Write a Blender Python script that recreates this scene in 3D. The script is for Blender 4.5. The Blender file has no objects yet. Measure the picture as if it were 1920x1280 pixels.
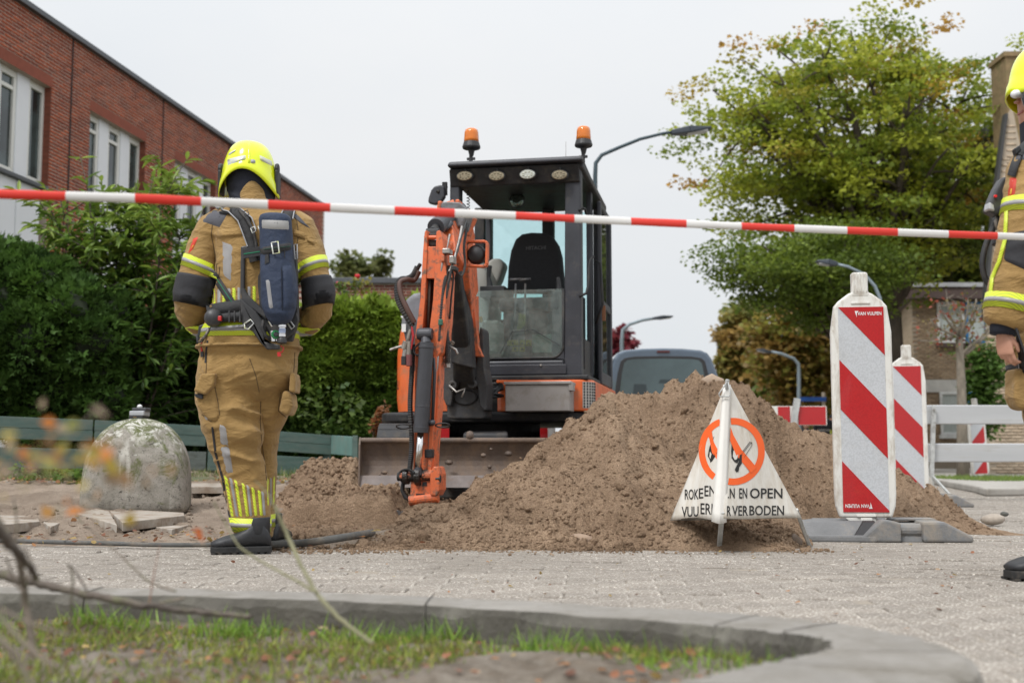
import bpy, bmesh, math, random
import numpy as np
from mathutils import Vector, Matrix, Quaternion
from mathutils.bvhtree import BVHTree
rnd = random.Random(7); rng = np.random.default_rng(11)
scene = bpy.context.scene; COL = scene.collection
R = math.radians
# ---------------------------------------------------------------- camera
FPX = 2240.0; HZ = 855.0; CAMZ = 0.44
TH = math.atan2(HZ - 640.0, FPX)
cam = bpy.data.cameras.new('camera'); camo = bpy.data.objects.new('camera', cam); COL.objects.link(camo)
cam.sensor_width = 36.0; cam.lens = FPX / 1920 * 36.0; cam.clip_start = 0.05; cam.clip_end = 2000
camo.location = (0, 0, CAMZ); camo.rotation_euler = (R(90) + TH, 0, 0)
cam.dof.use_dof = True; cam.dof.focus_distance = 5.75; cam.dof.aperture_fstop = 3.0
scene.camera = camo
# ---------------------------------------------------------------- overcast sky
SUN_EL, SUN_AZ = R(52), R(-35)
world = bpy.data.worlds.new('World'); scene.world = world; world.use_nodes = True
nt = world.node_tree; nt.nodes.clear(); N = nt.nodes.new; L = nt.links.new
out = N('ShaderNodeOutputWorld'); add = N('ShaderNodeMixShader'); add.inputs[0].default_value = .93
bg1 = N('ShaderNodeBackground'); bg1.inputs['Strength'].default_value = 0.05
sky = N('ShaderNodeTexSky'); sky.sky_type = 'NISHITA'; sky.sun_disc = False
sky.sun_elevation = SUN_EL; sky.sun_rotation = SUN_AZ; L(sky.outputs[0], bg1.inputs[0])
bg2 = N('ShaderNodeBackground'); bg2.inputs['Strength'].default_value = 1.0
tc = N('ShaderNodeTexCoord'); mp = N('ShaderNodeMapping'); mp.inputs['Scale'].default_value = (1, 1, 2.6)
nz = N('ShaderNodeTexNoise'); nz.inputs['Scale'].default_value = 2.2; nz.inputs['Detail'].default_value = 5; nz.inputs['Roughness'].default_value = .5
cr = N('ShaderNodeValToRGB'); cr.color_ramp.elements[0].position = .32; cr.color_ramp.elements[1].position = .72
cr.color_ramp.elements[0].color = (.90, .935, .97, 1); cr.color_ramp.elements[1].color = (1.0, 1.005, 1.01, 1)
gs = N('ShaderNodeSeparateXYZ'); zc_ = N('ShaderNodeMath'); zc_.operation = 'MAXIMUM'; zc_.inputs[1].default_value = 0.0; pw_ = N('ShaderNodeMath'); pw_.operation = 'POWER'; pw_.inputs[1].default_value = 2.4; gr_ = N('ShaderNodeMath'); gr_.operation = 'MULTIPLY_ADD'; gr_.inputs[1].default_value = .95; gr_.inputs[2].default_value = .595
L(tc.outputs['Generated'], gs.inputs[0]); L(gs.outputs['Z'], zc_.inputs[0]); L(zc_.outputs[0], pw_.inputs[0]); L(pw_.outputs[0], gr_.inputs[0]); L(gr_.outputs[0], bg2.inputs['Strength'])
L(tc.outputs['Generated'], mp.inputs[0]); L(mp.outputs[0], nz.inputs[0]); L(nz.outputs[0], cr.inputs[0]); L(cr.outputs[0], bg2.inputs[0])
L(bg1.outputs[0], add.inputs[1]); L(bg2.outputs[0], add.inputs[2]); L(add.outputs[0], out.inputs[0])
sun = bpy.data.lights.new('sun', 'SUN'); sun.energy = 1.5; sun.angle = R(14); sun.color = (1, .98, .95)
suno = bpy.data.objects.new('sun', sun); COL.objects.link(suno)
d = Vector((math.sin(SUN_AZ) * math.cos(SUN_EL), math.cos(SUN_AZ) * math.cos(SUN_EL) * -1, math.sin(SUN_EL)))
suno.rotation_euler = d.to_track_quat('Z', 'Y').to_euler(); suno.location = (0, 0, 20)
sky.sun_rotation = math.atan2(d.x, d.y)
scene.view_settings.view_transform = 'Standard'; scene.view_settings.look = 'None'
scene.view_settings.exposure = 0.55; scene.view_settings.gamma = 1; scene.view_settings.use_curve_mapping = False
scene.render.engine = 'CYCLES'; scene.cycles.use_denoising = True
scene.cycles.max_bounces = 7; scene.cycles.transparent_max_bounces = 12; scene.cycles.diffuse_bounces = 3; scene.cycles.glossy_bounces = 3
scene.cycles.caustics_reflective = False; scene.cycles.caustics_refractive = False
# ---------------------------------------------------------------- projecting a photo position to a real place
ct, st = math.cos(TH), math.sin(TH)
def ray(px, py):
    cx, cy = (px - 960) / FPX, (640 - py) / FPX
    return Vector((cx, ct - st * cy, st + ct * cy))
def W(px, py, Y):
    d = ray(px, py); k = Y / d.y
    return Vector((d.x * k, Y, CAMZ + d.z * k))
def G(px, py, z=0.0):
    d = ray(px, py); k = (z - CAMZ) / d.z
    return Vector((d.x * k, d.y * k, z))
# ---------------------------------------------------------------- noise
def _h(ix, iy, iz, s):
    n = (ix * 374761393 + iy * 668265263 + iz * 2147483647 + s * 974634777) & 0xffffffff
    n = ((n ^ (n >> 13)) * 1274126177) & 0xffffffff
    return ((n ^ (n >> 16)) & 0xffff) / 65535.0
def vn(x, y, z=0, s=0):
    x = np.asarray(x, float); y = np.asarray(y, float); z = np.asarray(z, float) + np.zeros_like(x)
    xi, yi, zi = np.floor(x).astype(np.int64), np.floor(y).astype(np.int64), np.floor(z).astype(np.int64)
    fx, fy, fz = x - xi, y - yi, z - zi
    fx, fy, fz = [t * t * t * (t * (t * 6 - 15) + 10) for t in (fx, fy, fz)]
    def L1(a, b, t): return a + (b - a) * t
    c = [[[_h(xi + i, yi + j, zi + k, s) for k in (0, 1)] for j in (0, 1)] for i in (0, 1)]
    return L1(L1(L1(c[0][0][0], c[1][0][0], fx), L1(c[0][1][0], c[1][1][0], fx), fy),
              L1(L1(c[0][0][1], c[1][0][1], fx), L1(c[0][1][1], c[1][1][1], fx), fy), fz) * 2 - 1
def fbm(x, y, z=0, o=4, s=0, g=.5, f=2.03):
    r = 0; a = 1
    for i in range(o):
        r = r + a * vn(x, y, z, s + i); x = x * f + 3.1; y = y * f + 1.7; z = z * f + 5.3; a *= g
    return r
# ---------------------------------------------------------------- object helpers
def tag(o, label=None, cat=None, group=None, kind=None):
    if label: o['label'] = label
    if cat: o['category'] = cat
    if group: o['group'] = group
    if kind: o['kind'] = kind
    return o
def thing(name, label, cat, loc=(0, 0, 0), rz=0.0, group=None):
    o = bpy.data.objects.new(name, None); COL.objects.link(o); o.location = loc; o.rotation_euler = (0, 0, rz)
    o.empty_display_size = .2
    return tag(o, label, cat, group)
def wm(o):
    b = Matrix.LocRotScale(o.location, o.rotation_euler, o.scale)
    return b if o.parent is None else wm(o.parent) @ o.matrix_parent_inverse @ b
def setpar(o, p, keep=True):
    if p is not None:
        o.parent = p
        if keep: o.matrix_parent_inverse = wm(p).inverted()
    return o
def add_mesh(name, me, mat, parent=None, keep=True, smooth=False, bevel=0, bseg=2, solid=0):
    """one mesh object; keep=True: geometry is in world coordinates; keep=False: in the parent's frame"""
    o = bpy.data.objects.new(name, me); COL.objects.link(o)
    for m in (mat if isinstance(mat, (list, tuple)) else [mat]): me.materials.append(m)
    setpar(o, parent, keep)
    if smooth:
        me.polygons.foreach_set('use_smooth', [True] * len(me.polygons))
    if solid:
        m = o.modifiers.new('s', 'SOLIDIFY'); m.thickness = solid; m.offset = 0
    if bevel:
        m = o.modifiers.new('b', 'BEVEL'); m.width = bevel; m.segments = bseg; m.limit_method = 'ANGLE'; m.angle_limit = R(35)
        m.harden_normals = False
    return o
def frame_of(d, up=Vector((0, 0, 1))):
    d = Vector(d).normalized()
    if abs(d.dot(up)) > .98: up = Vector((0, 1, 0))
    x = up.cross(d).normalized(); y = d.cross(x).normalized()
    return x, y, d
class MB:
    def __init__(s): s.v = []; s.f = []; s.m = []
    def addv(s, vs): b = len(s.v); s.v += [tuple(v) for v in vs]; return b
    def addf(s, fs, b=0, m=0):
        for f in fs: s.f.append(tuple(i + b for i in f)); s.m.append(m)
    def hexa(s, p, m=0):   # 8 corners: bottom 0-3 ccw, top 4-7
        b = s.addv(p); s.addf([(3, 2, 1, 0), (4, 5, 6, 7), (0, 1, 5, 4), (1, 2, 6, 5), (2, 3, 7, 6), (3, 0, 4, 7)], b, m); return s
    def box(s, x0, x1, y0, y1, z0, z1, m=0):
        return s.hexa([(x0, y0, z0), (x1, y0, z0), (x1, y1, z0), (x0, y1, z0), (x0, y0, z1), (x1, y0, z1), (x1, y1, z1), (x0, y1, z1)], m)
    def beam(s, a, b, w, h, up=(0, 0, 1), w1=None, h1=None, m=0):
        a, b = Vector(a), Vector(b); x, y, d = frame_of(b - a, Vector(up)); w1 = w1 or w; h1 = h1 or h
        q = lambda c, w, h: [c - x * w / 2 - y * h / 2, c + x * w / 2 - y * h / 2, c + x * w / 2 + y * h / 2, c - x * w / 2 + y * h / 2]
        return s.hexa(q(a, w, h) + q(b, w1, h1), m)
    def tube(s, path, r, n=10, cap=True, m=0):
        P = [Vector(p) for p in path]; k = len(P); rs = r if isinstance(r, (list, tuple)) else [r] * k
        b0 = len(s.v); px = None
        for i in range(k):
            t = (P[min(i + 1, k - 1)] - P[max(i - 1, 0)]).normalized()
            if px is None: x, y, _ = frame_of(t)
            else:
                x = (px - t * px.dot(t)).normalized(); y = t.cross(x)
            px = x
            s.addv([P[i] + (x * math.cos(a) + y * math.sin(a)) * rs[i] for a in [2 * math.pi * j / n for j in range(n)]])
        for i in range(k - 1):
            for j in range(n):
                a = b0 + i * n + j; c = b0 + i * n + (j + 1) % n
                s.f.append((a, c, c + n, a + n)); s.m.append(m)
        if cap:
            s.f.append(tuple(b0 + j for j in range(n))[::-1]); s.m.append(m)
            s.f.append(tuple(b0 + (k - 1) * n + j for j in range(n))); s.m.append(m)
        return s
    def cyl(s, a, b, r, r1=None, n=16, m=0): return s.tube([a, b], [r, r if r1 is None else r1], n, True, m)
    def lathe(s, prof, c, axis=(0, 0, 1), n=24, m=0, sx=1, sy=1):
        x, y, d = frame_of(axis); c = Vector(c); b0 = len(s.v); k = len(prof)
        for (r, h) in prof: s.addv([c + d * h + (x * math.cos(a) * sx + y * math.sin(a) * sy) * r for a in [2 * math.pi * j / n for j in range(n)]])
        for i in range(k - 1):
            for j in range(n):
                a = b0 + i * n + j; e = b0 + i * n + (j + 1) % n
                s.f.append((a, e, e + n, a + n)); s.m.append(m)
        s.f.append(tuple(b0 + j for j in range(n))[::-1]); s.m.append(m)
        s.f.append(tuple(b0 + (k - 1) * n + j for j in range(n))); s.m.append(m)
        return s
    def prism(s, poly, ext, m=0):   # poly: list of 3D points (planar), ext: vector
        n = len(poly); e = Vector(ext); b = s.addv(poly); s.addv([Vector(p) + e for p in poly])
        s.f.append(tuple(b + i for i in range(n))[::-1]); s.m.append(m)
        s.f.append(tuple(b + n + i for i in range(n))); s.m.append(m)
        for i in range(n):
            j = (i + 1) % n; s.f.append((b + i, b + j, b + n + j, b + n + i)); s.m.append(m)
        return s
    def loft(s, rings, n=20, m=0, p=2.0):  # rings (cx,cy,cz,rx,ry) horizontal superellipses
        b0 = len(s.v)
        for (cx, cy, cz, rx, ry) in rings:
            for j in range(n):
                a = 2 * math.pi * j / n; c_, s_ = math.cos(a), math.sin(a)
                s.v.append((cx + rx * math.copysign(abs(c_) ** (2 / p), c_), cy + ry * math.copysign(abs(s_) ** (2 / p), s_), cz))
        up = rings[-1][2] > rings[0][2]
        for i in range(len(rings) - 1):
            for j in range(n):
                a = b0 + i * n + j; e = b0 + i * n + (j + 1) % n
                f = (a, e, e + n, a + n); s.f.append(f if up else f[::-1]); s.m.append(m)
        lo = tuple(b0 + j for j in range(n)); hi = tuple(b0 + (len(rings) - 1) * n + j for j in range(n))
        s.f.append(lo[::-1] if up else lo); s.m.append(m); s.f.append(hi if up else hi[::-1]); s.m.append(m)
        return s
    def grid(s, pts, nu, nv, m=0, closed=False):  # pts[i*nv+j]
        b = s.addv(pts)
        for i in range(nu - 1):
            for j in range(nv - (0 if closed else 1)):
                j2 = (j + 1) % nv
                s.f.append((b + i * nv + j, b + (i + 1) * nv + j, b + (i + 1) * nv + j2, b + i * nv + j2)); s.m.append(m)
        return s
    def mesh(s, name='mesh'):
        me = bpy.data.meshes.new(name); me.from_pydata(s.v, [], s.f)
        if any(s.m): me.polygons.foreach_set('material_index', s.m)
        me.update(); return me
    def build(s, name, mat, parent=None, keep=True, **k):
        o = add_mesh(name, s.mesh(name), mat, parent, keep, **k)
        return o
def np_mesh(name, V, F, col=None, uv=None):
    """V (n,3), F (m,k) uniform polygons, col per-face rgb"""
    V = np.asarray(V, np.float32); F = np.asarray(F, np.int32); m, k = F.shape
    me = bpy.data.meshes.new(name); me.vertices.add(len(V)); me.vertices.foreach_set('co', V.ravel())
    me.loops.add(m * k); me.loops.foreach_set('vertex_index', F.ravel())
    me.polygons.add(m); me.polygons.foreach_set('loop_start', np.arange(0, m * k, k, dtype=np.int32))
    me.polygons.foreach_set('loop_total', np.full(m, k, np.int32))
    me.update(calc_edges=True)
    if col is not None:
        a = me.attributes.new('col', 'FLOAT_COLOR', 'FACE'); c = np.ones((m, 4), np.float32); c[:, :3] = col
        a.data.foreach_set('color', c.ravel())
    return me
def scatter(tv, tf, P, Rm, S, col=None):
    """template verts (a,3), faces (b,k); P (n,3), Rm (n,3,3) columns = axes, S (n,) or (n,3); col (n,3)"""
    tv = np.asarray(tv, float); tf = np.asarray(tf); n = len(P); S = np.asarray(S, float)
    if S.ndim == 1: S = S[:, None].repeat(3, 1)
    V = np.einsum('nij,naj->nai', Rm, tv[None] * S[:, None, :]) + np.asarray(P)[:, None, :]
    F = tf[None] + (np.arange(n) * len(tv))[:, None, None]
    c = None if col is None else np.repeat(col, len(tf), 0)
    return V.reshape(-1, 3), F.reshape(-1, tf.shape[1]), c
def rot_from(dirs, ups):
    d = dirs / np.linalg.norm(dirs, axis=1, keepdims=True); x = np.cross(d, ups); x /= (np.linalg.norm(x, axis=1, keepdims=True) + 1e-9)
    z = np.cross(x, d); return np.stack([x, d, z], 2)   # local x=side, y=along, z=normal
def rand_dirs(n, zb=0, zs=1.0):
    v = rng.normal(size=(n, 3)); v[:, 2] = v[:, 2] * zs + zb; return v / np.linalg.norm(v, axis=1, keepdims=True)
LEAF = ([(0, 0, 0), (-.5, .45, .06), (0, 1, -.05), (.5, .45, .06)], [(0, 3, 2, 1)])
# ---------------------------------------------------------------- materials
def nodes_of(name):
    m = bpy.data.materials.new(name); m.use_nodes = True; t = m.node_tree; t.nodes.clear()
    o = t.nodes.new('ShaderNodeOutputMaterial'); b = t.nodes.new('ShaderNodeBsdfPrincipled'); t.links.new(b.outputs[0], o.inputs[0])
    return m, t, b, o
def noise_node(t, scale, detail=4, rough=.55, coord='Object', dist=0, stretch=None):
    tc = t.nodes.new('ShaderNodeTexCoord'); n = t.nodes.new('ShaderNodeTexNoise')
    n.inputs['Scale'].default_value = scale; n.inputs['Detail'].default_value = detail; n.inputs['Roughness'].default_value = rough; n.inputs['Distortion'].default_value = dist
    if stretch:
        mp = t.nodes.new('ShaderNodeMapping'); mp.inputs['Scale'].default_value = stretch; t.links.new(tc.outputs[coord], mp.inputs[0]); t.links.new(mp.outputs[0], n.inputs[0])
    else: t.links.new(tc.outputs[coord], n.inputs[0])
    return n
def ramp(t, src, p0, p1, c0=(0, 0, 0, 1), c1=(1, 1, 1, 1)):
    r = t.nodes.new('ShaderNodeValToRGB'); e = r.color_ramp.elements
    e[0].position = p0; e[1].position = p1; e[0].color = c0; e[1].color = c1; t.links.new(src, r.inputs[0]); return r.outputs[0]
def mixc(t, fac, a, b):
    m = t.nodes.new('ShaderNodeMix'); m.data_type = 'RGBA'
    for s, v in ((0, fac), (6, a), (7, b)):
        if isinstance(v, bpy.types.NodeSocket): t.links.new(v, m.inputs[s])
        else: m.inputs[s].default_value = v if s == 0 else (*v[:3], 1)
    return m.outputs[2]
def bump(t, b, src, strength, dist=.01):
    n = t.nodes.new('ShaderNodeBump'); n.inputs['Strength'].default_value = strength; n.inputs['Distance'].default_value = dist
    t.links.new(src, n.inputs['Height'])
    if b.inputs['Normal'].is_linked: t.links.new(b.inputs['Normal'].links[0].from_socket, n.inputs['Normal'])
    t.links.new(n.outputs[0], b.inputs['Normal'])
def MAT(name, c, rough=.5, metal=0.0, var=.15, vs=4.0, dirt=None, ds=6.0, da=(.5, .7), bmp=None, coat=0, spec=.5, stretch=None, sheen=0):
    """base colour with soft variation; dirt=(rgb) patches between da thresholds at scale ds; bmp=(strength,scale[,dist])"""
    m, t, b, o = nodes_of(name)
    n = noise_node(t, vs, 5, .6, stretch=stretch)
    c0 = [max(0, x * (1 - var)) for x in c]; c1 = [min(1, x * (1 + var)) for x in c]
    col = ramp(t, n.outputs[0], .3, .7, (*c0, 1), (*c1, 1))
    if dirt:
        n2 = noise_node(t, ds, 8, .7, dist=.3, stretch=stretch); f = ramp(t, n2.outputs[0], *da)
        col = mixc(t, f, col, dirt)
        rr = ramp(t, n2.outputs[0], da[0], da[1], (rough, rough, rough, 1), (min(1, rough + .3),) * 3 + (1,)); t.links.new(rr, b.inputs['Roughness'])
    t.links.new(col, b.inputs['Base Color'])
    if not dirt: b.inputs['Roughness'].default_value = rough
    b.inputs['Metallic'].default_value = metal; b.inputs['Coat Weight'].default_value = coat; b.inputs['Specular IOR Level'].default_value = spec
    b.inputs['Sheen Weight'].default_value = sheen
    if bmp:
        n3 = noise_node(t, bmp[1], 6, .6); bump(t, b, n3.outputs[0], bmp[0], bmp[2] if len(bmp) > 2 else .01)
    return m
def MAT_ATTR(name, rough=.6, trans=0.0, var=.12, vs=30, spec=.3, bmp=None):
    """colour from the face attribute 'col' (leaves, bricks, pavers)"""
    m, t, b, o = nodes_of(name)
    a = t.nodes.new('ShaderNodeAttribute'); a.attribute_name = 'col'
    n = noise_node(t, vs, 4, .6); v = ramp(t, n.outputs[0], .3, .7, (1 - var,) * 3 + (1,), (1 + var,) * 3 + (1,))
    mx = t.nodes.new('ShaderNodeMix'); mx.data_type = 'RGBA'; mx.blend_type = 'MULTIPLY'; mx.inputs[0].default_value = 1
    t.links.new(a.outputs['Color'], mx.inputs[6]); t.links.new(v, mx.inputs[7])
    t.links.new(mx.outputs[2], b.inputs['Base Color']); b.inputs['Roughness'].default_value = rough; b.inputs['Specular IOR Level'].default_value = spec
    if trans:
        tr = t.nodes.new('ShaderNodeBsdfTranslucent'); ms = t.nodes.new('ShaderNodeMixShader'); ms.inputs[0].default_value = trans
        t.links.new(mx.outputs[2], tr.inputs[0]); t.links.new(b.outputs[0], ms.inputs[1]); t.links.new(tr.outputs[0], ms.inputs[2]); t.links.new(ms.outputs[0], o.inputs[0])
    if bmp:
        n3 = noise_node(t, bmp[1], 6, .6); bump(t, b, n3.outputs[0], bmp[0], .01)
    return m
def GLASS(name, tint=(.8, .9, .88), refl=1.0, dirt=.0, rough=.02):
    m, t, b, o = nodes_of(name); t.nodes.remove(b)
    tr = t.nodes.new('ShaderNodeBsdfTransparent'); tr.inputs[0].default_value = (*tint, 1)
    gl = t.nodes.new('ShaderNodeBsdfGlossy'); gl.inputs['Roughness'].default_value = rough
    fr = t.nodes.new('ShaderNodeFresnel'); fr.inputs[0].default_value = 1.45 + .3 * (refl - 1)
    ms = t.nodes.new('ShaderNodeMixShader'); t.links.new(fr.outputs[0], ms.inputs[0]); t.links.new(tr.outputs[0], ms.inputs[1]); t.links.new(gl.outputs[0], ms.inputs[2])
    last = ms.outputs[0]
    if dirt:
        df = t.nodes.new('ShaderNodeBsdfDiffuse'); df.inputs[0].default_value = (.45, .45, .42, 1)
        n = noise_node(t, 9, 8, .75); f = ramp(t, n.outputs[0], .42, .8, (dirt * .25,) * 3 + (1,), (dirt,) * 3 + (1,))
        m2 = t.nodes.new('ShaderNodeMixShader'); t.links.new(f, m2.inputs[0]); t.links.new(last, m2.inputs[1]); t.links.new(df.outputs[0], m2.inputs[2]); last = m2.outputs[0]
    t.links.new(last, o.inputs[0]); return m
def text_mesh(s, w=None, h=None, bold=0.0, ext=.001):
    cu = bpy.data.curves.new('t', 'FONT'); cu.body = s; cu.size = 1; cu.offset = bold; cu.resolution_u = 3
    ob = bpy.data.objects.new('t', cu); COL.objects.link(ob)
    dg = bpy.context.evaluated_depsgraph_get(); dg.update(); me = bpy.data.meshes.new_from_object(ob.evaluated_get(dg))
    bpy.data.objects.remove(ob)
    co = np.empty(len(me.vertices) * 3, np.float32); me.vertices.foreach_get('co', co); co = co.reshape(-1, 3)
    a, b = co.min(0), co.max(0); co[:, 0] = (co[:, 0] - (a[0] + b[0]) / 2) * ((w / (b[0] - a[0])) if w else (h / (b[1] - a[1])))
    co[:, 1] = (co[:, 1] - (a[1] + b[1]) / 2) * ((h / (b[1] - a[1])) if h else (w / (b[0] - a[0])))
    me.vertices.foreach_set('co', co.ravel()); me.update(); return me
def text_on(s, name, mat, fn, parent, keep=True, w=None, h=None, bold=0.0):
    """fn maps flat (x,y) of the lettering to a 3D point"""
    me = text_mesh(s, w, h, bold)
    for v in me.vertices: v.co = fn(v.co.x, v.co.y)
    me.update(); return add_mesh(name, me, mat, parent, keep)
# ================================================================ SETTING
# ---- ground sheet to the horizon
M_ground = MAT('ground_mat', (.20, .175, .145), .95, var=.2, vs=.6, dirt=(.10, .11, .07), ds=.4, da=(.45, .6), bmp=(.4, 20))
mb = MB(); mb.box(-400, 400, -30, 900, -.6, -.03)
tag(mb.build('ground', M_ground), kind='structure')
# ---- road: pavers with recessed joints
def m_paver():
    m, t, b, o = nodes_of('paver_mat')
    a = t.nodes.new('ShaderNodeAttribute'); a.attribute_name = 'col'
    oi = t.nodes.new('ShaderNodeObjectInfo')
    n1 = noise_node(t, 1.1, 8, .7, dist=.4); c = ramp(t, n1.outputs[0], .36, .66, (.31, .285, .255, 1), (.58, .545, .50, 1))
    v = noise_node(t, 130, 3, .8); vf = ramp(t, v.outputs[0], .36, .64, (.42, .41, .40, 1), (1.6, 1.58, 1.54, 1))
    mx = t.nodes.new('ShaderNodeMix'); mx.data_type = 'RGBA'; mx.blend_type = 'MULTIPLY'; mx.inputs[0].default_value = 1
    t.links.new(c, mx.inputs[6]); t.links.new(vf, mx.inputs[7])
    v2 = t.nodes.new('ShaderNodeTexVoronoi'); v2.inputs['Scale'].default_value = 150; tcn = t.nodes.new('ShaderNodeTexCoord'); t.links.new(tcn.outputs['Object'], v2.inputs[0])
    sp = ramp(t, v2.outputs['Color'], .68, .8, (0, 0, 0, 1), (.9, .9, .9, 1)); c2 = mixc(t, sp, mx.outputs[2], (.72, .69, .64))
    sp2 = ramp(t, v2.outputs['Color'], .30, .20, (0, 0, 0, 1), (.85, .85, .85, 1)); c2 = mixc(t, sp2, c2, (.24, .21, .18))
    f = t.nodes.new('ShaderNodeMath'); f.operation = 'MULTIPLY_ADD'; f.inputs[1].default_value = .22; f.inputs[2].default_value = .89; t.links.new(oi.outputs['Random'], f.inputs[0])
    m3 = t.nodes.new('ShaderNodeMix'); m3.data_type = 'RGBA'; m3.blend_type = 'MULTIPLY'; m3.inputs[0].default_value = 1
    cc = t.nodes.new('ShaderNodeCombineColor'); [t.links.new(f.outputs[0], cc.inputs[k]) for k in range(3)]
    t.links.new(c2, m3.inputs[6]); t.links.new(cc.outputs[0], m3.inputs[7]); t.links.new(m3.outputs[2], b.inputs['Base Color'])
    b.inputs['Roughness'].default_value = .9; b.inputs['Specular IOR Level'].default_value = .25
    bump(t, b, v2.outputs['Distance'], .6, .006); bump(t, b, n1.outputs[0], .25, .02); return m
M_paver = m_paver()
M_joint = MAT('joint_sand_mat', (.25, .225, .195), .95, var=.3, vs=60, dirt=(.30, .26, .21), ds=2.5, da=(.42, .6), bmp=(.5, 80))
def road_edge_far(x): return 60.0
mb = MB(); mb.box(-9, 16, 1.2, 70, -.029, -.0035)
road = tag(mb.build('road', M_joint), kind='structure')
PL, PWd, GAP = .208, .103, .003
base = MB(); hx, hy = (PL - GAP) / 2, (PWd - GAP) / 2; c = .004
base.hexa([(-hx, -hy, -.02), (hx, -hy, -.02), (hx, hy, -.02), (-hx, hy, -.02), (-hx, -hy, -.004), (hx, -hy, -.004), (hx, hy, -.004), (-hx, hy, -.004)])
base.f.pop(1); base.m.pop(1)
b0 = base.addv([(-hx + c, -hy + c, 0), (hx - c, -hy + c, 0), (hx - c, hy - c, 0), (-hx + c, hy - c, 0)])
base.addf([(8, 9, 10, 11), (4, 5, 9, 8), (5, 6, 10, 9), (6, 7, 11, 10), (7, 4, 8, 11)])
paver_me = base.mesh('paver')
angp = R(-4); ca, sa = math.cos(angp), math.sin(angp)
cells = []
for j in range(-4, 190):
    for i in range(-60, 95):
        u = (i + (.5 if j % 2 else 0)) * PL; v = j * PWd + 1.6
        x, y = u * ca - v * sa, u * sa + v * ca
        if y < 1.75 or y > 20 or abs(x) > y * .47 + .3: continue
        if y > 5.9 and x < 1.3: continue
        if y > 6.9 and x < 2.2: continue
        cells.append((x, y))
KERB_O = [(-3.2, 3.38), (-1.37, 3.22), (-.42, 3.06), (.40, 2.72), (.66, 2.52), (.775, 2.34), (.805, 2.13), (.755, 1.96), (.66, 1.86), (.50, 1.77), (.1, 1.55), (-1.2, 1.0)]
KERB_I = [(-3.2, 3.20), (-1.37, 3.04), (-.40, 2.86), (.28, 2.52), (.50, 2.36), (.575, 2.26), (.53, 2.14), (.45, 2.07), (.36, 1.98), (.20, 1.83), (-.1, 1.62), (-1.35, 1.15)]
def in_poly(x, y, P):
    r = False; n = len(P)
    for i in range(n):
        x1, y1 = P[i]; x2, y2 = P[(i + 1) % n]
        if (y1 > y) != (y2 > y) and x < (x2 - x1) * (y - y1) / (y2 - y1) + x1: r = not r
    return r
ISL = KERB_O + [(-4, 0.6), (-4, 3.4)]
cells = [c_ for c_ in cells if not in_poly(c_[0], c_[1], ISL)]
cells.sort(key=lambda c_: c_[1] * c_[1] + c_[0] ** 2)
for k, (x, y) in enumerate(cells[:300]):
    o = bpy.data.objects.new('paver', paver_me); COL.objects.link(o)
    if k == 0: paver_me.materials.append(M_paver)
    setpar(o, road); o.location = (x, y, rnd.uniform(-.003, .003)); o.rotation_euler = (R(rnd.gauss(0, .5)), R(rnd.gauss(0, .35)), angp + R(rnd.gauss(0, .35)))
rest = np.array(cells[300:]); n = len(rest)
P = np.c_[rest, rng.normal(0, .002, n)]
a = angp + rng.normal(0, .006, n); tl = rng.normal(0, .008, n)
Rm = np.zeros((n, 3, 3)); Rm[:, 0, 0] = np.cos(a); Rm[:, 0, 1] = -np.sin(a); Rm[:, 1, 0] = np.sin(a); Rm[:, 1, 1] = np.cos(a); Rm[:, 2, 2] = 1; Rm[:, 2, 1] = tl
V, F, C = scatter(base.v, np.array([f for f in base.f]), P, Rm, np.ones(n))
tag(add_mesh('paver_field', np_mesh('paver_field', V, F), M_paver, road), kind='stuff')
# ---- kerb of the planted island: concrete kerb stones with joints, chips
M_kerb = MAT('kerb_mat', (.265, .248, .225), .88, var=.2, vs=4, dirt=(.15, .135, .11), ds=8, da=(.42, .72), bmp=(.45, 90))
M_kerbi = MAT('dark_inner_kerb_mat', (.10, .092, .078), .9, var=.3, vs=7, dirt=(.20, .19, .16), ds=9, da=(.5, .75), bmp=(.5, 70))  # inner face, darker than the rest of the kerb
def spline(P, n):
    P = [Vector((*p, 0)) for p in P]; o = []
    for i in range(len(P) - 1):
        p0, p1, p2, p3 = P[max(i - 1, 0)], P[i], P[i + 1], P[min(i + 2, len(P) - 1)]
        for k in range(n):
            t = k / n; o.append(.5 * ((2 * p1) + (p2 - p0) * t + (2 * p0 - 5 * p1 + 4 * p2 - p3) * t * t + (3 * p1 - p0 - 3 * p2 + p3) * t ** 3))
    o.append(P[-1]); return o
KO, KI = spline(KERB_O, 8), spline(KERB_I, 8)
kerb = tag(bpy.data.objects.new('kerb', None), kind='structure'); COL.objects.link(kerb)
cuts = [0, 10, 18, 27, 33, 48, 60, 72, 80, 88]
KH = .10
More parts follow.
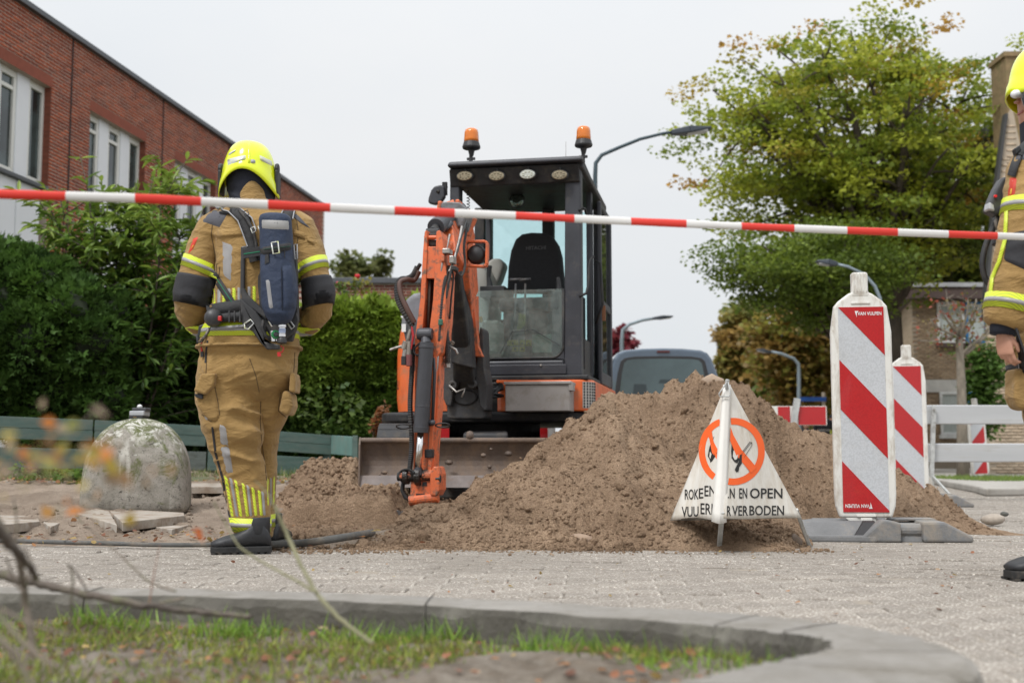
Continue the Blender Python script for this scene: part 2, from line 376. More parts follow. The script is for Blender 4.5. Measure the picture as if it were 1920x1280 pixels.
for a_, b_ in zip(cuts[:-1], cuts[1:]):
    mb = MB(); pts = []; ns = (b_ - a_) * 3 + 1
    for q in range(ns):
        f = a_ + (b_ - a_) * q / (ns - 1); f = min(max(f, a_ + .012), b_ - .012); i = int(f); r_ = f - i
        o_ = KO[i].lerp(KO[min(i + 1, 88)], r_); i_ = KI[i].lerp(KI[min(i + 1, 88)], r_)
        chip = .012 * max(0, vn(f * 1.7, 3.3, 0, 5)) + .006 * vn(f * 6, 1, 0, 6)
        dd = (o_ - i_).normalized(); rd = .018
        h = KH + .002 * float(vn(f, 0, 0, 3))
        for w_, z_ in ((i_ + dd * .01, -.09), (i_ + dd * (.004), h - .02 - chip), (i_ + dd * (.012 + chip), h), (i_.lerp(o_, .33), h + .001), (i_.lerp(o_, .66), h + .001), (o_ - dd * .03, h), (o_ - dd * .008, h - .012), (o_, h - .035), (o_, -.09)):
            pts.append((w_.x, w_.y, z_))
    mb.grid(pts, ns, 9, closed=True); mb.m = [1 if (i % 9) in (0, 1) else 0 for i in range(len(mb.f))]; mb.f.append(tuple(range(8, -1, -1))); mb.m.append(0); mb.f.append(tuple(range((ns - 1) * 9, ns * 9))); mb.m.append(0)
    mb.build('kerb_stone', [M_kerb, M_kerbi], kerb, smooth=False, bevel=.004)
# ---- soil of the island, uneven
M_soil = MAT('bed_soil_mat', (.12, .095, .07), .95, var=.3, vs=14, dirt=(.22, .19, .155), ds=5, da=(.45, .62), bmp=(.7, 60, .02))
def bed_z(x, y):
    x = np.asarray(x, float); y = np.asarray(y, float)
    z = .034 + .014 * fbm(x * 3, y * 3, 0, 4, 3) + .008 * fbm(x * 14, y * 14, 0, 3, 8)
    z = z + .07 * np.exp(-((y - 1.92 - .25 * (x + .2)) / .07) ** 2) * np.clip((x + .55) * 3, 0, 1) * np.clip((.30 - x) * 4, 0, 1) * (.7 + .5 * vn(x * 9, y * 9))
    return z
nx, ny = 220, 150; xs = np.linspace(-3.2, .72, nx); ys = np.linspace(.9, 3.35, ny); X, Y = np.meshgrid(xs, ys)
Z = bed_z(X, Y); V = np.c_[X.ravel(), Y.ravel(), Z.ravel()]
idx = np.arange(nx * ny).reshape(ny, nx); F = np.c_[idx[:-1, :-1].ravel(), idx[:-1, 1:].ravel(), idx[1:, 1:].ravel(), idx[1:, :-1].ravel()]
isl2 = [(p[0] * .5 + q[0] * .5, p[1] * .5 + q[1] * .5) for p, q in zip(KERB_O, KERB_I)] + [(-4, .6), (-4, 3.3)]
cen = V[F].mean(1); keep = np.array([in_poly(c_[0], c_[1], isl2) for c_ in cen]); F = F[keep]
tag(add_mesh('planting_bed_soil', np_mesh('soil', V, F), M_soil, smooth=True), kind='structure')
# ---- grass tufts in the bed (dense blades)
M_grass = MAT_ATTR('grass_mat', .5, .35, .15, 40)
GR = ([(-.5, 0, 0), (.5, 0, 0), (.32, .5, .08), (-.32, .5, .08), (0, 1, .3), (0, 1, .3)], [(0, 1, 2, 3), (3, 2, 4, 5)])
def grass(name, pts, hmin, hmax, wid, pal, label_kind=True, lean=.5, zf=None):
    n = len(pts); up = np.tile([0, 0, 1.], (n, 1)) + rng.normal(0, lean, (n, 3)) * [1, 1, .1]
    side = rand_dirs(n); Rm = rot_from(up, side)
    h = rng.uniform(hmin, hmax, n); S = np.c_[np.full(n, wid) * rng.uniform(.6, 1.4, n), h, h]
    pal = np.array(pal); C = pal[rng.integers(0, len(pal), n)] * rng.uniform(.75, 1.25, (n, 1))
    V, F, C = scatter(GR[0], np.array(GR[1]), pts, Rm, S, C)
    return tag(add_mesh(name, np_mesh(name, V, F, C), M_grass), kind='stuff')
x = rng.uniform(-2.2, .62, 90000); y = rng.uniform(1.35, 3.3, 90000)
band = np.exp(-((y - (2.62 + -.22 * (x + .3))) / .22) ** 2) + .55 * np.clip((-x - .25) * 1.6, 0, 1) * np.clip((y - 1.6) * 3, 0, 1)
dn = band * (.75 + 1.1 * vn(x * 4, y * 4, 0, 21)) - .03
k = (rng.random(90000) < dn) ; x, y = x[k], y[k]
k = np.array([in_poly(a_, b_, KERB_I + [(-4, .6), (-4, 3.2)]) for a_, b_ in zip(x, y)]); x, y = x[k], y[k]
grass('bed_grass', np.c_[x, y, bed_z(x, y) - .004], .012, .038, .0038, [(.19, .27, .035), (.27, .35, .05), (.13, .19, .03), (.36, .38, .08), (.28, .22, .11), (.20, .15, .08)], lean=.6)
# taller tufts by the kerb
tx, ty = [], []
for (cx_, cy_, n_) in [(-.95, 2.86, 120), (-.62, 2.8, 160), (-.2, 2.72, 140), (.05, 2.58, 120), (.31, 2.30, 60), (-1.3, 2.95, 110), (.16, 2.5, 70), (-.35, 2.76, 90), (.42, 2.22, 40)]:
    tx += list(rng.normal(cx_, .06, n_)); ty += list(rng.normal(cy_, .025, n_))
tx, ty = np.array(tx), np.array(ty)
grass('grass_tufts', np.c_[tx, ty, bed_z(tx, ty)], .025, .07, .0035, [(.20, .34, .05), (.28, .42, .07), (.14, .25, .04)], lean=.45)
# ---- sandy raised pavement strip on the left, rising away from the road
M_sand = None
def m_sand(name, light, dark, b1=.9):
    m, t, b, o = nodes_of(name)
    n = noise_node(t, 2.2, 6, .62); c = ramp(t, n.outputs[0], .3, .72, (*dark, 1), (*light, 1))
    g = noise_node(t, 160, 3, .75); vf = ramp(t, g.outputs[0], .35, .68, (.72, .7, .68, 1), (1.25, 1.25, 1.25, 1))
    mx = t.nodes.new('ShaderNodeMix'); mx.data_type = 'RGBA'; mx.blend_type = 'MULTIPLY'; mx.inputs[0].default_value = 1
    t.links.new(c, mx.inputs[6]); t.links.new(vf, mx.inputs[7]); t.links.new(mx.outputs[2], b.inputs['Base Color'])
    b.inputs['Roughness'].default_value = .97; b.inputs['Specular IOR Level'].default_value = .12
    g2 = noise_node(t, 38, 6, .7); bump(t, b, g2.outputs[0], b1, .035); bump(t, b, g.outputs[0], .5, .006)
    return m
M_sand = m_sand('heap_sand_mat', (.56, .40, .275), (.29, .198, .13), 1.3)
M_sandy = m_sand('loose_sand_mat', (.37, .305, .245), (.20, .155, .12), .7)
def slope_z(x, y): return .038 * np.clip(np.asarray(y, float) - 6.15, 0, 9)
def hgrid(name, x0, x1, y0, y1, dx, fn, mat, cut=None, kind='structure', parent=None):
    nx, ny = int((x1 - x0) / dx), int((y1 - y0) / dx); xs = np.linspace(x0, x1, nx); ys = np.linspace(y0, y1, ny); X, Y = np.meshgrid(xs, ys)
    X2, Y2, Z = fn(X, Y); V = np.c_[X2.ravel(), Y2.ravel(), Z.ravel()]
    idx = np.arange(nx * ny).reshape(ny, nx); F = np.c_[idx[:-1, :-1].ravel(), idx[:-1, 1:].ravel(), idx[1:, 1:].ravel(), idx[1:, :-1].ravel()]
    if cut is not None: F = F[~cut(V[F].mean(1))]
    return tag(add_mesh(name, np_mesh(name, V, F), mat, parent, smooth=True), kind=kind)
def f_side(X, Y):
    Z = slope_z(X, Y) + .004 + .028 * fbm(X * 1.6, Y * 1.6, 0, 4, 31) + .012 * np.abs(fbm(X * 9, Y * 9, 0, 4, 35)) * 2
    Z = Z + .05 * np.clip(vn(X * 2.2, Y * 2.2, 0, 41), 0, 1) * np.clip(Y - 6.6, 0, 1)
    Z = Z - .05 * np.clip((6.15 - Y) / .35, 0, 1) - .1 * np.clip((X - .9) / .5, 0, 1)
    return X, Y, Z
hgrid('sandy_ground', -5.5, 1.6, 5.7, 12.2, .035, f_side, M_sandy)
# garden ground behind, with grass
def f_gard(X, Y):
    return X, Y, slope_z(X, 11.0 + 0 * Y) + .03 + .03 * fbm(X, Y, 0, 3, 51) - .3 * np.clip((X - 1.0) / .6, 0, 1) - .1 * np.clip((11.0 - Y) / .2, 0, 1)
hgrid('garden_ground', -14, 1.8, 10.9, 40, .14, f_gard, MAT('garden_mat', (.09, .10, .05), .95, var=.3, vs=4, bmp=(.5, 30)))
n = 26000; x = rng.uniform(-6.5, .3, n); y = 11.05 + rng.random(n) ** 1.6 * 3.2
dn = .5 + .6 * vn(x * 1.5, y * 1.5, 0, 61); k = rng.random(n) < dn; x, y = x[k], y[k]
grass('verge_grass', np.c_[x, y, slope_z(x, 11.0 + 0 * y) + .02], .04, .16, .009, [(.12, .18, .04), (.17, .23, .05), (.30, .27, .13), (.09, .14, .03)], lean=.5)
# kerb line edging between verge and sand
mb = MB()
for i in range(9):
    xa = -6.2 + i * .78; mb = MB(); z = float(slope_z(0, 10.9)) - .02
    mb.box(xa, xa + .76, 10.78 + .01 * (i % 3), 10.90 + .01 * (i % 3), z - .1, z + .055 + .006 * (i % 2)); mb.build('edging_stone', M_kerb, kerb, bevel=.006)
# ---- far pavement on the right (light slabs beyond the road) with kerb and grass patch
M_pave = MAT('far_pavement_mat', (.36, .34, .31), .9, var=.15, vs=3, dirt=(.25, .23, .2), ds=1.2, da=(.5, .65), bmp=(.3, 60))
mb = MB(); mb.prism([(5.2, 13.2, 0), (9.5, 15.0, 0), (16, 17, 0), (22, 30, 0), (9.0, 60, 0), (7.3, 22, 0), (5.6, 14.6, 0)], (0, 0, .09))
tag(mb.build('pavement', M_pave, bevel=.02), kind='structure')
g = W(1800, 893, 18)
n = 5000; x = rng.uniform(6.7, 9.0, n); y = rng.uniform(17.0, 19.5, n)
grass('verge_grass', np.c_[x, y, np.full(n, .085)], .03, .09, .012, [(.14, .22, .05), (.20, .26, .06)], lean=.5)
# ================================================================ BUILDINGS
M_brickr = MAT_ATTR('red_brick_mat', .85, 0, .18, 25, .2, bmp=(.3, 40))
M_mortar = MAT('mortar_mat', (.46, .38, .32), .9, var=.1, vs=20)
M_coping = MAT('coping_metal_mat', (.10, .105, .115), .5, .3, var=.1)
M_white = MAT('white_panel_mat', (.72, .73, .76), .45, var=.03, vs=2)
M_frame = MAT('window_frame_mat', (.70, .69, .65), .4, var=.03)
M_pane = None
def m_pane(name, c=(.03, .045, .045)):
    m, t, b, o = nodes_of(name); n = noise_node(t, 1.5, 3)
    t.links.new(ramp(t, n.outputs[0], .4, .6, (*[x * .5 for x in c], 1), (*[x * 1.6 for x in c], 1)), b.inputs['Base Color'])
    b.inputs['Roughness'].default_value = .04; b.inputs['Specular IOR Level'].default_value = .7; return m
M_pane = m_pane('dark_pane_mat'); M_curtain = MAT('curtain_mat', (.42, .47, .46), .6, var=.2, vs=8, stretch=(8, 8, .3))
def bricks_on(name, mat, org, ud, nrm, U0, U1, Z0, Z1, pal, openings=(), L=.21, H=.0455, mort=.0175, proud=.007, parent=None, slope=None):
    """individual brick boxes laid in running bond in front of the mortar plane"""
    pitch = L + mort; cz = H + mort; nr = int((Z1 - Z0) / cz); P = []
    nu = int((U1 - U0) / pitch) + 1
    jj, ii = np.meshgrid(np.arange(nr), np.arange(nu), indexing='ij')
    u = U0 + (ii + np.where(jj % 2, .5, 0)) * pitch + L / 2; z = Z0 + jj * cz + H / 2; u, z = u.ravel(), z.ravel()
    k = (u + L / 2 <= U1 + .01)
    lo, hi = u - L / 2, u + L / 2
    for (a, b, c_, d_) in openings:
        zi = (z > c_) & (z < d_); k &= ~(zi & (lo >= a - .001) & (hi <= b + .001)); hi = np.where(zi & (lo < a) & (hi > a), a - .003, hi); lo = np.where(zi & (lo < b) & (hi > b) & (lo > a - .01), b + .003, lo)
    k &= (hi - lo) > .02; u = (lo + hi) / 2; LL = hi - lo
    if slope is not None: k &= slope(u, z)
    if not len(openings): LL = np.full(len(u), L)
    u, z, LL = u[k], z[k], LL[k]; n = len(u)
    tv = [(-.5, 0, -.5), (.5, 0, -.5), (.5, 0, .5), (-.5, 0, .5), (-.5, 1, -.5), (.5, 1, -.5), (.5, 1, .5), (-.5, 1, .5)]
    tf = [(4, 7, 6, 5), (0, 4, 5, 1), (3, 2, 6, 7), (0, 3, 7, 4), (1, 5, 6, 2)]
    ud, nrm, org = np.array(ud), np.array(nrm), np.array(org)
    Pp = org[None] + u[:, None] * ud[None] + z[:, None] * np.array([[0, 0, 1.]])
    Rm = np.tile(np.stack([ud, nrm, [0, 0, 1.]], 1)[None], (n, 1, 1))
    S = np.c_[LL, proud + rng.uniform(-.002, .003, n), np.full(n, H)]
    pal = np.array(pal); C = pal[rng.integers(0, len(pal), n)] * rng.uniform(.88, 1.12, (n, 1))
    V, F, C = scatter(tv, tf, Pp, Rm, S, C)
    return tag(add_mesh(name, np_mesh(name, V, F, C), mat, parent), kind='stuff')
# ---- long red brick terrace, upper left
bd = np.array([.1483, .9889, 0]); bn = np.array([.9889, -.1483, 0])
def wy(Y, z=0, off=0): return Vector((-11.08 + .15 * Y, Y, z)) + Vector(bn) * off
def yy(px): return 24827 / (1296 - px)
bld = thing('brick_terrace', 'long red brick terrace with white window bays receding at upper left', 'building', wy(26))
RZ = 7.93; o0 = wy(0)
U = lambda Y: Y / .9889
wins = [(yy(74) - 2.3, yy(74)), (yy(150), yy(258)), (yy(315), yy(394)), (yy(315) + 3.66, yy(394) + 3.6)]
SILL, HEAD = 5.07, 6.83
def wbox(mb, Ya, Yb, z0, z1, o1, o2, m=0):
    p = [wy(Ya, z0, o1), wy(Yb, z0, o1), wy(Yb, z0, o2), wy(Ya, z0, o2)]
    return mb.hexa([*p, *[q + Vector((0, 0, z1 - z0)) for q in p]] if o1 > o2 else [p[3], p[2], p[1], p[0], *[q + Vector((0, 0, z1 - z0)) for q in (p[3], p[2], p[1], p[0])]], m)
mb = MB(); edges = [12.0] + [e for w in wins for e in w] + [35.8]
for i in range(0, len(edges), 2): wbox(mb, edges[i], edges[i + 1], 0, RZ, 0, -.35)
for (a_, b_) in wins: wbox(mb, a_, b_, HEAD, RZ, 0, -.35)
mb.build('wall', M_mortar, bld)
mb = MB(); wbox(mb, 12, 35.8, 0, RZ, -.36, -8); mb.build('building_core', M_mortar, bld)
ops = [(U(a_), U(b_), 0, HEAD) for a_, b_ in wins] + [(U(a_) - .0, U(b_) + .02, HEAD, HEAD + .215) for a_, b_ in wins]
jn = [yy(112), yy(290), yy(418), yy(418) + 3.6]
bricks_on('brick_courses', M_brickr, tuple(o0), bd, bn, U(12), U(35.8), .5, RZ + .03, [(.34, .088, .044), (.38, .10, .05), (.27, .07, .04), (.32, .10, .06), (.24, .075, .05)], ops, parent=bld)
for (a_, b_) in wins:   # soldier course lintel: upright bricks
    mb = MB(); n = int((b_ - a_ + .02) / .0625)
    for i in range(n):
        y0 = a_ + i * (b_ - a_ + .02) / n; wbox(mb, y0, y0 + .054, HEAD, HEAD + .205, .009, 0)
    tag(mb.build('lintel_course', MAT('lintel_brick_mat', (.26, .07, .04), .85, var=.15, vs=8), bld), kind='stuff')
for j in jn:
    mb = MB(); wbox(mb, j - .022, j + .022, 0, RZ, .014, 0); mb.build('expansion_joint', MAT('joint_dark_mat', (.03, .02, .02), .9), bld)
mb = MB(); wbox(mb, 12, 35.95, RZ, RZ + .10, .09, -8.2); mb.build('roof_coping', M_coping, bld, bevel=.01)
M_reveal = MAT('reveal_brick_mat', (.20, .06, .035), .85, var=.35, vs=16, stretch=(.2, .2, 1))
for (a_, b_) in wins:   # window bay: casement, panel, casement, panel, casement
    q = (b_ - a_); s_ = q / 5.6; y = a_ + .06
    mbr = MB(); wbox(mbr, b_ - .010, b_ - .002, SILL, HEAD, .006, -.13); mbr.build('brick_reveal', M_reveal, bld)
    for i, kd in enumerate('wpwpw'):
        wd = s_ * (1.22 if kd == 'w' else .9)
        if kd == 'p':
            mb = MB(); wbox(mb, y, y + wd, SILL, HEAD, -.10, -.2); mb.build('panel', M_white, bld, bevel=.01)
        else:
            fr = MB(); t = .075
            wbox(fr, y, y + wd, SILL, SILL + .11, -.12, -.2); wbox(fr, y, y + wd, HEAD - .12, HEAD - .002, -.12, -.2)
            wbox(fr, y, y + t, SILL + .11, HEAD - .12, -.12, -.2); wbox(fr, y + wd - t, y + wd, SILL + .11, HEAD - .12, -.12, -.2)
            if i != 4: wbox(fr, y + t, y + wd - t, HEAD - .34, HEAD - .27, -.125, -.2)
            fo = fr.build('window', M_frame, bld, bevel=.008)
            pn = MB(); wbox(pn, y + t, y + wd - t, SILL + .11, HEAD - .12, -.165, -.17); pn.build('pane', M_pane, fo)
            gs = MB(); wbox(gs, y + t + .02, y + t + .05, SILL + .15, HEAD - .16, -.155, -.160)
        y += wd
    mb = MB(); wbox(mb, a_ - .03, b_ + .0, SILL - .07, SILL, .03, -.2); mb.build('sill', M_coping, bld, bevel=.01)
    pw = q - .12; n = 3
    for i in range(n):
        mb = MB(); wbox(mb, a_ + .0 + pw * i / n, a_ + pw * (i + 1) / n - .02, .3, SILL - .072, -.05, -.2); mb.build('panel', M_white, bld, bevel=.01)
    mb = MB(); wbox(mb, a_, b_ - .001, .2, HEAD, -.205, -.34); mb.build('panel_backing', MAT('backing_mat', (.2, .2, .2), .9), bld)
# ---- low red brick building beyond the hedge
lb = thing('brick_garage', 'low red brick building with dark flat roof edge above the clipped hedge', 'building', W(700, 540, 25))
zt = W(700, 532, 25).z; x0, x1 = W(560, 540, 25).x, W(835, 540, 25).x
mb = MB(); mb.box(x0, x1, 25, 30, 0, zt); mb.build('wall', M_mortar, lb)
bricks_on('brick_courses', M_brickr, (x0, 25, 0), (1, 0, 0), (0, -1, 0), 0, x1 - x0, 2.6, zt - .01, [(.21, .065, .045), (.235, .08, .055), (.19, .06, .045)], parent=lb)
mb = MB(); mb.box(x0 - .1, x1 + .1, 24.9, 30.1, zt, zt + .12); mb.build('roof_coping', M_coping, lb, bevel=.01)
mb = MB(); mb.box(W(605, 520, 27).x, W(640, 520, 27).x, 26.8, 27.8, zt + .125, zt + .30); mb.build('roof_box', M_coping, lb, bevel=.01)
# ---- two-storey pale brick house with flat roof, right
M_bricky = MAT_ATTR('buff_brick_mat', .9, 0, .15, 20, .2, bmp=(.3, 40))
M_mortar2 = MAT('buff_mortar_mat', (.30, .255, .20), .9, var=.1, vs=20)
hY = 34.0; hx0 = W(1714, 700, hY).x; hx1 = W(1990, 700, hY).x; hz = W(1760, 562, hY).z
hs = thing('flat_roof_house', 'two storey brown brick house with flat roof and blue window frames', 'house', (hx0, hY, 0))
lx, ly = W(1677, 700, 39).x, 39.0
mb = MB(); mb.prism([(hx0, hY, 0), (hx1, hY, 0), (hx1, ly, 0), (lx, ly, 0)], (0, 0, hz)); mb.build('wall', M_mortar2, hs)
w1 = (W(1760, 700, hY).x - hx0, 0)
def wu(px): return W(px, 700, hY).x - hx0
def hzp(py): return W(1800, py, hY).z
whole = (.9, hx1 - hx0)
upw = (wu(1762) + .01 if False else wu(1762), wu(1848) + 2.0)
wL = max(.35, wu(1780))
ZU0, ZU1, ZB0, ZB1 = hzp(643), hzp(566), hzp(815), hzp(735)
BW = [(wu(1760), wu(1811), True), (wu(1813), wu(1853), False)]
band = (hzp(733), hzp(712))
pal = [(.34, .25, .165), (.29, .21, .14), (.38, .285, .19)]
bricks_on('brick_courses', M_bricky, (hx0, hY, 0), (1, 0, 0), (0, -1, 0), 0, hx1 - hx0, .3, hz, pal, [(0, 9, ZB1 - .02, band[1]), (BW[0][0], BW[1][1], ZU0, hz + .1), (BW[0][0], BW[1][1], ZB0, ZB1)], parent=hs)
sd = np.array([lx - hx0, ly - hY, 0]); sl = np.linalg.norm(sd); sd = sd / sl; sn = np.array([-sd[1], sd[0], 0])
bricks_on('brick_courses', M_bricky, (hx0, hY, 0), sd, sn, 0, sl, .3, hz, [(.48, .39, .28), (.44, .35, .25)], parent=hs)
M_fascia = MAT('brown_fascia_mat', (.085, .058, .052), .6, var=.1)
mb = MB(); fz = W(1760, 541, hY).z
mb.prism([(hx0 - .25, hY - .35, hz), (hx1, hY - .35, hz), (hx1, ly, hz), (lx - .3, ly, hz)], (0, 0, fz - hz)); mb.build('fascia', M_fascia, hs)
mb = MB(); mb.prism([(hx0 - .3, hY - .4, fz), (hx1, hY - .4, fz), (hx1, ly, fz), (lx - .35, ly, fz)], (0, 0, .12)); mb.build('roof_edge', MAT('zinc_mat', (.42, .43, .45), .5, .2), hs)
mb = MB(); mb.box(hx0 + .02, hx1, hY - .03, hY + .01, ZB1 + .0, band[1]); mb.build('panel', MAT('grey_white_panel_mat', (.55, .55, .53), .6), hs)
M_blue = MAT('blue_frame_mat', (.01, .17, .42), .4, var=.05); M_wf = MAT('white_frame_mat', (.68, .70, .70), .4)
for (u0, u1, big) in BW:
    for (z0, z1) in ((ZU0, ZU1), (ZB0, ZB1)):
        mat = M_wf if big else M_blue; t = .07; fr = MB(); a_, b_ = hx0 + u0, hx0 + u1
        fr.box(a_, b_, hY - .05, hY, z0, z0 + t); fr.box(a_, b_, hY - .05, hY, z1 - t, z1); fr.box(a_, a_ + t, hY - .05, hY, z0 + t, z1 - t); fr.box(b_ - t, b_, hY - .05, hY, z0 + t, z1 - t)
        fo = fr.build('window', mat, hs, bevel=.01); pn = MB(); pn.box(a_ + t, b_ - t, hY - .02, hY - .012, z0 + t, z1 - t); pn.build('pane', M_curtain, fo)
        if not big:
            ib = MB(); ib.box(a_ + t, b_ - t, hY - .055, hY - .02, z1 - t - .08, z1 - t); ib.build('sash_bar', M_wf, fo)
        if z0 == ZU0:
            sb = MB(); sb.box(a_ - .05, b_ + .05, hY - .1, hY - .0, z0 - .12, z0 - .003); sb.build('sill', M_fascia, fo)
        else:
            sb = MB(); sb.box(a_ - .05, b_ + .05, hY - .1, hY - .0, z0 - .1, z0 - .003); sb.build('sill', M_wf, fo)
# ---- tall gable wall of buff brick with chimney and tiled roof, far right
gY = 24.0
gp = [W(x, y, gY) for x, y in ((1848, 905), (1848, 600), (1851, 540), (1866, 385), (1880, 270), (1888, 215), (1898, 200), (1925, 330), (2075, 600), (2075, 905))]
gh = thing('gable_house', 'tall pale brick gable wall with chimney and grey roof tiles at right edge', 'house', (gp[0].x, gY, 0))
mb = MB(); mb.prism([(p.x, gY, max(p.z, 0)) for p in gp][::-1], (3.1, 7.5, 0)); mb.build('wall', MAT('buff_mortar_light_mat', (.42, .35, .27), .9, var=.1, vs=20), gh)
gx0 = gp[0].x
gzs = np.array([p.z for p in gp[:7]]); gxs = np.array([p.x - gx0 for p in gp[:7]])
rzs = np.array([p.z for p in gp[6:]][::-1]); rxs = np.array([p.x - gx0 for p in gp[6:]][::-1])
bricks_on('brick_courses', M_bricky, (gx0, gY, 0), (1, 0, 0), (0, -1, 0), 0, gp[8].x - gx0, .1, gp[6].z, [(.47, .37, .27), (.44, .345, .25), (.50, .40, .295)],
          slope=lambda u, z: (u - .1 > np.interp(z, gzs, gxs)) & (u + .1 < np.interp(z, rzs, rxs)), parent=gh)
mb = MB(); e = [W(x, y, gY) for x, y in ((1848, 600), (1851, 540), (1866, 385), (1880, 270), (1888, 215))]
for p, q in zip(e[:-1], e[1:]): mb.beam((p.x - .03, gY + .0, p.z), (q.x - .03, gY + .0, q.z), .06, .16, up=(0, 1, 0))
mb.build('verge_board', MAT('dark_board_mat', (.05, .05, .05), .7), gh)
c0, c1 = W(1891, 215, gY), W(1908, 105, gY)
mb = MB(); mb.box(c0.x, c1.x + .35, gY + .05, gY + .8, c0.z - .6, c1.z); mb.box(c0.x - .04, c1.x + .4, gY + .01, gY + .84, c1.z, c1.z + .1)
mb.build('chimney', MAT('mossy_brick_mat', (.24, .17, .09), .95, var=.25, vs=12, dirt=(.16, .15, .06), ds=4), gh)
M_tile = MAT('roof_tile_mat', (.13, .135, .15), .7, var=.25, vs=6, dirt=(.2, .2, .17), ds=9)
r0 = Vector((c1.x + .02, gY - .02, gp[6].z + .10)); dx = Vector((gp[8].x - gp[6].x, 0, gp[8].z - gp[6].z)).normalized(); nn = Vector((-dx.z, 0, dx.x))
for row in range(12):
    for k in range(9):
        a0 = r0 + dx * (row * .30) + Vector((0, k * .28 - .02, 0)) + nn * .02; mb = MB(); pts = []
        for i in range(2):
            for j in range(6): pts.append(a0 + dx * (i * .34) + Vector((0, j * .056, 0)) + nn * (.05 * math.sin(j / 5 * 2 * math.pi) * 1 + .05 - i * .0 + (.03 if i else 0)))
        mb.grid(pts, 2, 6); 
        o = mb.build('roof_tile', M_tile, gh, smooth=True, solid=.012)
# ================================================================ VEGETATION
M_leaf = MAT_ATTR('leaf_mat', .45, .45, .15, 6, .35)
M_leafd = MAT_ATTR('conifer_leaf_mat', .55, .25, .2, 8, .25)
M_bark = MAT('bark_mat', (.085, .068, .052), .9, var=.3, vs=18, bmp=(.8, 30, .03), stretch=(1, 1, .25))
M_barkg = MAT('pale_bark_mat', (.22, .19, .15), .9, var=.3, vs=18, bmp=(.6, 30, .03), stretch=(1, 1, .3))
def limb(mb, a, b, ra, rb, sag=0.0, n=6, wob=.06, seg=7):
    a, b = Vector(a), Vector(b); Ln = (b - a).length; P = []; rr = []
    o = Vector((rnd.uniform(-1, 1), rnd.uniform(-1, 1), 0)) * wob * Ln; o2 = Vector((rnd.uniform(-1, 1), rnd.uniform(-1, 1), rnd.uniform(-.5, .5))) * wob * .6 * Ln
    for i in range(n + 1):
        t = i / n; P.append(a.lerp(b, t) + o * math.sin(t * math.pi) + o2 * math.sin(2 * t * math.pi) + Vector((0, 0, sag * 4 * t * (1 - t) * Ln))); rr.append(ra + (rb - ra) * t)
    mb.tube(P, rr, seg, cap=True); return P
def foliage(name, centers, cnt, spread, size, pals, parent=None, mat=None, flat=.35, tmpl=LEAF, asp=.5, droop=-.2, upb=1.0, wts=None):
    """centers (n,3); each gets cnt leaves around it"""
    C0 = np.asarray(centers, float); n = len(C0); spread = np.asarray(spread, float)
    sp = (spread if spread.ndim else np.full(n, float(spread)))
    P = np.repeat(C0, cnt, 0); s_ = np.repeat(sp, cnt)[:, None]
    off = rng.normal(0, 1, (n * cnt, 3)); off /= np.maximum(1, np.linalg.norm(off, axis=1, keepdims=True) / 1.9)
    P = P + off * s_ * np.array([1, 1, flat])
    d = off * [1, 1, .3] + rng.normal(0, .6, off.shape); d[:, 2] += droop; up = rng.normal(0, .55, off.shape); up[:, 2] += upb
    Rm = rot_from(d, up); sz = size * rng.uniform(.6, 1.35, len(P)); S = np.c_[sz * asp * 2 if tmpl is LEAF else sz * asp, sz, sz]
    pals = np.array(pals, float); ci = rng.choice(len(pals), n, p=wts) if wts is not None else None
    base = pals[ci if ci is not None else rng.integers(0, len(pals), n)]
    base = base[:, None, :] * (1 + .0 * rng.normal(size=(n, 1, 1))); Cc = np.repeat(base, cnt, 1).reshape(-1, 3)
    Cc = Cc * rng.uniform(.75, 1.25, (len(P), 1))
    V, F, Cc = scatter(tmpl[0], np.array(tmpl[1]), P, Rm, S, Cc)
    return add_mesh(name, np_mesh(name, V, F, Cc), mat or M_leaf, parent)
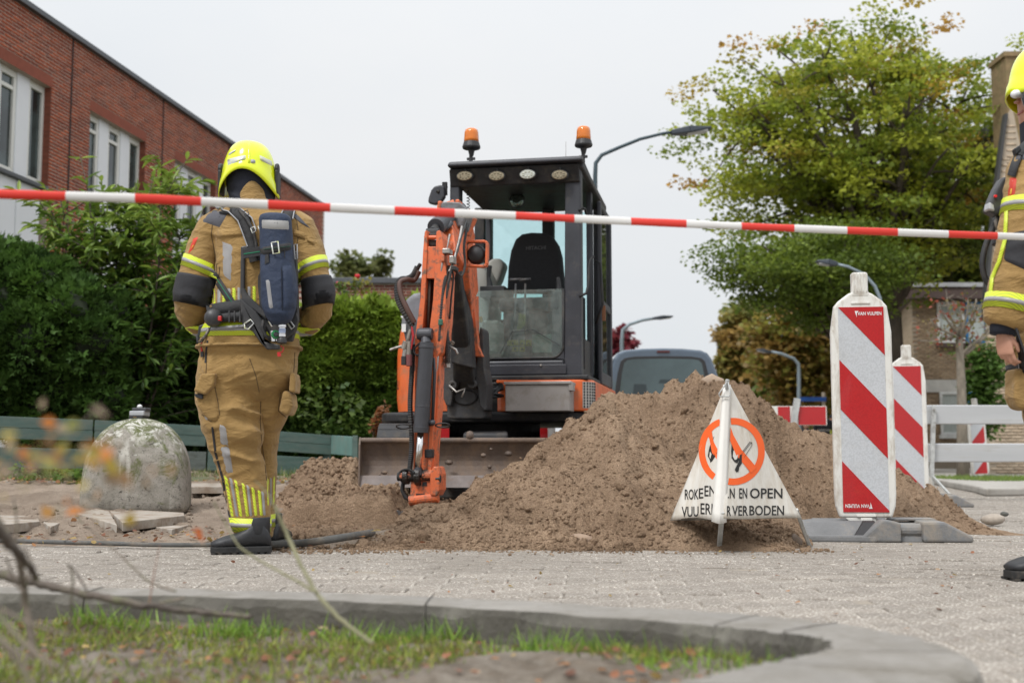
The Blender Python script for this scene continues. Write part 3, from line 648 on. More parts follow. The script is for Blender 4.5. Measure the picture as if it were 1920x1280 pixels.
def tree(name, label, base, fork_z, spread_c, rad, nl, ncl, cnt, lsize, pals, cl=.45, tr=.3, group=None, cat='tree', tw=.025, bark=None, orange=None, hole=.0, lowz=None, flat=.28, wob=.08, shellp=.45):
    """base (x,y,z); crown ellipsoid centre spread_c and radii rad; limbs fan from the fork to shell points"""
    t = thing(name, label, cat, base, 0, group); mb = MB(); b = Vector(base); fk = Vector((b.x + rnd.uniform(-.1, .1), b.y, fork_z))
    mb.tube([b, b.lerp(fk, .5) + Vector((.04, 0, 0)), fk], [tr * 1.25, tr, tr * .85], 12)
    mb.build('trunk', bark or M_bark, t, smooth=True)
    C = Vector(spread_c); mb = MB(); tips = []
    for i in range(nl):
        ph = 2 * math.pi * (i + rnd.random() * .7) / nl; el = rnd.uniform(-.25, 1.0) ; ce = math.cos(el * 1.35); 
        p = C + Vector((math.cos(ph) * ce * rad[0], math.sin(ph) * ce * rad[1], math.sin(el * 1.35) * rad[2])) * rnd.uniform(.7, .95)
        mid = fk.lerp(p, .45) + Vector((0, 0, (p.z - fk.z) * .10))
        r0 = tr * rnd.uniform(.28, .5)
        P1 = limb(mb, fk, mid, r0, r0 * .6, .03, 5, wob); P2 = limb(mb, mid, p, r0 * .6, tw, .05, 6, wob)
        tips += [(q, 1.) for q in P2[2:]]
        for s_ in range(7):
            q0 = (P1[2:] + P2)[rnd.randrange(len(P1[2:] + P2) - 1)]
            dv = Vector((rnd.gauss(0, 1), rnd.gauss(0, 1), rnd.gauss(.15, .45))).normalized()
            ln = rnd.uniform(.22, .5) * min(rad); q1 = q0 + dv * ln
            e = Vector(((q1.x - C.x) / rad[0], (q1.y - C.y) / rad[1], (q1.z - C.z) / rad[2])).length
            if e > 1.02: q1 = C + (q1 - C) / e
            if (q1 - q0).length < .2: continue
            P3 = limb(mb, q0, q1, r0 * .3, tw * .5, .04, 4, wob, 5); tips += [(q, .8) for q in P3[1:]]
    mb.build('branches', bark or M_bark, t, smooth=True)
    cen = []; T = np.array([list(q) for q, _ in tips])
    T = T[rng.integers(0, len(T), ncl)] + rng.normal(0, 1, (ncl, 3)) * np.array([cl, cl, cl * .45]) * .8
    Q = np.array(C) + rand_dirs(ncl, .1) * np.array(rad) * (rng.uniform(.25, 1, (ncl, 1)) ** .4) * (1 + .13 * rng.normal(size=(ncl, 1)))
    Q = Q[vn(Q[:, 0] * 1.5 / cl * .3, Q[:, 1] * 1.5 / cl * .3, Q[:, 2] * 4 / cl * .3, 77) > .12]; T = np.r_[T[:int(ncl * .55)], Q]
    e = (T - np.array(C)) / np.array(rad); el = np.linalg.norm(e, axis=1); k = el < 1.2; T = T[k]; el = el[k]
    if lowz is not None: T = T[T[:, 2] > lowz]
    if orange is not None:
        w = np.clip((T[:, 2] - C.z) / rad[2] * .6 + .25 + .5 * vn(T[:, 0] * .9, T[:, 1] * .9, T[:, 2] * .9, 71), 0, 1)
        m = rng.random(len(T)) < w * .42
        foliage('crown', T[~m], cnt, cl, lsize, pals, t, flat=flat)
        if m.any(): foliage('crown', T[m], cnt, cl, lsize, orange, t, flat=flat)
    else: foliage('crown', T, cnt, cl, lsize, pals, t, flat=flat)
    return t
# big honey locust at the right
tb = W(1668, 870, 27.0)
tree('street_tree', 'big feathery street tree with yellow green leaves turning orange at the right', (tb.x, 27, 0), W(1668, 585, 27).z,
     (W(1622, 300, 27).x, 27.4, W(1625, 270, 27).z), (4.25, 3.2, 3.15), 30, 1000, 70, .100, [(.22, .28, .04), (.30, .36, .045), (.38, .42, .05), (.19, .25, .033), (.42, .44, .055)], cl=.25, tr=.33,
     orange=[(.44, .31, .05), (.48, .28, .06), (.38, .32, .05), (.32, .30, .045)], tw=.02)
# drooping lower left boughs of the same tree are a second stem
tb = W(1592, 870, 24.5)
tree('street_tree', 'smaller dark green street tree under the big feathery one', (tb.x, 24.5, 0), W(1590, 660, 24.5).z,
     (W(1520, 500, 24.5).x, 24.6, W(1480, 505, 24.5).z), (2.1, 2.0, 1.0), 14, 480, 70, .08, [(.14, .20, .03), (.19, .25, .035), (.11, .16, .027)], cl=.28, tr=.13, tw=.016)
tb = W(1900, 870, 36)
tree('street_tree', 'olive green tree filling the gap behind the flat roof house', (tb.x, 40, 0), 2.6, (W(1760, 420, 40).x, 40, W(1760, 430, 40).z), (5.6, 3, 3.8), 18, 560, 60, .21, [(.10, .13, .022), (.13, .16, .028), (.20, .19, .035), (.075, .10, .018)], cl=.6, tr=.3)
# farther trees
for (px, py, Y, rx, rz_, pal, lab, nm) in [
    (1500, 668, 46, 1.9, 2.3, [(0.319, 0.246, 0.058), (0.362, 0.232, 0.065), (0.217, 0.217, 0.043), (0.275, 0.189, 0.058)], 'brownish orange autumn tree left of the red and white barrier board', 'autumn_tree'),
    (1610, 660, 50, 3.2, 3.6, [(0.102, 0.160, 0.029), (0.131, 0.189, 0.029), (0.087, 0.131, 0.026)], 'dark green tree behind the second street lamp post', 'broadleaf_tree'),
    (1398, 655, 62, 1.35, 2.6, [(0.348, 0.232, 0.072), (0.290, 0.246, 0.072), (0.232, 0.232, 0.058)], 'small orange brown tree right of the parked car', 'autumn_tree'),
    (1560, 760, 60, 4.5, 2.4, [(0.145, 0.203, 0.036), (0.203, 0.246, 0.043), (0.116, 0.160, 0.029)], 'low mid green tree beyond the barrier board', 'broadleaf_tree'),
    (1460, 790, 66, 2.6, 1.9, [(0.145, 0.189, 0.036), (0.217, 0.217, 0.043)], 'low green tree seen above the sand heap', 'broadleaf_tree'),
    (1158, 700, 70, 1.15, 3.0, [(0.246, 0.043, 0.058), (0.189, 0.036, 0.051), (0.290, 0.065, 0.072)], 'dark red leaved tree between excavator and parked car', 'red_tree'),
    (662, 497, 60, .75, .95, [(0.160, 0.189, 0.065), (0.189, 0.203, 0.072)], 'wispy grey green tree above the low brick building', 'wispy_tree'),
    (1150, 800, 30, .5, .6, [(0.102, 0.145, 0.029), (0.145, 0.189, 0.043)], 'green shrub behind the right track of the excavator', 'shrub')]:
    c_ = W(px, py, Y)
    tree(nm, lab, (c_.x, Y, 0), max(.15, c_.z - rz_ * 1.0), tuple(c_), (rx, rx * .8, rz_), 12, 300 if nm != 'wispy_tree' else 22, 42, .24 * Y / 50 if nm != 'shrub' else .05, pal, cl=rx * .17 if nm != 'wispy_tree' else .2, tr=.16 if Y > 31 else .03, flat=.7, tw=.02, cat='tree' if nm != 'shrub' else 'shrub')
c_ = W(712, 505, 61)
tree('wispy_tree', 'second wispy tree right of the other above the low brick roof', (c_.x, 61, 0), 5.5, tuple(c_), (.55, .5, .9), 8, 14, 40, .28, [(.12, .14, .05), (.14, .15, .055)], cl=.16, tr=.12, flat=1.6, tw=.02)
# small bare fruit tree in front of the flat roof house
tb = W(1806, 893, 20)
bt = thing('fruit_tree', 'slim nearly bare tree with few reddish leaves before the flat roof house', 'tree', (tb.x, 20, 0))
mb = MB(); pts = [W(1806, 893, 20), W(1804, 800, 20), W(1803, 730, 20), W(1799, 640, 20), W(1797, 612, 20)]; mb.tube(pts, [.11, .085, .075, .06, .04], 9); mb.build('trunk', M_barkg, bt, smooth=True)
mb = MB(); tips = []
for (x, y) in ((1760, 575), (1775, 560), (1800, 570), (1815, 560), (1835, 575), (1745, 600), (1768, 620), (1860, 605), (1890, 590), (1845, 630), (1830, 560), (1740, 640)):
    Pn = limb(mb, W(1799, 640 - rnd.random() * 15, 20) if x < 1840 else W(1802, 668, 20), W(x, y, 20 + rnd.uniform(-.4, .4)), .035, .008, -.05, 5, .06, 5); tips += Pn[2:]
    for q in Pn[2:]: limb(mb, q, q + Vector((rnd.gauss(0, .16), rnd.gauss(0, .16), rnd.gauss(.08, .1))), .01, .004, 0, 3, .05, 4)
mb.build('branches', M_barkg, bt, smooth=True)
foliage('crown', np.array([list(q) for q in tips]), 9, .16, .06, [(.16, .17, .05), (.30, .08, .05), (.22, .18, .07)], bt, flat=.8)
# creeper on the gable corner
c_ = W(1840, 745, 22.5)
cb = thing('climbing_shrub', 'green climbing shrub at the corner of the pale gable wall', 'shrub', (c_.x, 22.5, 0))
mb = MB(); mb.tube([(c_.x, 22.6, 0), (c_.x + .05, 22.6, .8), (c_.x, 22.6, 1.6)], [.05, .04, .02], 7); mb.build('stem', M_bark, cb)
cs = np.c_[c_.x + rng.normal(0, .13, 90), 22.5 + rng.normal(0, .12, 90), rng.uniform(.9, 2.5, 90)]; cs[:, 0] += (cs[:, 2] - .9) * .05
foliage('leaves', cs, 36, .11, .09, [(.08, .15, .03), (.11, .19, .04)], cb, flat=1)
# ---- hedge of thuja: flat front full of scaly sprays
SPRAY = ([(0, 0, 0), (-.30, .22, .03), (-.42, .62, -.02), (-.1, .55, .03), (0, 1, -.06), (.1, .55, .03), (.42, .62, -.02), (.30, .22, .03)], [(0, 7, 6, 5), (0, 5, 4, 3), (0, 3, 2, 1)])
def hedge(name, label, px0, px1, Y0, Y1, ztop, pal_top, pal_low, n, cat='hedge', depth=1.1, size=.13, zb=0.0):
    xa, xb = W(px0, 700, Y0).x, W(px1, 700, Y1).x
    t = thing(name, label, cat, ((xa + xb) / 2, (Y0 + Y1) / 2, zb))
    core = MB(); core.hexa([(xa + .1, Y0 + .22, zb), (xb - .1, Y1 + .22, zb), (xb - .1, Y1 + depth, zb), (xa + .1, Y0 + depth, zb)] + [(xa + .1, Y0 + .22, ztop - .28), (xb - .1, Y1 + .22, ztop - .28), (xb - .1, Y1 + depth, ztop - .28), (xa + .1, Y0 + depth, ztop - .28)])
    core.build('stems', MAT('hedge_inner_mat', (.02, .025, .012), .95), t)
    u = rng.random(n); f = rng.random(n); top = rng.random(n) < .22
    z = np.where(top, ztop + rng.normal(0, .06, n) - .05, zb + (ztop - zb) * f)
    x = xa + (xb - xa) * u; y = Y0 + (Y1 - Y0) * u + np.where(top, rng.random(n) * depth, rng.random(n) ** 2 * .22)
    y = y + .16 * fbm(x * 2.2, z * 2.2, 0, 3, 81) ; z = z + np.where(top, .13 * fbm(x * 3, y * 3, 0, 3, 83), 0)
    d = np.c_[rng.normal(0, .5, n), np.where(top, rng.normal(0, .4, n), -rng.uniform(.4, 1.2, n)), np.where(top, 1.0, rng.normal(.15, .5, n))]
    up = rng.normal(0, .6, (n, 3)); up[:, 2] += .7
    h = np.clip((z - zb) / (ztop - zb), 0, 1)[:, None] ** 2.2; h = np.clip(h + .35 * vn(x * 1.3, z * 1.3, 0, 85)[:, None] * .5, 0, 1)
    pt, pl = np.array(pal_top), np.array(pal_low); C = pl[rng.integers(0, len(pl), n)] * (1 - h) + pt[rng.integers(0, len(pt), n)] * h  # leaf colour brightens with height, putting the lit top into the palette
    C = C * rng.uniform(.7, 1.3, (n, 1)); sz = size * rng.uniform(.6, 1.3, n)
    V, F, C = scatter(SPRAY[0], np.array(SPRAY[1]), np.c_[x, y, z], rot_from(d, up), np.c_[sz, sz, sz], C)
    add_mesh('foliage', np_mesh('foliage', V, F, C), M_leafd, t); return t
hedge('clipped_hedge', 'tall clipped conifer hedge with its top coloured lit yellow green behind the firefighter', 520, 905, 14.2, 14.6, W(650, 580, 14.2).z,
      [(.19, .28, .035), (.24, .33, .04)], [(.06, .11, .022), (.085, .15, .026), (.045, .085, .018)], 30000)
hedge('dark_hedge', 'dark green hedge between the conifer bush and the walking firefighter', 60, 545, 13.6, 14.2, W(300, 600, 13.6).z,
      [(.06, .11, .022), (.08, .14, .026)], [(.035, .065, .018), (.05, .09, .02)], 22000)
# ---- rounded conifer bush, far left
def bush(name, label, lobes, n, pal, size, cat='bush', base=None, mat=None, tm=SPRAY, asp=1.0, outw=1.0):
    t = thing(name, label, cat, base); Ls = np.array(lobes, float)
    w = Ls[:, 3] ** 2; li = rng.choice(len(Ls), n, p=w / w.sum()); d = rand_dirs(n, .05)
    r = Ls[li, 3] * (1 - rng.random(n) ** 2.5 * .35)
    P = Ls[li, :3] + d * r[:, None] * np.array([1, 1, 1.05]); P += .10 * np.stack([fbm(P[:, 0] * 3, P[:, 1] * 3, P[:, 2] * 3, 3, s) for s in (91, 92, 93)], 1)
    k = P[:, 2] > .12; P, d = P[k], d[k]; n = len(P)
    dd = d * outw + rng.normal(0, .35, (n, 3)); dd[:, 2] += .35; up = rng.normal(0, .5, (n, 3)); up[:, 2] += .6
    cl = .5 + .5 * vn(P[:, 0] * 4, P[:, 1] * 4, P[:, 2] * 4, 95); pal = np.array(pal); C = pal[0] * (1 - cl[:, None]) + pal[1] * cl[:, None]; C = C * rng.uniform(.7, 1.3, (n, 1))
    sz = size * rng.uniform(.6, 1.3, n); V, F, C = scatter(tm[0], np.array(tm[1]), P, rot_from(dd, up), np.c_[sz * asp, sz, sz], C)
    add_mesh('foliage', np_mesh('foliage', V, F, C), mat or M_leafd, t); mb = MB()
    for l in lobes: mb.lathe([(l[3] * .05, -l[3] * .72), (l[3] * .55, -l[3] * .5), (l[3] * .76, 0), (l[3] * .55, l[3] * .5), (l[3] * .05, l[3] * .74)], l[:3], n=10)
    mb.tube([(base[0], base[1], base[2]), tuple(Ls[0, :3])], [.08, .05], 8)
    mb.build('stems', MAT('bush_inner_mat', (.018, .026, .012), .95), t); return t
lob = []
for (px, py, r) in [(20, 560, .42), (80, 545, .36), (130, 590, .36), (60, 640, .45), (170, 640, .33), (-30, 640, .5), (110, 700, .45), (190, 700, .30), (20, 730, .48), (215, 590, .22), (160, 760, .33), (-60, 560, .4), (80, 790, .36), (208, 748, .26), (60, 505, .2), (0, 500, .25)]:
    c_ = W(px, py, 12.6 + rnd.uniform(-.25, .3)); lob.append((c_.x, c_.y, c_.z, r))
bush('conifer_bush', 'broad dark green feathery conifer bush at the far left behind the green fence', lob, 34000, [(.035, .075, .018), (.10, .19, .035)], .085, base=(W(60, 700, 12.6).x, 12.8, .15))
# ---- tall shrub with long drooping leaves
LONG = ([(0, 0, 0), (-.5, .35, .02), (-.42, .7, -.06), (0, 1, -.22), (.42, .7, -.06), (.5, .35, .02)], [(0, 5, 4, 3), (0, 3, 2, 1)])
def stemmy(name, label, base, tops, mat, pal, lsz, per, side=9, cat='shrub'):
    t = thing(name, label, cat, base); mb = MB(); P, D, U_ = [], [], []
    for tp in tops:
        Pn = limb(mb, (base[0] + rnd.gauss(0, .12), base[1] + rnd.gauss(0, .12), base[2]), tp, .022, .005, 0, 9, .05, 6); segs = [Pn]
        for s_ in range(side):
            k = rnd.randrange(2, len(Pn) - 1); q = Pn[k]; dv = Vector((rnd.gauss(0, .75), rnd.gauss(0, .6), rnd.uniform(.15, .8))).normalized() * rnd.uniform(.35, .8)
            segs.append(limb(mb, q, q + dv, .009, .003, .02, 5, .05, 4))
        for sg in segs:
            for i in range(1, len(sg)):
                a, b = sg[i - 1], sg[i]; ax = (b - a).normalized()
                if a.z < base[2] + .4: continue
                for _ in range(per):
                    q = a.lerp(b, rnd.random()); dv = Vector((rnd.gauss(0, 1), rnd.gauss(0, 1), rnd.gauss(0, .4))).normalized() + ax * .7 + Vector((0, 0, -.25)); P.append(q); D.append(dv); U_.append((rnd.gauss(0, .3), rnd.gauss(0, .3), 1))
    mb.build('stems', M_bark, t, smooth=True); P, D, U_ = np.array(P), np.array(D), np.array(U_); n = len(P)
    pal = np.array(pal); h = np.clip((P[:, 2] - base[2]) / (max(q[2] for q in tops) - base[2]), 0, 1)
    ci = np.clip((h * len(pal) + rng.normal(0, .8, n)).astype(int), 0, len(pal) - 1); C = pal[ci] * rng.uniform(.75, 1.25, (n, 1)); sz = lsz * rng.uniform(.6, 1.3, n)
    V, F, C = scatter(LONG[0], np.array(LONG[1]), P, rot_from(D, U_), np.c_[sz * .26, sz, sz], C); add_mesh('leaves', np_mesh('leaves', V, F, C), mat, t); return t
tops = [W(x, y, 13.2 + rnd.uniform(-.5, .6)) for x, y in [(150, 292), (105, 345), (75, 360), (190, 330), (215, 355), (258, 340), (290, 318), (330, 330), (350, 300), (385, 375), (400, 400), (120, 400), (170, 380), (235, 400), (300, 380), (345, 400), (80, 450), (200, 450), (270, 440), (370, 460), (395, 480), (320, 470), (150, 480), (390, 440), (110, 520)]]
stemmy('tall_shrub', 'tall leafy shrub with long drooping green leaves before the brick terrace', (W(225, 700, 13.2).x, 13.2, .25), tops, MAT_ATTR('long_leaf_mat', .4, .35, .15, 6, .4), [(.07, .13, .03), (.09, .17, .035), (.13, .22, .045), (.19, .29, .05), (.25, .34, .06)], .155, 8)
# ---- rose above the hedge
RY = 14.9; rb = W(665, 560, RY); rs = thing('rose_bush', 'rose stems with a red and a pink bloom rising over the hedge', 'rose', (rb.x, RY, .3))
mb = MB(); T1, T2 = W(670, 518, RY), W(634, 531, RY)
mb.tube([(rb.x, RY + .1, .3), (rb.x, RY, 1.5), tuple(W(665, 560, RY)), tuple(T1)], [.012, .01, .008, .006], 6); mb.tube([(rb.x - .1, RY + .1, .3), tuple(W(645, 575, RY)), tuple(T2)], [.01, .008, .006], 6)
mb.build('stem', MAT('rose_stem_mat', (.12, .14, .05), .7), rs)
foliage('leaves', np.array([list(W(x, y, RY)) for x, y in ((662, 530), (680, 525), (672, 533), (690, 533), (655, 527), (640, 540), (632, 538), (648, 545), (675, 540), (620, 542), (645, 550))]), 12, .05, .06, [(.20, .22, .04), (.14, .20, .06), (.25, .22, .04)], rs, flat=.8)
for (c_, r_, cc) in ((T1, .034, (.55, .01, .02)), (T2, .026, (.60, .06, .12))):
    mb = MB(); mb.lathe([(.3 * r_, -r_), (r_, -.3 * r_), (r_ * 1.05, .2 * r_), (.85 * r_, .7 * r_), (.45 * r_, r_ * .8), (.2 * r_, r_ * .5)], c_, n=12); mb.build('rose_bloom', MAT('rose_petal_mat', cc, .5, var=.2, vs=40), rs, smooth=True)
# ferny sprays low in front of the hedge (yellow green) and dry brown stalks by the excavator
cs = []
for (px, py) in [(590, 760), (615, 740), (640, 770), (660, 755), (560, 770), (600, 790), (630, 795), (680, 790), (575, 745), (650, 735)]:
    for i in range(2):
        cs.append(list(W(px + i * 3, py + i * 7, 13.0)))
fr = thing('fern_clump', 'yellow green ferny plants at the foot of the hedge behind the fence', 'fern', (W(620, 800, 13.0).x, 13.0, .3))
foliage('leaves', np.array(cs), 10, .06, .07, [(.06, .11, .025), (.10, .15, .03)], fr, flat=1)
dr = thing('dry_weed', 'rusty brown dried weed stalks beside the excavator body', 'weed', (W(730, 800, 12.4).x, 12.4, .2)); mb = MB()
P = []
for (a_, b_) in (((700, 800), (722, 765)), ((729, 812), (733, 790)), ((745, 812), (752, 795)), ((712, 820), (718, 800))):
    mb.tube([W(a_[0], a_[1] + 50, 12.4), W(*a_, 12.4), W(*b_, 12.4)], [.008, .008, .004], 5)
    P += [list(W(a_[0] + (b_[0] - a_[0]) * k / 6, a_[1] + (b_[1] - a_[1]) * k / 6, 12.4)) for k in range(7)]
mb.build('stem', M_bark, dr); foliage('seed_heads', np.array(P), 26, .022, .04, [(.30, .12, .05), (.24, .11, .05)], dr, flat=1.3)
# leafy weeds at the verge left
wd = thing('verge_weed', 'low broad leaved green weed on the verge left of the concrete bollard', 'weed', (W(140, 895, 10.9).x, 10.9, .2))
foliage('leaves', np.array([list(W(x, y, 10.7)) for x, y in ((135, 895), (148, 900), (125, 898), (142, 888), (155, 893), (118, 890), (40, 885), (50, 878))]), 16, .05, .06, [(.11, .20, .04), (.15, .24, .05)], wd, flat=.6)
mb = MB(); mb.tube([W(140, 905, 10.7), W(141, 870, 10.7)], [.004, .003], 5); mb.build('stem', M_bark, wd)
# ================================================================ STREET LAMPS
M_lampp = MAT('lamp_post_paint_mat', (.045, .07, .085), .5, .2, var=.1); M_lamph = MAT('lamp_head_mat', (.05, .06, .075), .5, .2); M_lampl = MAT('lamp_glass_mat', (.4, .4, .4), .2)
M_lampg = MAT('grey_post_mat', (.22, .27, .30), .5, .3, var=.1)
def lamp(label, Y, pole, head0, head1, r=.055, mat=None):
    p0 = W(*pole[0], Y); t = thing('street_lamp', label, 'street lamp', (p0.x, Y, 0), 0)
    pts = [Vector((p0.x, Y, 0)), Vector((p0.x, Y, p0.z * .5))] + [W(*q, Y) for q in pole]
    mb = MB(); mb.tube(pts, [r * 1.3, r * 1.1] + [r * (1 - .45 * i / len(pole)) for i in range(len(pole))], 10); mb.build('pole', mat or M_lampp, t, smooth=True)
    a, b = W(*head0, Y), W(*head1, Y); d_ = (b - a); mb = MB()
    mb.beam(a, a + d_ * .45, .10, .07, w1=.26, h1=.10); mb.beam(a + d_ * .45, b, .26, .10, w1=.16, h1=.03); mb.build('lamp_head', M_lamph, t, bevel=.015)
    mb = MB(); mb.beam(a + d_ * .4 - Vector((0, 0, .045)), a + d_ * .9 - Vector((0, 0, .035)), .16, .02); mb.build('lamp_glass', M_lampl, t)
lamp('dark blue street lamp arching up over the excavator cab roof', 17, [(1116, 420), (1116, 330), (1117, 306), (1128, 291), (1160, 277), (1200, 261), (1245, 250), (1262, 248)], (1258, 249), (1333, 241), .034)
lamp('pale blue street lamp above the roof of the parked car', 33, [(1166, 680), (1166, 640), (1168, 618), (1180, 608), (1205, 600), (1225, 597)], (1224, 597), (1262, 593), .06, M_lampg)
lamp('street lamp over the barrier board by the second street', 36, [(1498, 760), (1498, 700), (1497, 682), (1488, 672), (1465, 663), (1445, 659)], (1446, 660), (1418, 655), .06, M_lampg)
lamp('street lamp whose head shows before the big feathery tree', 21, [(1652, 700), (1651, 580), (1650, 560), (1640, 536), (1620, 514), (1590, 500), (1568, 495)], (1570, 495), (1530, 490), .038, M_lampg)
# ================================================================ GREEN FENCE
M_green = MAT('green_paint_mat', (.08, .132, .117), .75, var=.18, vs=3, dirt=(.13, .16, .14), ds=5, da=(.45, .7), bmp=(.3, 25), stretch=(1, 1, 6))
M_weath = MAT('weathered_board_mat', (.12, .14, .13), .85, var=.25, vs=5, dirt=(.07, .075, .06), ds=6, stretch=(1, 1, 5), bmp=(.4, 25))
def FY(px): return 11.2 + (px / 620.0) * 1.7
fc = thing('green_fence', 'low green wooden garden fence of two wide boards behind the concrete bollard', 'fence', (W(300, 850, FY(300)).x, FY(300), .2))
segs = [(-160, 775, 832, 176), (176, 787, 839, 388), (388, 796, 848, 622)]
def yt(px): return 780 + .041 * px if px < 320 else 793.1 + (px - 320) * .0756
def yb(px): return 838 + .0225 * px if px < 400 else 847 + (px - 400) * .055
for (a_, _, _, b_) in segs:
    for (fn, hgt, mat) in ((yt, .205, M_green), (yb, .19, M_green if a_ < 0 or a_ > 380 else M_weath)):
        for hb in (0, 1):
            if hgt == .19 and hb: continue
            mb = MB(); A, B = W(a_ + 2, fn(a_), FY(a_)), W(b_ - 2, fn(b_), FY(b_)); H1 = hgt / 2 if hgt == .205 else hgt
            zo = -hb * (H1 + .003)
            mb.beam(A + Vector((0, 0, zo - H1 / 2)), B + Vector((0, 0, zo - H1 / 2)), .028, H1); mb.build('board', mat, fc, bevel=.004)
for px in (-150, 182, 322, 395, 612):
    A = W(px, yt(px), FY(px)); mb = MB(); mb.box(A.x - .035, A.x + .035, A.y + .03, A.y + .10, 0, A.z - .01); mb.build('post', M_green, fc, bevel=.005)
A = W(623, yt(622), FY(620)); B = W(662, 818, 12.3)
for (dz, h_, mt) in ((0, .20, M_green), (-.31, .19, M_green)):
    mb = MB(); mb.beam(A + Vector((0, 0, dz - h_ / 2)), B + Vector((0, 0, dz - h_ / 2)), .028, h_); mb.build('board', MAT('pale_green_mat', (.13, .23, .21), .75, var=.15, vs=4, dirt=(.2, .23, .2), ds=7), fc, bevel=.004)
mb = MB(); mb.box(B.x, B.x + .05, B.y - .03, B.y + .04, 0, B.z + .01); mb.build('post', M_green, fc, bevel=.005)
# ================================================================ EXCAVATOR
ERA = R(-11); EO = Vector((-.156, 9.39, 0)); EU = Vector((math.cos(ERA), math.sin(ERA), 0)); EV = Vector((-math.sin(ERA), math.cos(ERA), 0))
CAMP = Vector((0, 0, CAMZ))
def E(px, py, v):   # point of the picture on the machine's local plane v -> local (u, v, z)
    d = ray(px, py); k = (v - (CAMP - EO).dot(EV)) / d.dot(EV); p = CAMP + d * k - EO
    return Vector((p.dot(EU), v, p.z))
M_or = MAT('orange_paint_mat', (.70, .135, .03), .38, var=.06, vs=3, dirt=(.36, .17, .09), ds=7, da=(.5, .75), coat=.2, bmp=(.08, 30))
M_or2 = MAT('worn_orange_paint_mat', (.66, .145, .05), .45, var=.1, vs=6, dirt=(.16, .10, .07), ds=20, da=(.50, .64), bmp=(.15, 40))
M_blk = MAT('charcoal_frame_mat', (.035, .037, .045), .45, .1, var=.25, vs=5, dirt=(.10, .09, .08), ds=9, da=(.55, .8), bmp=(.08, 50))
M_dk = MAT('black_steel_mat', (.018, .018, .020), .55, .2, var=.3, vs=8, dirt=(.085, .075, .06), ds=10, da=(.5, .75), bmp=(.2, 40))
M_cast = MAT('grey_casting_mat', (.05, .05, .053), .6, .3, var=.3, vs=8, dirt=(.13, .11, .09), ds=9, da=(.5, .75), bmp=(.35, 45))
M_cyl = MAT('cylinder_grey_paint_mat', (.055, .057, .066), .5, .2, var=.15, vs=8, dirt=(.16, .13, .11), ds=16, da=(.62, .72))
M_chr = MAT('chrome_rod_mat', (.75, .75, .76), .18, 1.0, var=.05)
M_rub = MAT('hose_rubber_mat', (.022, .022, .024), .6, var=.2, vs=20, dirt=(.10, .085, .07), ds=14, da=(.5, .75))
M_steel = MAT('bare_steel_mat', (.38, .36, .34), .4, .8, var=.2, vs=20, dirt=(.16, .12, .09), ds=18)
M_alu = MAT('aluminium_box_mat', (.30, .28, .265), .55, .35, var=.12, vs=4, dirt=(.20, .17, .14), ds=7, da=(.5, .75), bmp=(.1, 30))
M_blade = MAT('dirty_blade_mat', (.15, .115, .095), .7, .15, var=.25, vs=4, dirt=(.25, .18, .13), ds=6, da=(.45, .65), bmp=(.35, 25, .02), stretch=(1, 1, .5))
M_seat = MAT('seat_fabric_mat', (.016, .016, .018), .9, var=.2, vs=40, sheen=.1)
M_cons = MAT('console_plastic_mat', (.42, .41, .37), .6, var=.1, vs=4)
M_plast = MAT('black_plastic_mat', (.02, .02, .022), .5)
M_grey = MAT('hood_grey_plastic_mat', (.20, .20, .225), .45, var=.1, vs=3, dirt=(.12, .12, .12), ds=6)
M_glassc = GLASS('cab_glass_mat', (.80, .95, .96), 1.0, .06); M_glassd = GLASS('dusty_cab_glass_mat', (.78, .90, .88), 1.0, .34)
ex = thing('excavator', 'orange and black compact excavator with two amber beacons digging beside the sand heap', 'excavator', tuple(EO), ERA)
def EB(name, mb, mat, par=None, **k): return mb.build(name, mat, par or ex, keep=par is not None and False, **k)
def pbox(mb, x0, x1, y0, y1, v0, v1, m=0):   # box whose front face fills a picture rectangle at v0
    a, b = E(x0, y1, v0), E(x1, y0, v0); return mb.box(a.x, b.x, v0, v1, a.z, b.z, m)
def pprism(mb, pts, v0, v1, m=0): return mb.prism([E(x, y, v0) for x, y in pts], (0, v1 - v0, 0), m)
VF = -.55; uR = E(1090, 600, VF).x; uL = E(842, 600, VF).x; zT = E(1000, 303, VF).z; z0 = E(1000, 705, VF).z; VB = .82
zf = E(1000, 345, VF).z
# --- cab frame
mb = MB(); pw = E(1090, 600, VF).x - E(1057, 600, VF).x
mb.hexa([(uR - pw, VF, z0), (uR, VF, z0), (uR, VF + .12, z0), (uR - pw, VF + .12, z0), (uR - pw + .012, VF + .015, zT - .05), (uR, VF + .015, zT - .05), (uR, VF + .12, zT - .05), (uR - pw + .012, VF + .12, zT - .05)])
EB('front_pillar', mb, M_blk, bevel=.012, bseg=3)
mb = MB(); mb.box(uL, uL + .075, VF, VF + .12, z0, zT - .05); EB('front_pillar', mb, M_blk, bevel=.012, bseg=3)
rl = [E(892, 500, VB).x, E(911, 500, VB).x, E(1020, 500, VB).x, E(1041, 500, VB).x]; uRr = uR - .02
mb = MB(); mb.box(uL, rl[1] - .0, VB - .06, VB, z0, zT - .05) if False else mb.box(rl[0], rl[1], VB - .06, VB, z0, zT - .05); mb.box(rl[2], rl[3], VB - .10, VB, z0, zT - .05)
zw = E(960, 357, VB).z; mb.box(rl[1], rl[2], VB - .06, VB - .002, zw, zT - .05); zw2 = E(960, 600, VB).z; mb.box(rl[1], rl[2], VB - .06, VB - .002, z0, zw2)
EB('rear_window_frame', mb, M_dk, bevel=.01)
mb = MB(); mb.box(uL, uL + .05, VB - .1, VB, z0, zT - .05); EB('rear_pillar', mb, M_blk, bevel=.012)
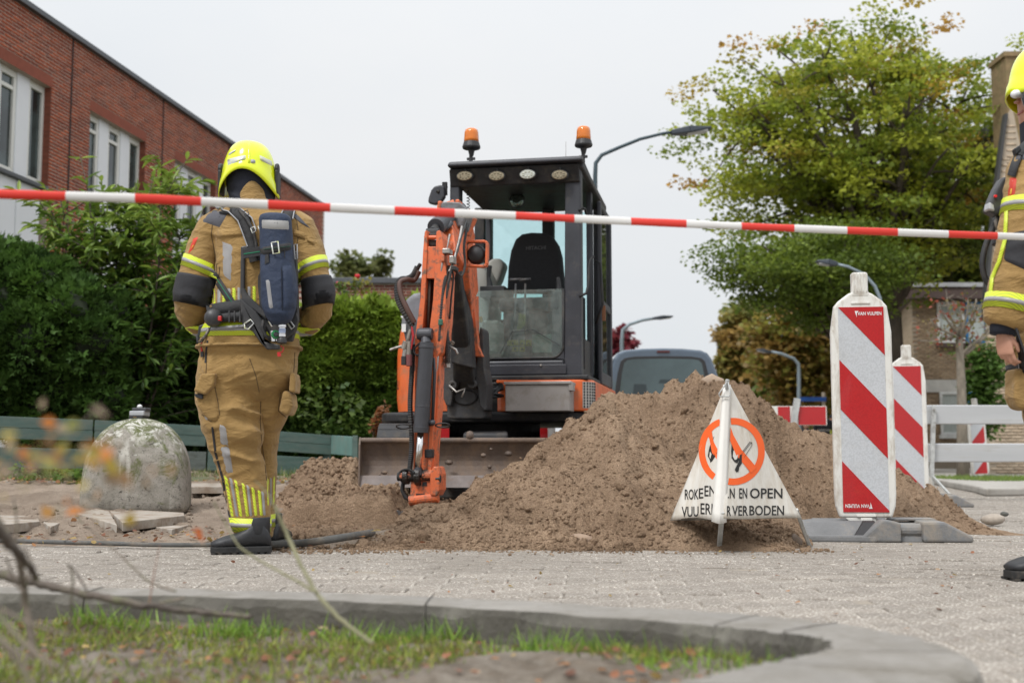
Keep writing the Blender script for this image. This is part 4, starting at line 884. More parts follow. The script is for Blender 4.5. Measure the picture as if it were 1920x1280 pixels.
mb = MB(); mb.box(uR - .07, uR + .002, VB - .08, VB + .02, z0, zT - .06); EB('rear_pillar', mb, M_blk, bevel=.015)
mb = MB(); mb.box(uR - .045, uR, .10, .17, z0 + .02, zT - .06); EB('door_pillar', mb, M_blk, bevel=.01)
mb = MB(); mb.box(uL, uR - .001, VF + .12, VB, zT - .10, zT - .045); EB('cab_ceiling', mb, M_dk); mb = MB(); mb.box(uL + .005, uR - .006, VF + .1, VB - .01, z0 - .02, z0 + .06); EB('cab_floor', mb, M_dk)
mb = MB(); mb.box(uL - .0, uL + .03, VF + .12, VB - .1, z0, z0 + .62); EB('side_panel', mb, M_blk, bevel=.01)
# fascia with lamps and roof with front lip
mb = MB(); mb.hexa([(uL + .005, VF - .005, zf), (uR - .005, VF - .005, zf), (uR - .005, VF + .10, zf), (uL + .005, VF + .10, zf), (uL + .005, VF - .05, zT - .04), (uR - .005, VF - .05, zT - .04), (uR - .005, VF + .10, zT - .04), (uL + .005, VF + .10, zT - .04)])
EB('roof_fascia', mb, M_dk, bevel=.01)
mb = MB(); P = []
a_, b_ = E(838, 302, VF - .1).x, E(1094, 300, VF - .1).x
for t, h in ((0, 0), (.04, .03), (.5, .045), (1.0, .04), (1.36, .02), (1.42, -.02)):
    pass
mb.hexa([(a_, VF - .11, zT - .035), (b_, VF - .11, zT - .035), (uR + .005, VB + .03, zT - .045), (uL - .01, VB + .03, zT - .045), (a_ + .01, VF - .10, zT + .005), (b_ - .01, VF - .10, zT + .005), (uR - .03, VB, zT + .03), (uL + .02, VB, zT + .03)])
EB('cab_roof', mb, M_blk, bevel=.018, bseg=4)
mb = MB(); mb.beam((uR + .0, VF - .02, zT - .045), (uR + .012, VF + .45, zT - .075), .05, .05); mb.beam((uR + .012, VF + .45, zT - .075), (uR + .012, VB, zT - .09), .05, .05); EB('roof_rail', mb, M_cast, bevel=.012)
# lower front panel + sill
mb = MB(); zp = E(980, 676, VF).z; mb.box(uL + .02, uR - pw, VF - .012, VF + .08, z0, zp); EB('front_panel', mb, M_blk, bevel=.012)
mb = MB(); zq = E(980, 684, VF).z; mb.box(E(898, 690, VF).x, E(1062, 690, VF).x, VF - .02, VF - .012, z0 + .012, zq); EB('panel_relief', mb, M_blk, bevel=.006)
mb = MB(); mb.lathe([(.008, 0), (.008, .008), (.004, .011)], E(1014, 685, VF - .02), (0, -1, 0), 10); EB('panel_bolt', mb, M_steel)
# glass with rounded lower corner + seal
g0, g1 = E(886, 673, VF + .01), E(1056, 541, VF + .01); rr = .09
arc = [(g1.x - rr + rr * math.cos(a), g0.z + rr + rr * math.sin(a)) for a in [R(-90 + 9 * i) for i in range(11)]]
poly = [(g0.x, g0.z)] + arc + [(g1.x, g1.z), (g0.x, g1.z)]
mb = MB(); mb.prism([(x, VF + .012, z) for x, z in poly], (0, .006, 0)); EB('lower_front_glass', mb, M_glassd)
mb = MB(); P = [(x, VF + .006, z) for x, z in [(g0.x, g0.z)] + arc + [(g1.x, g1.z)]]; mb.tube(P, .009, 6); EB('glass_seal', mb, M_dk, smooth=True)
mb = MB(); cz_ = [(g1.x + .006, g0.z - .012)] + [(x, z) for x, z in arc][::-1]; mb.prism([(x, VF + .004, z) for x, z in cz_][::-1], (0, .05, 0)); EB('corner_web', mb, M_blk)
mb = MB(); mb.box(rl[1], rl[2], VB - .035, VB - .03, zw2, zw); EB('rear_glass', mb, M_glassc)
mb = MB(); mb.box(rl[3], uR - .08, VB - .035, VB - .03, z0 + .3, zT - .12); EB('rear_side_glass', mb, M_glassc)
mb = MB(); mb.box(uL + .05, rl[0], VB - .035, VB - .03, z0 + .4, zT - .12); EB('rear_side_glass', mb, M_glassc)
# side door, opened against the side: frame standing outside the cab
def door():
    mb = MB(); du = uR + .035; f = .035
    y0_, y1_, zz0, zz1 = .14, .86, z0 - .02, zT - .17
    mb.box(du, du + .035, y0_, y0_ + .05, zz0, zz1); mb.box(du, du + .04, y1_ - .06, y1_, zz0, zz1); mb.box(du, du + .035, y0_ + .05, y1_ - .06, zz1 - .05, zz1); mb.box(du, du + .035, y0_ + .05, y1_ - .06, zz0, zz0 + .10); mb.box(du, du + .035, y0_ + .05, y1_ - .06, zz0 + .62, zz0 + .68)
    o = EB('door', mb, M_blk, bevel=.01); 
    g = MB(); g.box(du + .012, du + .018, y0_ + .05, y1_ - .06, zz0 + .68, zz1 - .05); EB('door_glass', g, M_glassc, o); g = MB(); g.box(du + .012, du + .018, y0_ + .05, y1_ - .06, zz0 + .10, zz0 + .62); EB('door_glass', g, M_glassc, o)
    h = MB(); h.box(du + .035, du + .06, y0_ + .02, y0_ + .05, zz0 + .5, zz0 + .62); EB('door_latch', h, MAT('rusty_latch_mat', (.22, .09, .04), .8), o)
    return o
door()
for pts in ([(1083, 556), (1096, 550), (1100, 535), (1101, 500), (1103, 488), (1110, 480)], [(1083, 395), (1088, 390), (1094, 392), (1096, 402)]):
    mb = MB(); mb.tube([E(x, y, VF + .0 + .02 * i) + Vector((.012, 0, 0)) for i, (x, y) in enumerate(pts)], .010, 8); EB('grab_rail', mb, M_dk, smooth=True)
mb = MB(); mb.tube([(uR + .02, .1, z0 + .95), (uR + .07, .08, z0 + .93), (uR + .085, .08, z0 + .6), (uR + .03, .09, z0 + .45)], .011, 8); EB('grab_rail', mb, M_dk, smooth=True)
mb = MB(); mb.box(uR - .09, uR - .02, -.38, -.30, z0 + .05, z0 + .55); mb.box(uR - .05, uR - .01, -.28, .08, z0, z0 + .3); EB('battery_box', mb, M_dk, bevel=.008)
mb = MB(); mb.box(uR - .088, uR - .03, -.385, -.382, z0 + .38, z0 + .44); EB('label_sticker', mb, MAT('sticker_white_mat', (.7, .7, .7), .5))
# --- lamps under the roof
M_led = MAT('lamp_reflector_mat', (.30, .25, .17), .25, .5, var=.2, vs=60); M_led2 = MAT('lamp_clear_mat', (.55, .56, .50), .25, .5, var=.2, vs=60)
for i, (x, y) in enumerate(((871, 330), (931, 330), (989, 327), (1049, 328))):
    c_ = E(x, y, VF - .075); mb = MB(); mb.lathe([(.054, .0), (.066, -.005), (.069, -.02), (.064, -.03), (.058, -.026)], c_ + Vector((0, .0, 0)), (0, -1, 0), 26, sy=.62, sx=1.0)
    lo = EB('work_lamp', mb, M_plast, smooth=True)
    mb = MB(); mb.lathe([(.056, .0), (.057, .002), (.05, .006), (.0, .008)], c_ + Vector((0, -.0, 0)), (0, -1, 0), 26, sy=.62); EB('lamp_lens', mb, M_led2 if i == 2 else M_led, lo)
    for k in range(8):
        a = k * math.pi / 4 + .4; cc = c_ + Vector((math.cos(a) * .034, -.004, math.sin(a) * .019)); mb = MB(); mb.lathe([(.008, .0), (.0085, .004), (.004, .006)], cc, (0, -1, 0), 8); EB('led', mb, MAT('led_mat', (.22, .19, .13) if i != 2 else (.5, .5, .42), .2, .6), lo)
    mb = MB(); mb.beam(c_ + Vector((0, .03, .02)), c_ + Vector((0, .03, .062)), .012, .02); EB('lamp_bracket', mb, M_plast, lo)
# --- beacons
M_amb = MAT('amber_lens_mat', (.85, .22, .01), .12, var=.12, vs=8, coat=.6, stretch=(1, 1, 6))
M_amb.node_tree.nodes['Principled BSDF'].inputs['Transmission Weight'].default_value = .25
for (x, yt_, v) in ((884, 241, -.35), (1094, 237, -.30)):
    s_ = 1.0; c_ = E(x, yt_, v); w = E(x + 14.5, yt_, v).x - E(x, yt_, v).x
    def zz(dy): return E(x, yt_ + dy, v).z
    mb = MB(); mb.lathe([(w * .95, zz(26)), (w * .93, zz(20)), (w * .88, zz(8)), (w * .80, zz(3)), (w * .5, zz(.4)), (w * .05, zz(0))], (c_.x, v, 0), (0, 0, 1), 24)
    EB('beacon_lens', mb, M_amb, smooth=True)
    mb = MB(); mb.lathe([(w * .2, zz(48)), (w * .45, zz(41)), (w * 1.1, zz(38)), (w * 1.16, zz(35)), (w * 1.0, zz(27)), (w * .9, zz(24.5))], (c_.x, v, 0), (0, 0, 1), 24)
    mb.tube([(c_.x, v, zz(42)), (c_.x + .0, v, zz(50)), (c_.x - .004, v, zz(54)), (c_.x - .004, v, zz(68))], [.026, .018, .014, .016], 10); mb.beam((c_.x - .035, v, zz(57)), (c_.x + .03, v, zz(57)), .016, .02)
    EB('beacon_base', mb, M_plast, smooth=False, bevel=.002)
mb = MB(); a_ = E(1061, 300, .2); mb.tube([a_, E(1061, 266, .2)], [.003, .0015], 5); EB('antenna', mb, M_steel)
# --- mirrors
c_ = E(818, 366, VF - .05); mb = MB(); P = []
mb.prism([E(x, y, VF - .05) for x, y in ((803, 371), (808, 356), (814, 349), (826, 346), (833, 350), (833, 368), (826, 379), (814, 383), (802, 380))], (0, .06, 0))
mo = EB('side_mirror', mb, M_blk, bevel=.012, bseg=3)
mb = MB(); mb.tube([E(820, 360, VF - .06), E(832, 352, VF), E(838, 350, VF + .02)], .012, 8); mb.beam(E(834, 342, VF), E(834, 366, VF), .035, .03); EB('mirror_arm', mb, M_dk, mo)
c_ = E(969, 376, .1); mb = MB(); mb.lathe([(.062, .012), (.066, 0), (.064, -.008), (.058, -.01)], c_, (0, -1, 0), 28); ro = EB('round_mirror', mb, M_plast, smooth=True)
mb = MB(); mb.lathe([(.058, .0), (.057, .009), (.03, .016), (.0, .018)], c_ + Vector((0, -.004, 0)), (0, -1, 0), 28); EB('mirror_glass', mb, MAT('mirror_dark_mat', (.14, .19, .17), .08, .8, var=.4, vs=12), ro, smooth=True)
mb = MB(); mb.tube([c_ + Vector((.01, .01, .06)), c_ + Vector((.01, .01, .16))], .005, 6); EB('mirror_stem', mb, M_plast, ro)
mb = MB(); P = []
for i in range(60): t = i / 59; q = E(878, 345 + 60 * t, -.3); P.append(q + Vector((.012 * math.cos(i * 1.1), .012 * math.sin(i * 1.1), 0)))
mb.tube(P, .0035, 5); EB('coiled_cable', mb, M_plast, smooth=True)
# --- interior
def sx(px, v): return E(px, 500, v).x
V1 = .25; pts = [(950, 548), (952, 500), (957, 470), (966, 448), (978, 438), (995, 435), (1020, 436), (1036, 443), (1046, 458), (1052, 480), (1058, 548)]
st_ = MB(); st_.prism([E(x, y, V1) for x, y in pts], (0, .13, 0)); seat = EB('seat', st_, M_seat, bevel=.03, bseg=4)
text_on('HITACHI', 'seat_lettering', MAT('thread_grey_mat', (.12, .12, .125), .8), lambda x, y: tuple(E(1005, 464.5, V1 - .004) + Vector((x, 0, y))), seat, keep=False, w=E(1023, 464, V1).x - E(986, 464, V1).x, h=E(1005, 461, V1).z - E(1005, 468, V1).z, bold=.01)
mb = MB(); a_, b_ = E(940, 575, -.1), E(1052, 547, -.1); mb.box(a_.x, b_.x, -.22, V1 + .02, a_.z - .05, b_.z - .05); EB('seat_cushion', mb, M_seat, seat, bevel=.03, bseg=3)
mb = MB(); mb.box(a_.x + .03, b_.x - .03, -.18, V1 + .05, z0 + .06, a_.z - .055); EB('seat_base', mb, M_plast, bevel=.01)
mb = MB(); mb.prism([E(x, y, -.05) for x, y in ((890, 640), (888, 540), (884, 500), (890, 484), (900, 486), (912, 510), (918, 560), (914, 640))], (0, .5, 0)); EB('console', mb, M_cons, bevel=.02, bseg=3)
mb = MB(); mb.prism([E(x, y, .3) for x, y in ((898, 640), (895, 520), (905, 498), (922, 484), (938, 484), (945, 494), (936, 522), (924, 545), (920, 640))], (0, .2, 0)); EB('console', mb, M_cons, bevel=.025, bseg=3)
mb = MB(); mb.box(E(905, 600, -.1).x, E(950, 600, -.1).x, -.2, .2, E(900, 560, -.1).z, E(900, 540, -.1).z); mb.tube([E(918, 548, -.15), E(918, 530, -.15), E(916, 520, -.15), E(918, 498, -.15)], [.035, .022, .016, .022], 10); EB('joystick', mb, M_plast, bevel=.004)
mb = MB(); mb.tube([E(1048, 560, -.15), E(1048, 535, -.15), E(1046, 520, -.15)], [.03, .02, .016], 10); mb.box(E(1040, 600, -.1).x, uR - .08, -.2, .3, z0 + .1, E(900, 552, -.1).z); EB('joystick', mb, M_plast, bevel=.004)
for (x0_, x1_) in (((966), (968)), ((984), (986))):
    mb = MB(); mb.tube([E(x0_ - (8 if x0_ < 970 else -2), 640, -.38), E(x0_, 600, -.36), E(x0_ + 1, 532, -.33)], .0085, 8); mb.tube([E(x0_ - 10, 525, -.33), E(x0_ + 11, 524, -.33)], .013, 8); EB('travel_lever', mb, M_cast, smooth=True)
M_yel = MAT('yellow_sticker_mat', (.75, .55, .02), .5, var=.05); M_pap = MAT('paper_mat', (.62, .66, .62), .6, var=.05)
mb = MB(); 
for (x0_, x1_, y0_, y1_) in ((951, 972, 637, 648), (974, 984, 637, 648), (986, 996, 637, 648), (960, 972, 650, 659), (974, 984, 650, 659)):
    mb = MB(); pbox(mb, x0_, x1_, y0_, y1_, VF + .022, VF + .024); o = EB('warning_sticker', mb, M_yel)
    mb = MB(); a_ = E((x0_ + x1_) / 2, y1_ - 3, VF + .0215); mb.prism([a_ + Vector((-.012, 0, -.002)), a_ + Vector((.012, 0, -.002)), a_ + Vector((0, 0, .018))], (0, -.001, 0)); EB('warning_triangle', mb, M_plast, o)
mb = MB(); pbox(mb, 998, 1034, 626, 661, VF + .022, VF + .024); EB('paper_notice', mb, M_pap)
mb = MB(); mb.box(uL + .05, uR - .08, -.45, .6, z0 + .05, z0 + .08); mb.box(E(930, 600, -.1).x, E(1050, 600, -.1).x, .5, .6, z0 + .1, z0 + .55); EB('floor_mat', mb, MAT('cab_floor_mat', (.07, .065, .06), .8))
mb = MB(); pts = [E(900, 600, -.3), E(905, 650, -.35)]; pbox(mb, 903, 935, 600, 664, -.42, -.2); EB('side_console', mb, M_cons, bevel=.02)
mb = MB(); pbox(mb, 897, 904, 593, 604, -.47, -.44); EB('amber_cap', mb, MAT('amber_cap_mat', (.7, .35, .02), .4), bevel=.006)
# wiper
mb = MB(); mb.tube([E(938, 662, VF - .005), E(960, 622, VF - .005), E(1000, 618, VF - .005), E(1050, 648, VF - .005)], .003, 5); EB('wiper', mb, M_plast)
# --- upper structure body
zb0, zb1 = E(1100, 771, VF).z, E(1100, 712, VF).z
mb = MB(); ry_ = .12
def plan(u0, u1, v0, v1, r, n=6):
    P = []
    for (cx, cy, a0) in ((u0 + r, v0 + r, 180), (u1 - r, v0 + r, 270), (u1 - r, v1 - r, 0), (u0 + r, v1 - r, 90)):
        for i in range(n + 1): a = R(a0 + 90 * i / n); P.append((cx + r * math.cos(a), cy + r * math.sin(a)))
    return P
uo = E(1122, 740, -.25).x
mb.prism([(x, y, zb0) for x, y in plan(.12, uo, VF - .06, 1.1, .14)], (0, 0, zb1 - zb0)); EB('side_cover', mb, M_or, bevel=.012, bseg=3)
mb = MB(); mb.beam(E(931, 715, VF - .09), E(1072, 716, VF - .09), .02, .022); EB('step_edge', mb, M_or, bevel=.004)
mb = MB(); mb.box(-.25, uo - .03, VF - .04, 1.0, zb1, z0 + .005); EB('cab_mount', mb, M_dk, bevel=.01)
# perforated grille on the rounded corner: individual holes as small discs
gr = MB(); a_ = E(1090, 715, VF + .02); pts = []
for i in range(7):
    t = i / 6; ang = R(-62 + 62 * t); q = (uo - .14 + .142 * math.cos(ang), VF - .06 + .14 + .142 * math.sin(ang)); pts.append(q)
zg0, zg1 = E(1100, 765, VF).z, E(1100, 716, VF).z
P = [(x, y, z) for z in (zg0, zg1) for (x, y) in pts] ; gr.grid(P, 2, 7); go = EB('grille', gr, MAT('grille_plate_mat', (.45, .43, .40), .4, .5), solid=.004)
for i in range(6):
    for j in range(9):
        t = (i + .5) / 6; ang = R(-62 + 62 * t); q = Vector((uo - .14 + .146 * math.cos(ang), VF + .08 + .146 * math.sin(ang), zg0 + (zg1 - zg0) * (j + .5 + (.0 if i % 2 else .0)) / 9)); nrm = Vector((math.cos(ang), math.sin(ang), 0))
        mb = MB(); mb.lathe([(.0085, -.003), (.0085, .001), (.006, .0015)], q, nrm, 8, sx=.75); o = EB('grille_hole', mb, M_plast, go)
# aluminium tool box
tb_ = MB(); pbox(tb_, 947, 1068, 720, 771, VF - .30, VF - .08); tbo = EB('tool_box', tb_, M_alu, bevel=.006)
tb_ = MB(); pbox(tb_, 944, 1071, 714, 721, VF - .315, VF - .08); EB('box_lid', tb_, M_alu, tbo, bevel=.004)
tb_ = MB(); pbox(tb_, 1066, 1074, 716, 732, VF - .31, VF - .2); EB('box_latch', tb_, M_alu, tbo, bevel=.003)
# black lower skirt, rounded
zs0, zs1 = E(900, 792, VF).z, E(900, 772, VF).z
ul = E(741, 700, -.2).x - .04
mb = MB(); mb.prism([(x, y, zs0) for x, y in plan(ul + .0, uo - .01, VF - .05, 1.25, .22)], (0, 0, zs1 - zs0)); EB('lower_skirt', mb, M_dk, bevel=.02, bseg=3)
mb = MB(); mb.box(-.1, .16, VF - .02, .9, zs1, z0); mb.box(ul + .35, -.05, -.1, 1.0, zs1, z0 + .1); EB('inner_chassis', mb, M_dk)
for i in range(14):   # bundle of hoses in the gap beside the bracket
    a_ = E(908 + rnd.random() * 8, 725 + rnd.random() * 22, VF - .1); b_ = E(935 + rnd.random() * 10, 718 + rnd.random() * 25, VF - .06); mb = MB(); mb.tube([a_, a_.lerp(b_, .5) + Vector((0, -.03, rnd.uniform(-.03, .03))), b_], .011, 6); EB('hose', mb, M_rub, smooth=True)
# engine cover left: orange curved flank, grey hood
zc0, zc1 = E(745, 771, -.2).z, E(748, 590, -.2).z
prof = [(ul + .012, zc0), (ul, zc0 + .1), (ul + .0, zc0 + .45), (ul + .02, zc0 + .62), (ul + .05, zc1 - .02), (ul + .09, zc1)]
mb = MB(); NV = 9; P = []
for (u_, z_) in prof:
    for k in range(NV):
        a = R(90 * k / (NV - 1)); rr = .22; P.append((u_ + rr - rr * math.cos(a) if k else u_, -.22 + 0 + (rr - rr * math.sin(a)) * 1.0, z_)) if False else P.append((u_ + rr * (1 - math.cos(a)), -.20 + rr * (1 - math.sin(a)), z_))
    P.append((u_ + .45, -.20, z_))
NVt = NV + 1
P2 = []
for i in range(len(prof)):
    row = P[i * NVt:(i + 1) * NVt]; P2 += [(row[0][0], 1.2, row[0][2])] + row + [(row[-1][0], 1.2, row[-1][2])]
mb.grid(P2, len(prof), NVt + 2); mb.f.append(tuple((len(prof) - 1) * (NVt + 2) + j for j in range(NVt + 2))); mb.m.append(0)
EB('engine_cover', mb, M_or, smooth=False, bevel=.004)
hp = [(757, 630), (750, 612), (752, 580), (760, 560), (774, 549), (792, 546), (830, 560), (840, 640), (820, 690), (790, 690), (770, 660)]
mb = MB(); mb.prism([E(x, y, -.36) for x, y in hp], (0, 1.2, 0)); EB('hood', mb, M_grey, bevel=.045, bseg=4)
mb = MB(); pprism(mb, [(761, 645), (757, 625), (760, 600), (790, 600), (790, 700), (778, 698), (766, 665)], -.40, -.35); EB('cover_panel', mb, MAT('dark_cover_mat', (.06, .06, .065), .5), bevel=.012)
M_wt = MAT('white_decal_mat', (.75, .75, .75), .5)
def flat_on(px, py, v): 
    c_ = E(px, py, v); return lambda x, y: tuple(c_ + Vector((x, 0, y)))
text_on('3', 'model_number', M_wt, flat_on(757, 589, -.415), ex, keep=False, h=.055, w=.045, bold=.04)
mb = MB(); pbox(mb, 753, 761, 607, 622, -.412, -.408); EB('decal', mb, M_wt)
tm_ = text_mesh('U', .05, .075, .03); c_ = E(744, 722, -.2)
for v_ in tm_.vertices: x, y = v_.co.x, v_.co.y; v_.co = Vector((ul - .003, .1 - x, E(744, 722, -.2).z + y)) if False else Vector((E(744, 722, -.21).x + .004 + x * .45 + .004, -.205 + .5 * (.03 - x) - .012, c_.z + y))
add_mesh('side_lettering', tm_, M_plast, ex, False)
# --- swing bracket
M_br = M_cast
sb = MB(); VBK = -1.0
pprism(sb, [(838, 783), (838, 730), (848, 712), (900, 712), (909, 730), (909, 783), (902, 785), (842, 785)], VBK, VBK + .25)
so = EB('swing_bracket', sb, M_br, bevel=.012, bseg=2)
mb = MB(); c_ = E(873, 745, VBK - .003); mb.lathe([(.085, -.004), (.088, .006), (.08, .010), (.075, .003)], c_, (0, -1, 0), 24, sy=.62); EB('bracket_window', mb, M_dk, so, smooth=True)
mb = MB(); mb.lathe([(.076, 0), (.076, .012), (.0, .0121)], c_ + Vector((0, -.002, 0)), (0, -1, 0), 24, sy=.62); EB('bracket_recess', mb, M_plast, so)
for (pts) in ([(836, 760), (826, 735), (824, 712), (832, 690), (846, 640), (856, 600), (862, 640), (858, 700), (850, 728), (846, 762)], [(900, 760), (896, 728), (890, 716), (892, 690), (896, 640), (900, 612), (906, 618), (908, 690), (914, 720), (912, 768), (908, 770)]):
    mb = MB(); pprism(mb, pts, VBK - .06, VBK + .14); EB('bracket_cheek', mb, M_br, so, bevel=.012, bseg=2)
for (x, y) in ((850, 722), (886, 720)):
    mb = MB(); mb.lathe([(.034, -.1), (.034, .012), (.026, .02), (.015, .02), (.015, .01)], E(x, y, VBK - .06), (0, -1, 0), 16); EB('pivot_boss', mb, M_br, so)
mb = MB(); mb.tube([E(842, 722, VBK - .1), E(856, 735, VBK - .1), E(872, 728, VBK - .1), E(866, 745, VBK - .1)], .008, 7); EB('grease_hose', mb, M_steel, so, smooth=True)
# --- boom lift cylinder (dark wide plate below the boom) and boom
VB1, VB2, VT = -1.08, -1.35, -2.05
mb = MB(); a_, b_ = E(872, 712, VB1), E(853, 500, VB2 - .25); mb.beam(a_, b_, .155, .12, w1=.075, h1=.10, up=(0, 1, 0)); EB('boom_cylinder', mb, M_dk, bevel=.03, bseg=3)
def boomsec(name, pts, w, mat, off=0, dv=.0):
    """pts (px,py,v,height)"""
    mb = MB(); 
    for i in range(len(pts) - 1):
        (x0_, y0_, v0, h0), (x1_, y1_, v1, h1) = pts[i], pts[i + 1]; mb.beam(E(x0_, y0_, v0), E(x1_, y1_, v1), w[i], h0, up=(0, 1, 0), w1=w[i + 1], h1=h1)
    return EB(name, mb, mat, bevel=.008)
boomsec('boom', [(884, 690, -.98, .16), (878, 560, -1.12, .24), (868, 470, -1.32, .27), (857, 415, -1.55, .25), (846, 405, -1.75, .2)], [.085, .10, .12, .13, .13], M_or2)
boomsec('boom_front_section', [(846, 405, -1.70, .22), (846, 450, -1.95, .20), (852, 492, -2.18, .15)], [.12, .11, .09], M_or2)
mb = MB(); pprism(mb, [(836, 640), (846, 560), (852, 520), (862, 480), (872, 470), (880, 500), (892, 600), (897, 650), (905, 668), (890, 668)], -1.16, -1.10); EB('boom_side_plate', mb, M_or2, bevel=.004)
mb = MB(); pprism(mb, [(845, 680), (846, 560), (858, 505), (868, 520), (880, 600), (886, 690)], -1.30, -1.17); EB('boom_underside', mb, M_dk, bevel=.01)
mb = MB(); pprism(mb, [(826, 384), (830, 378), (862, 379), (876, 390), (872, 404), (866, 425), (846, 424), (836, 402), (828, 402)], -1.92, -1.72); EB('cylinder_guard', mb, MAT('worn_grey_steel_mat', (.17, .17, .18), .5, .3, var=.2, vs=12, dirt=(.08, .07, .06), ds=14), bevel=.008)
for (x, y0_, y1_) in ((824, 376, 396), (857, 373, 384)):
    mb = MB(); pbox(mb, x - 4, x + 4, y0_, y1_, -1.9, -1.8); EB('cylinder_ear', mb, M_or2, bevel=.01, bseg=3)
mb = MB(); mb.cyl(E(862, 392, -1.70), E(819, 424, -2.17), .050, .048, 20); mb.cyl(E(822, 422, -2.14), E(817, 426, -2.20), .056, .054, 20); EB('arm_cylinder', mb, M_cyl, smooth=False, bevel=.003)
mb = MB(); mb.cyl(E(818, 425, -2.19), E(812, 434, -2.27), .026, .026, 14); mb.lathe([(.03, -.04), (.03, .04)], E(812, 437, -2.28), (1, 0, 0), 16); EB('cylinder_rod_end', mb, M_dk, bevel=.002)
mb = MB(); mb.tube([E(822, 428, -2.1), E(835, 430, -2.1), E(846, 418, -2.05)], .016, 8); EB('cylinder_port', mb, M_cyl, smooth=True)
# --- dipper arm
VA = -2.40; AM = ex
def ax(x, y, dv=0): return E(x, y, VA + dv)
mb = MB(); pprism(mb, [(791, 522), (794, 462), (818, 462), (819, 522)], VA, VA + .02); EB('arm_front_plate', mb, M_or2, bevel=.003)
mb = MB(); pprism(mb, [(788, 560), (793, 470), (796, 434), (800, 431), (801, 470), (797, 560), (790, 640), (785, 655), (779, 655), (777, 640)], VA - .01, VA + .19); EB('arm_side_plate', mb, M_or2, bevel=.004)
mb = MB(); pprism(mb, [(812, 560), (817, 470), (818, 434), (824, 431), (829, 445), (838, 520), (834, 600), (826, 660), (818, 672), (806, 660), (806, 610)], VA - .01, VA + .19); EB('arm_side_plate', mb, M_or2, bevel=.004)
mb = MB(); pprism(mb, [(796, 470), (820, 470), (850, 480), (851, 500), (836, 560), (828, 620), (822, 660), (790, 660)], VA + .12, VA + .20); EB('arm_back_plate', mb, M_or2, bevel=.004)
mb = MB(); pprism(mb, [(789, 524), (816, 524), (814, 640), (784, 640)], VA + .10, VA + .118); EB('arm_channel', mb, MAT('channel_dark_brown_mat', (.07, .025, .018), .8, var=.4, vs=10), bevel=.002)  # channel floor in a darker brown than the arm plates
for x in (793.5, 805.5):
    mb = MB(); mb.tube([ax(x, 524, .04), ax(x - 1, 560, .04), ax(x - 3, 618, .04)], .0085, 10); EB('hydraulic_pipe', mb, MAT('pipe_grey_mat', (.12, .10, .085), .6, .4, var=.3, vs=20), smooth=True)
mb = MB(); mb.cyl(ax(796, 445, .02), ax(824, 445, .02), .012, n=12); EB('arm_top_pin', mb, M_or2)
mb = MB(); pbox(mb, 798, 820, 436, 444, VA + .04, VA + .12); pbox(mb, 798, 820, 449, 462, VA + .03, VA + .12); EB('arm_head_knuckle', mb, M_dk, bevel=.008)
mb = MB(); mb.lathe([(.035, -.02), (.035, .0), (.022, .006), (.012, .014)], ax(830, 452, .06), (1, -.5, 0), 16); EB('pin_boss', mb, M_or2, bevel=.002)
mb = MB(); mb.lathe([(.05, -.06), (.05, .0), (.04, .008), (.03, .008), (.02, .016)], E(865, 488, -2.0), (.9, -.45, 0), 20, sx=.9); EB('pivot_pin', mb, M_or2, bevel=.002)
mb = MB(); pprism(mb, [(778, 640), (826, 640), (822, 760), (816, 830), (812, 905), (774, 905), (776, 830)], VA + .03, VA + .15); EB('dipper_arm', mb, M_or2, bevel=.006)
mb = MB(); mb.beam(ax(817, 668, .0), ax(806, 900, .02), .022, .05, up=(0, 1, 0)); EB('arm_rib', mb, M_or2, bevel=.003)
# bucket cylinder
mb = MB(); mb.cyl(ax(800, 642, -.05), ax(789, 808, -.05), .0425, n=24); mb.cyl(ax(799.5, 648, -.05), ax(799.2, 653, -.05), .0455, n=24); mb.cyl(ax(789.4, 800, -.05), ax(788.8, 811, -.05), .0455, .043, n=24); mb.cyl(ax(792, 760, -.05), ax(791.8, 763, -.05), .0437, n=24); EB('bucket_cylinder', mb, M_cyl, bevel=.002)
mb = MB(); mb.lathe([(.032, -.045), (.036, -.03), (.036, .03), (.032, .045)], ax(797, 626, -.03), (1, 0, 0), 18); mb.cyl(ax(797, 628, -.03), ax(799, 645, -.05), .022, .034, 16); EB('cylinder_eye', mb, M_cyl, bevel=.002)
mb = MB(); mb.cyl(ax(789, 808, -.05), ax(783.5, 882, -.05), .0195, n=20); EB('chrome_rod', mb, M_chr, smooth=True)
mb = MB(); mb.cyl(ax(783.6, 878, -.05), ax(783, 890, -.05), .022, .028, 14); EB('rod_eye', mb, M_cyl)
mb = MB(); mb.tube([ax(806, 668, -.02), ax(814, 672, -.02), ax(815, 700, -.02), ax(811, 790, -.02)], .0095, 10); mb.lathe([(.014, -.02), (.018, -.01), (.018, .01), (.014, .02)], ax(809, 792, -.02), (1, 0, 0), 12); EB('cylinder_feed_pipe', mb, M_cyl, smooth=True)
mb = MB(); mb.tube([ax(822, 650, -.0), ax(820, 690, -.0), ax(812, 710, .0), ax(806, 780, .01), ax(803, 890, .01)], .005, 8); EB('thin_pipe', mb, MAT('galv_pipe_mat', (.33, .33, .32), .4, .6), smooth=True)
mb = MB(); pbox(mb, 796, 810, 842, 858, VA - .02, VA + .04); EB('pipe_clamp', mb, M_dk, bevel=.004)
for (x, y, s_) in ((756, 799, 1), (830, 797, 1)):
    mb = MB(); P = [ax(x + 13 * math.cos(a), y + 4 * math.sin(a), -.06 + .03 * math.sin(a)) for a in [2 * math.pi * i / 20 for i in range(21)]]; mb.tube(P, .0045, 6); EB('hose_loop', mb, M_rub, smooth=True)
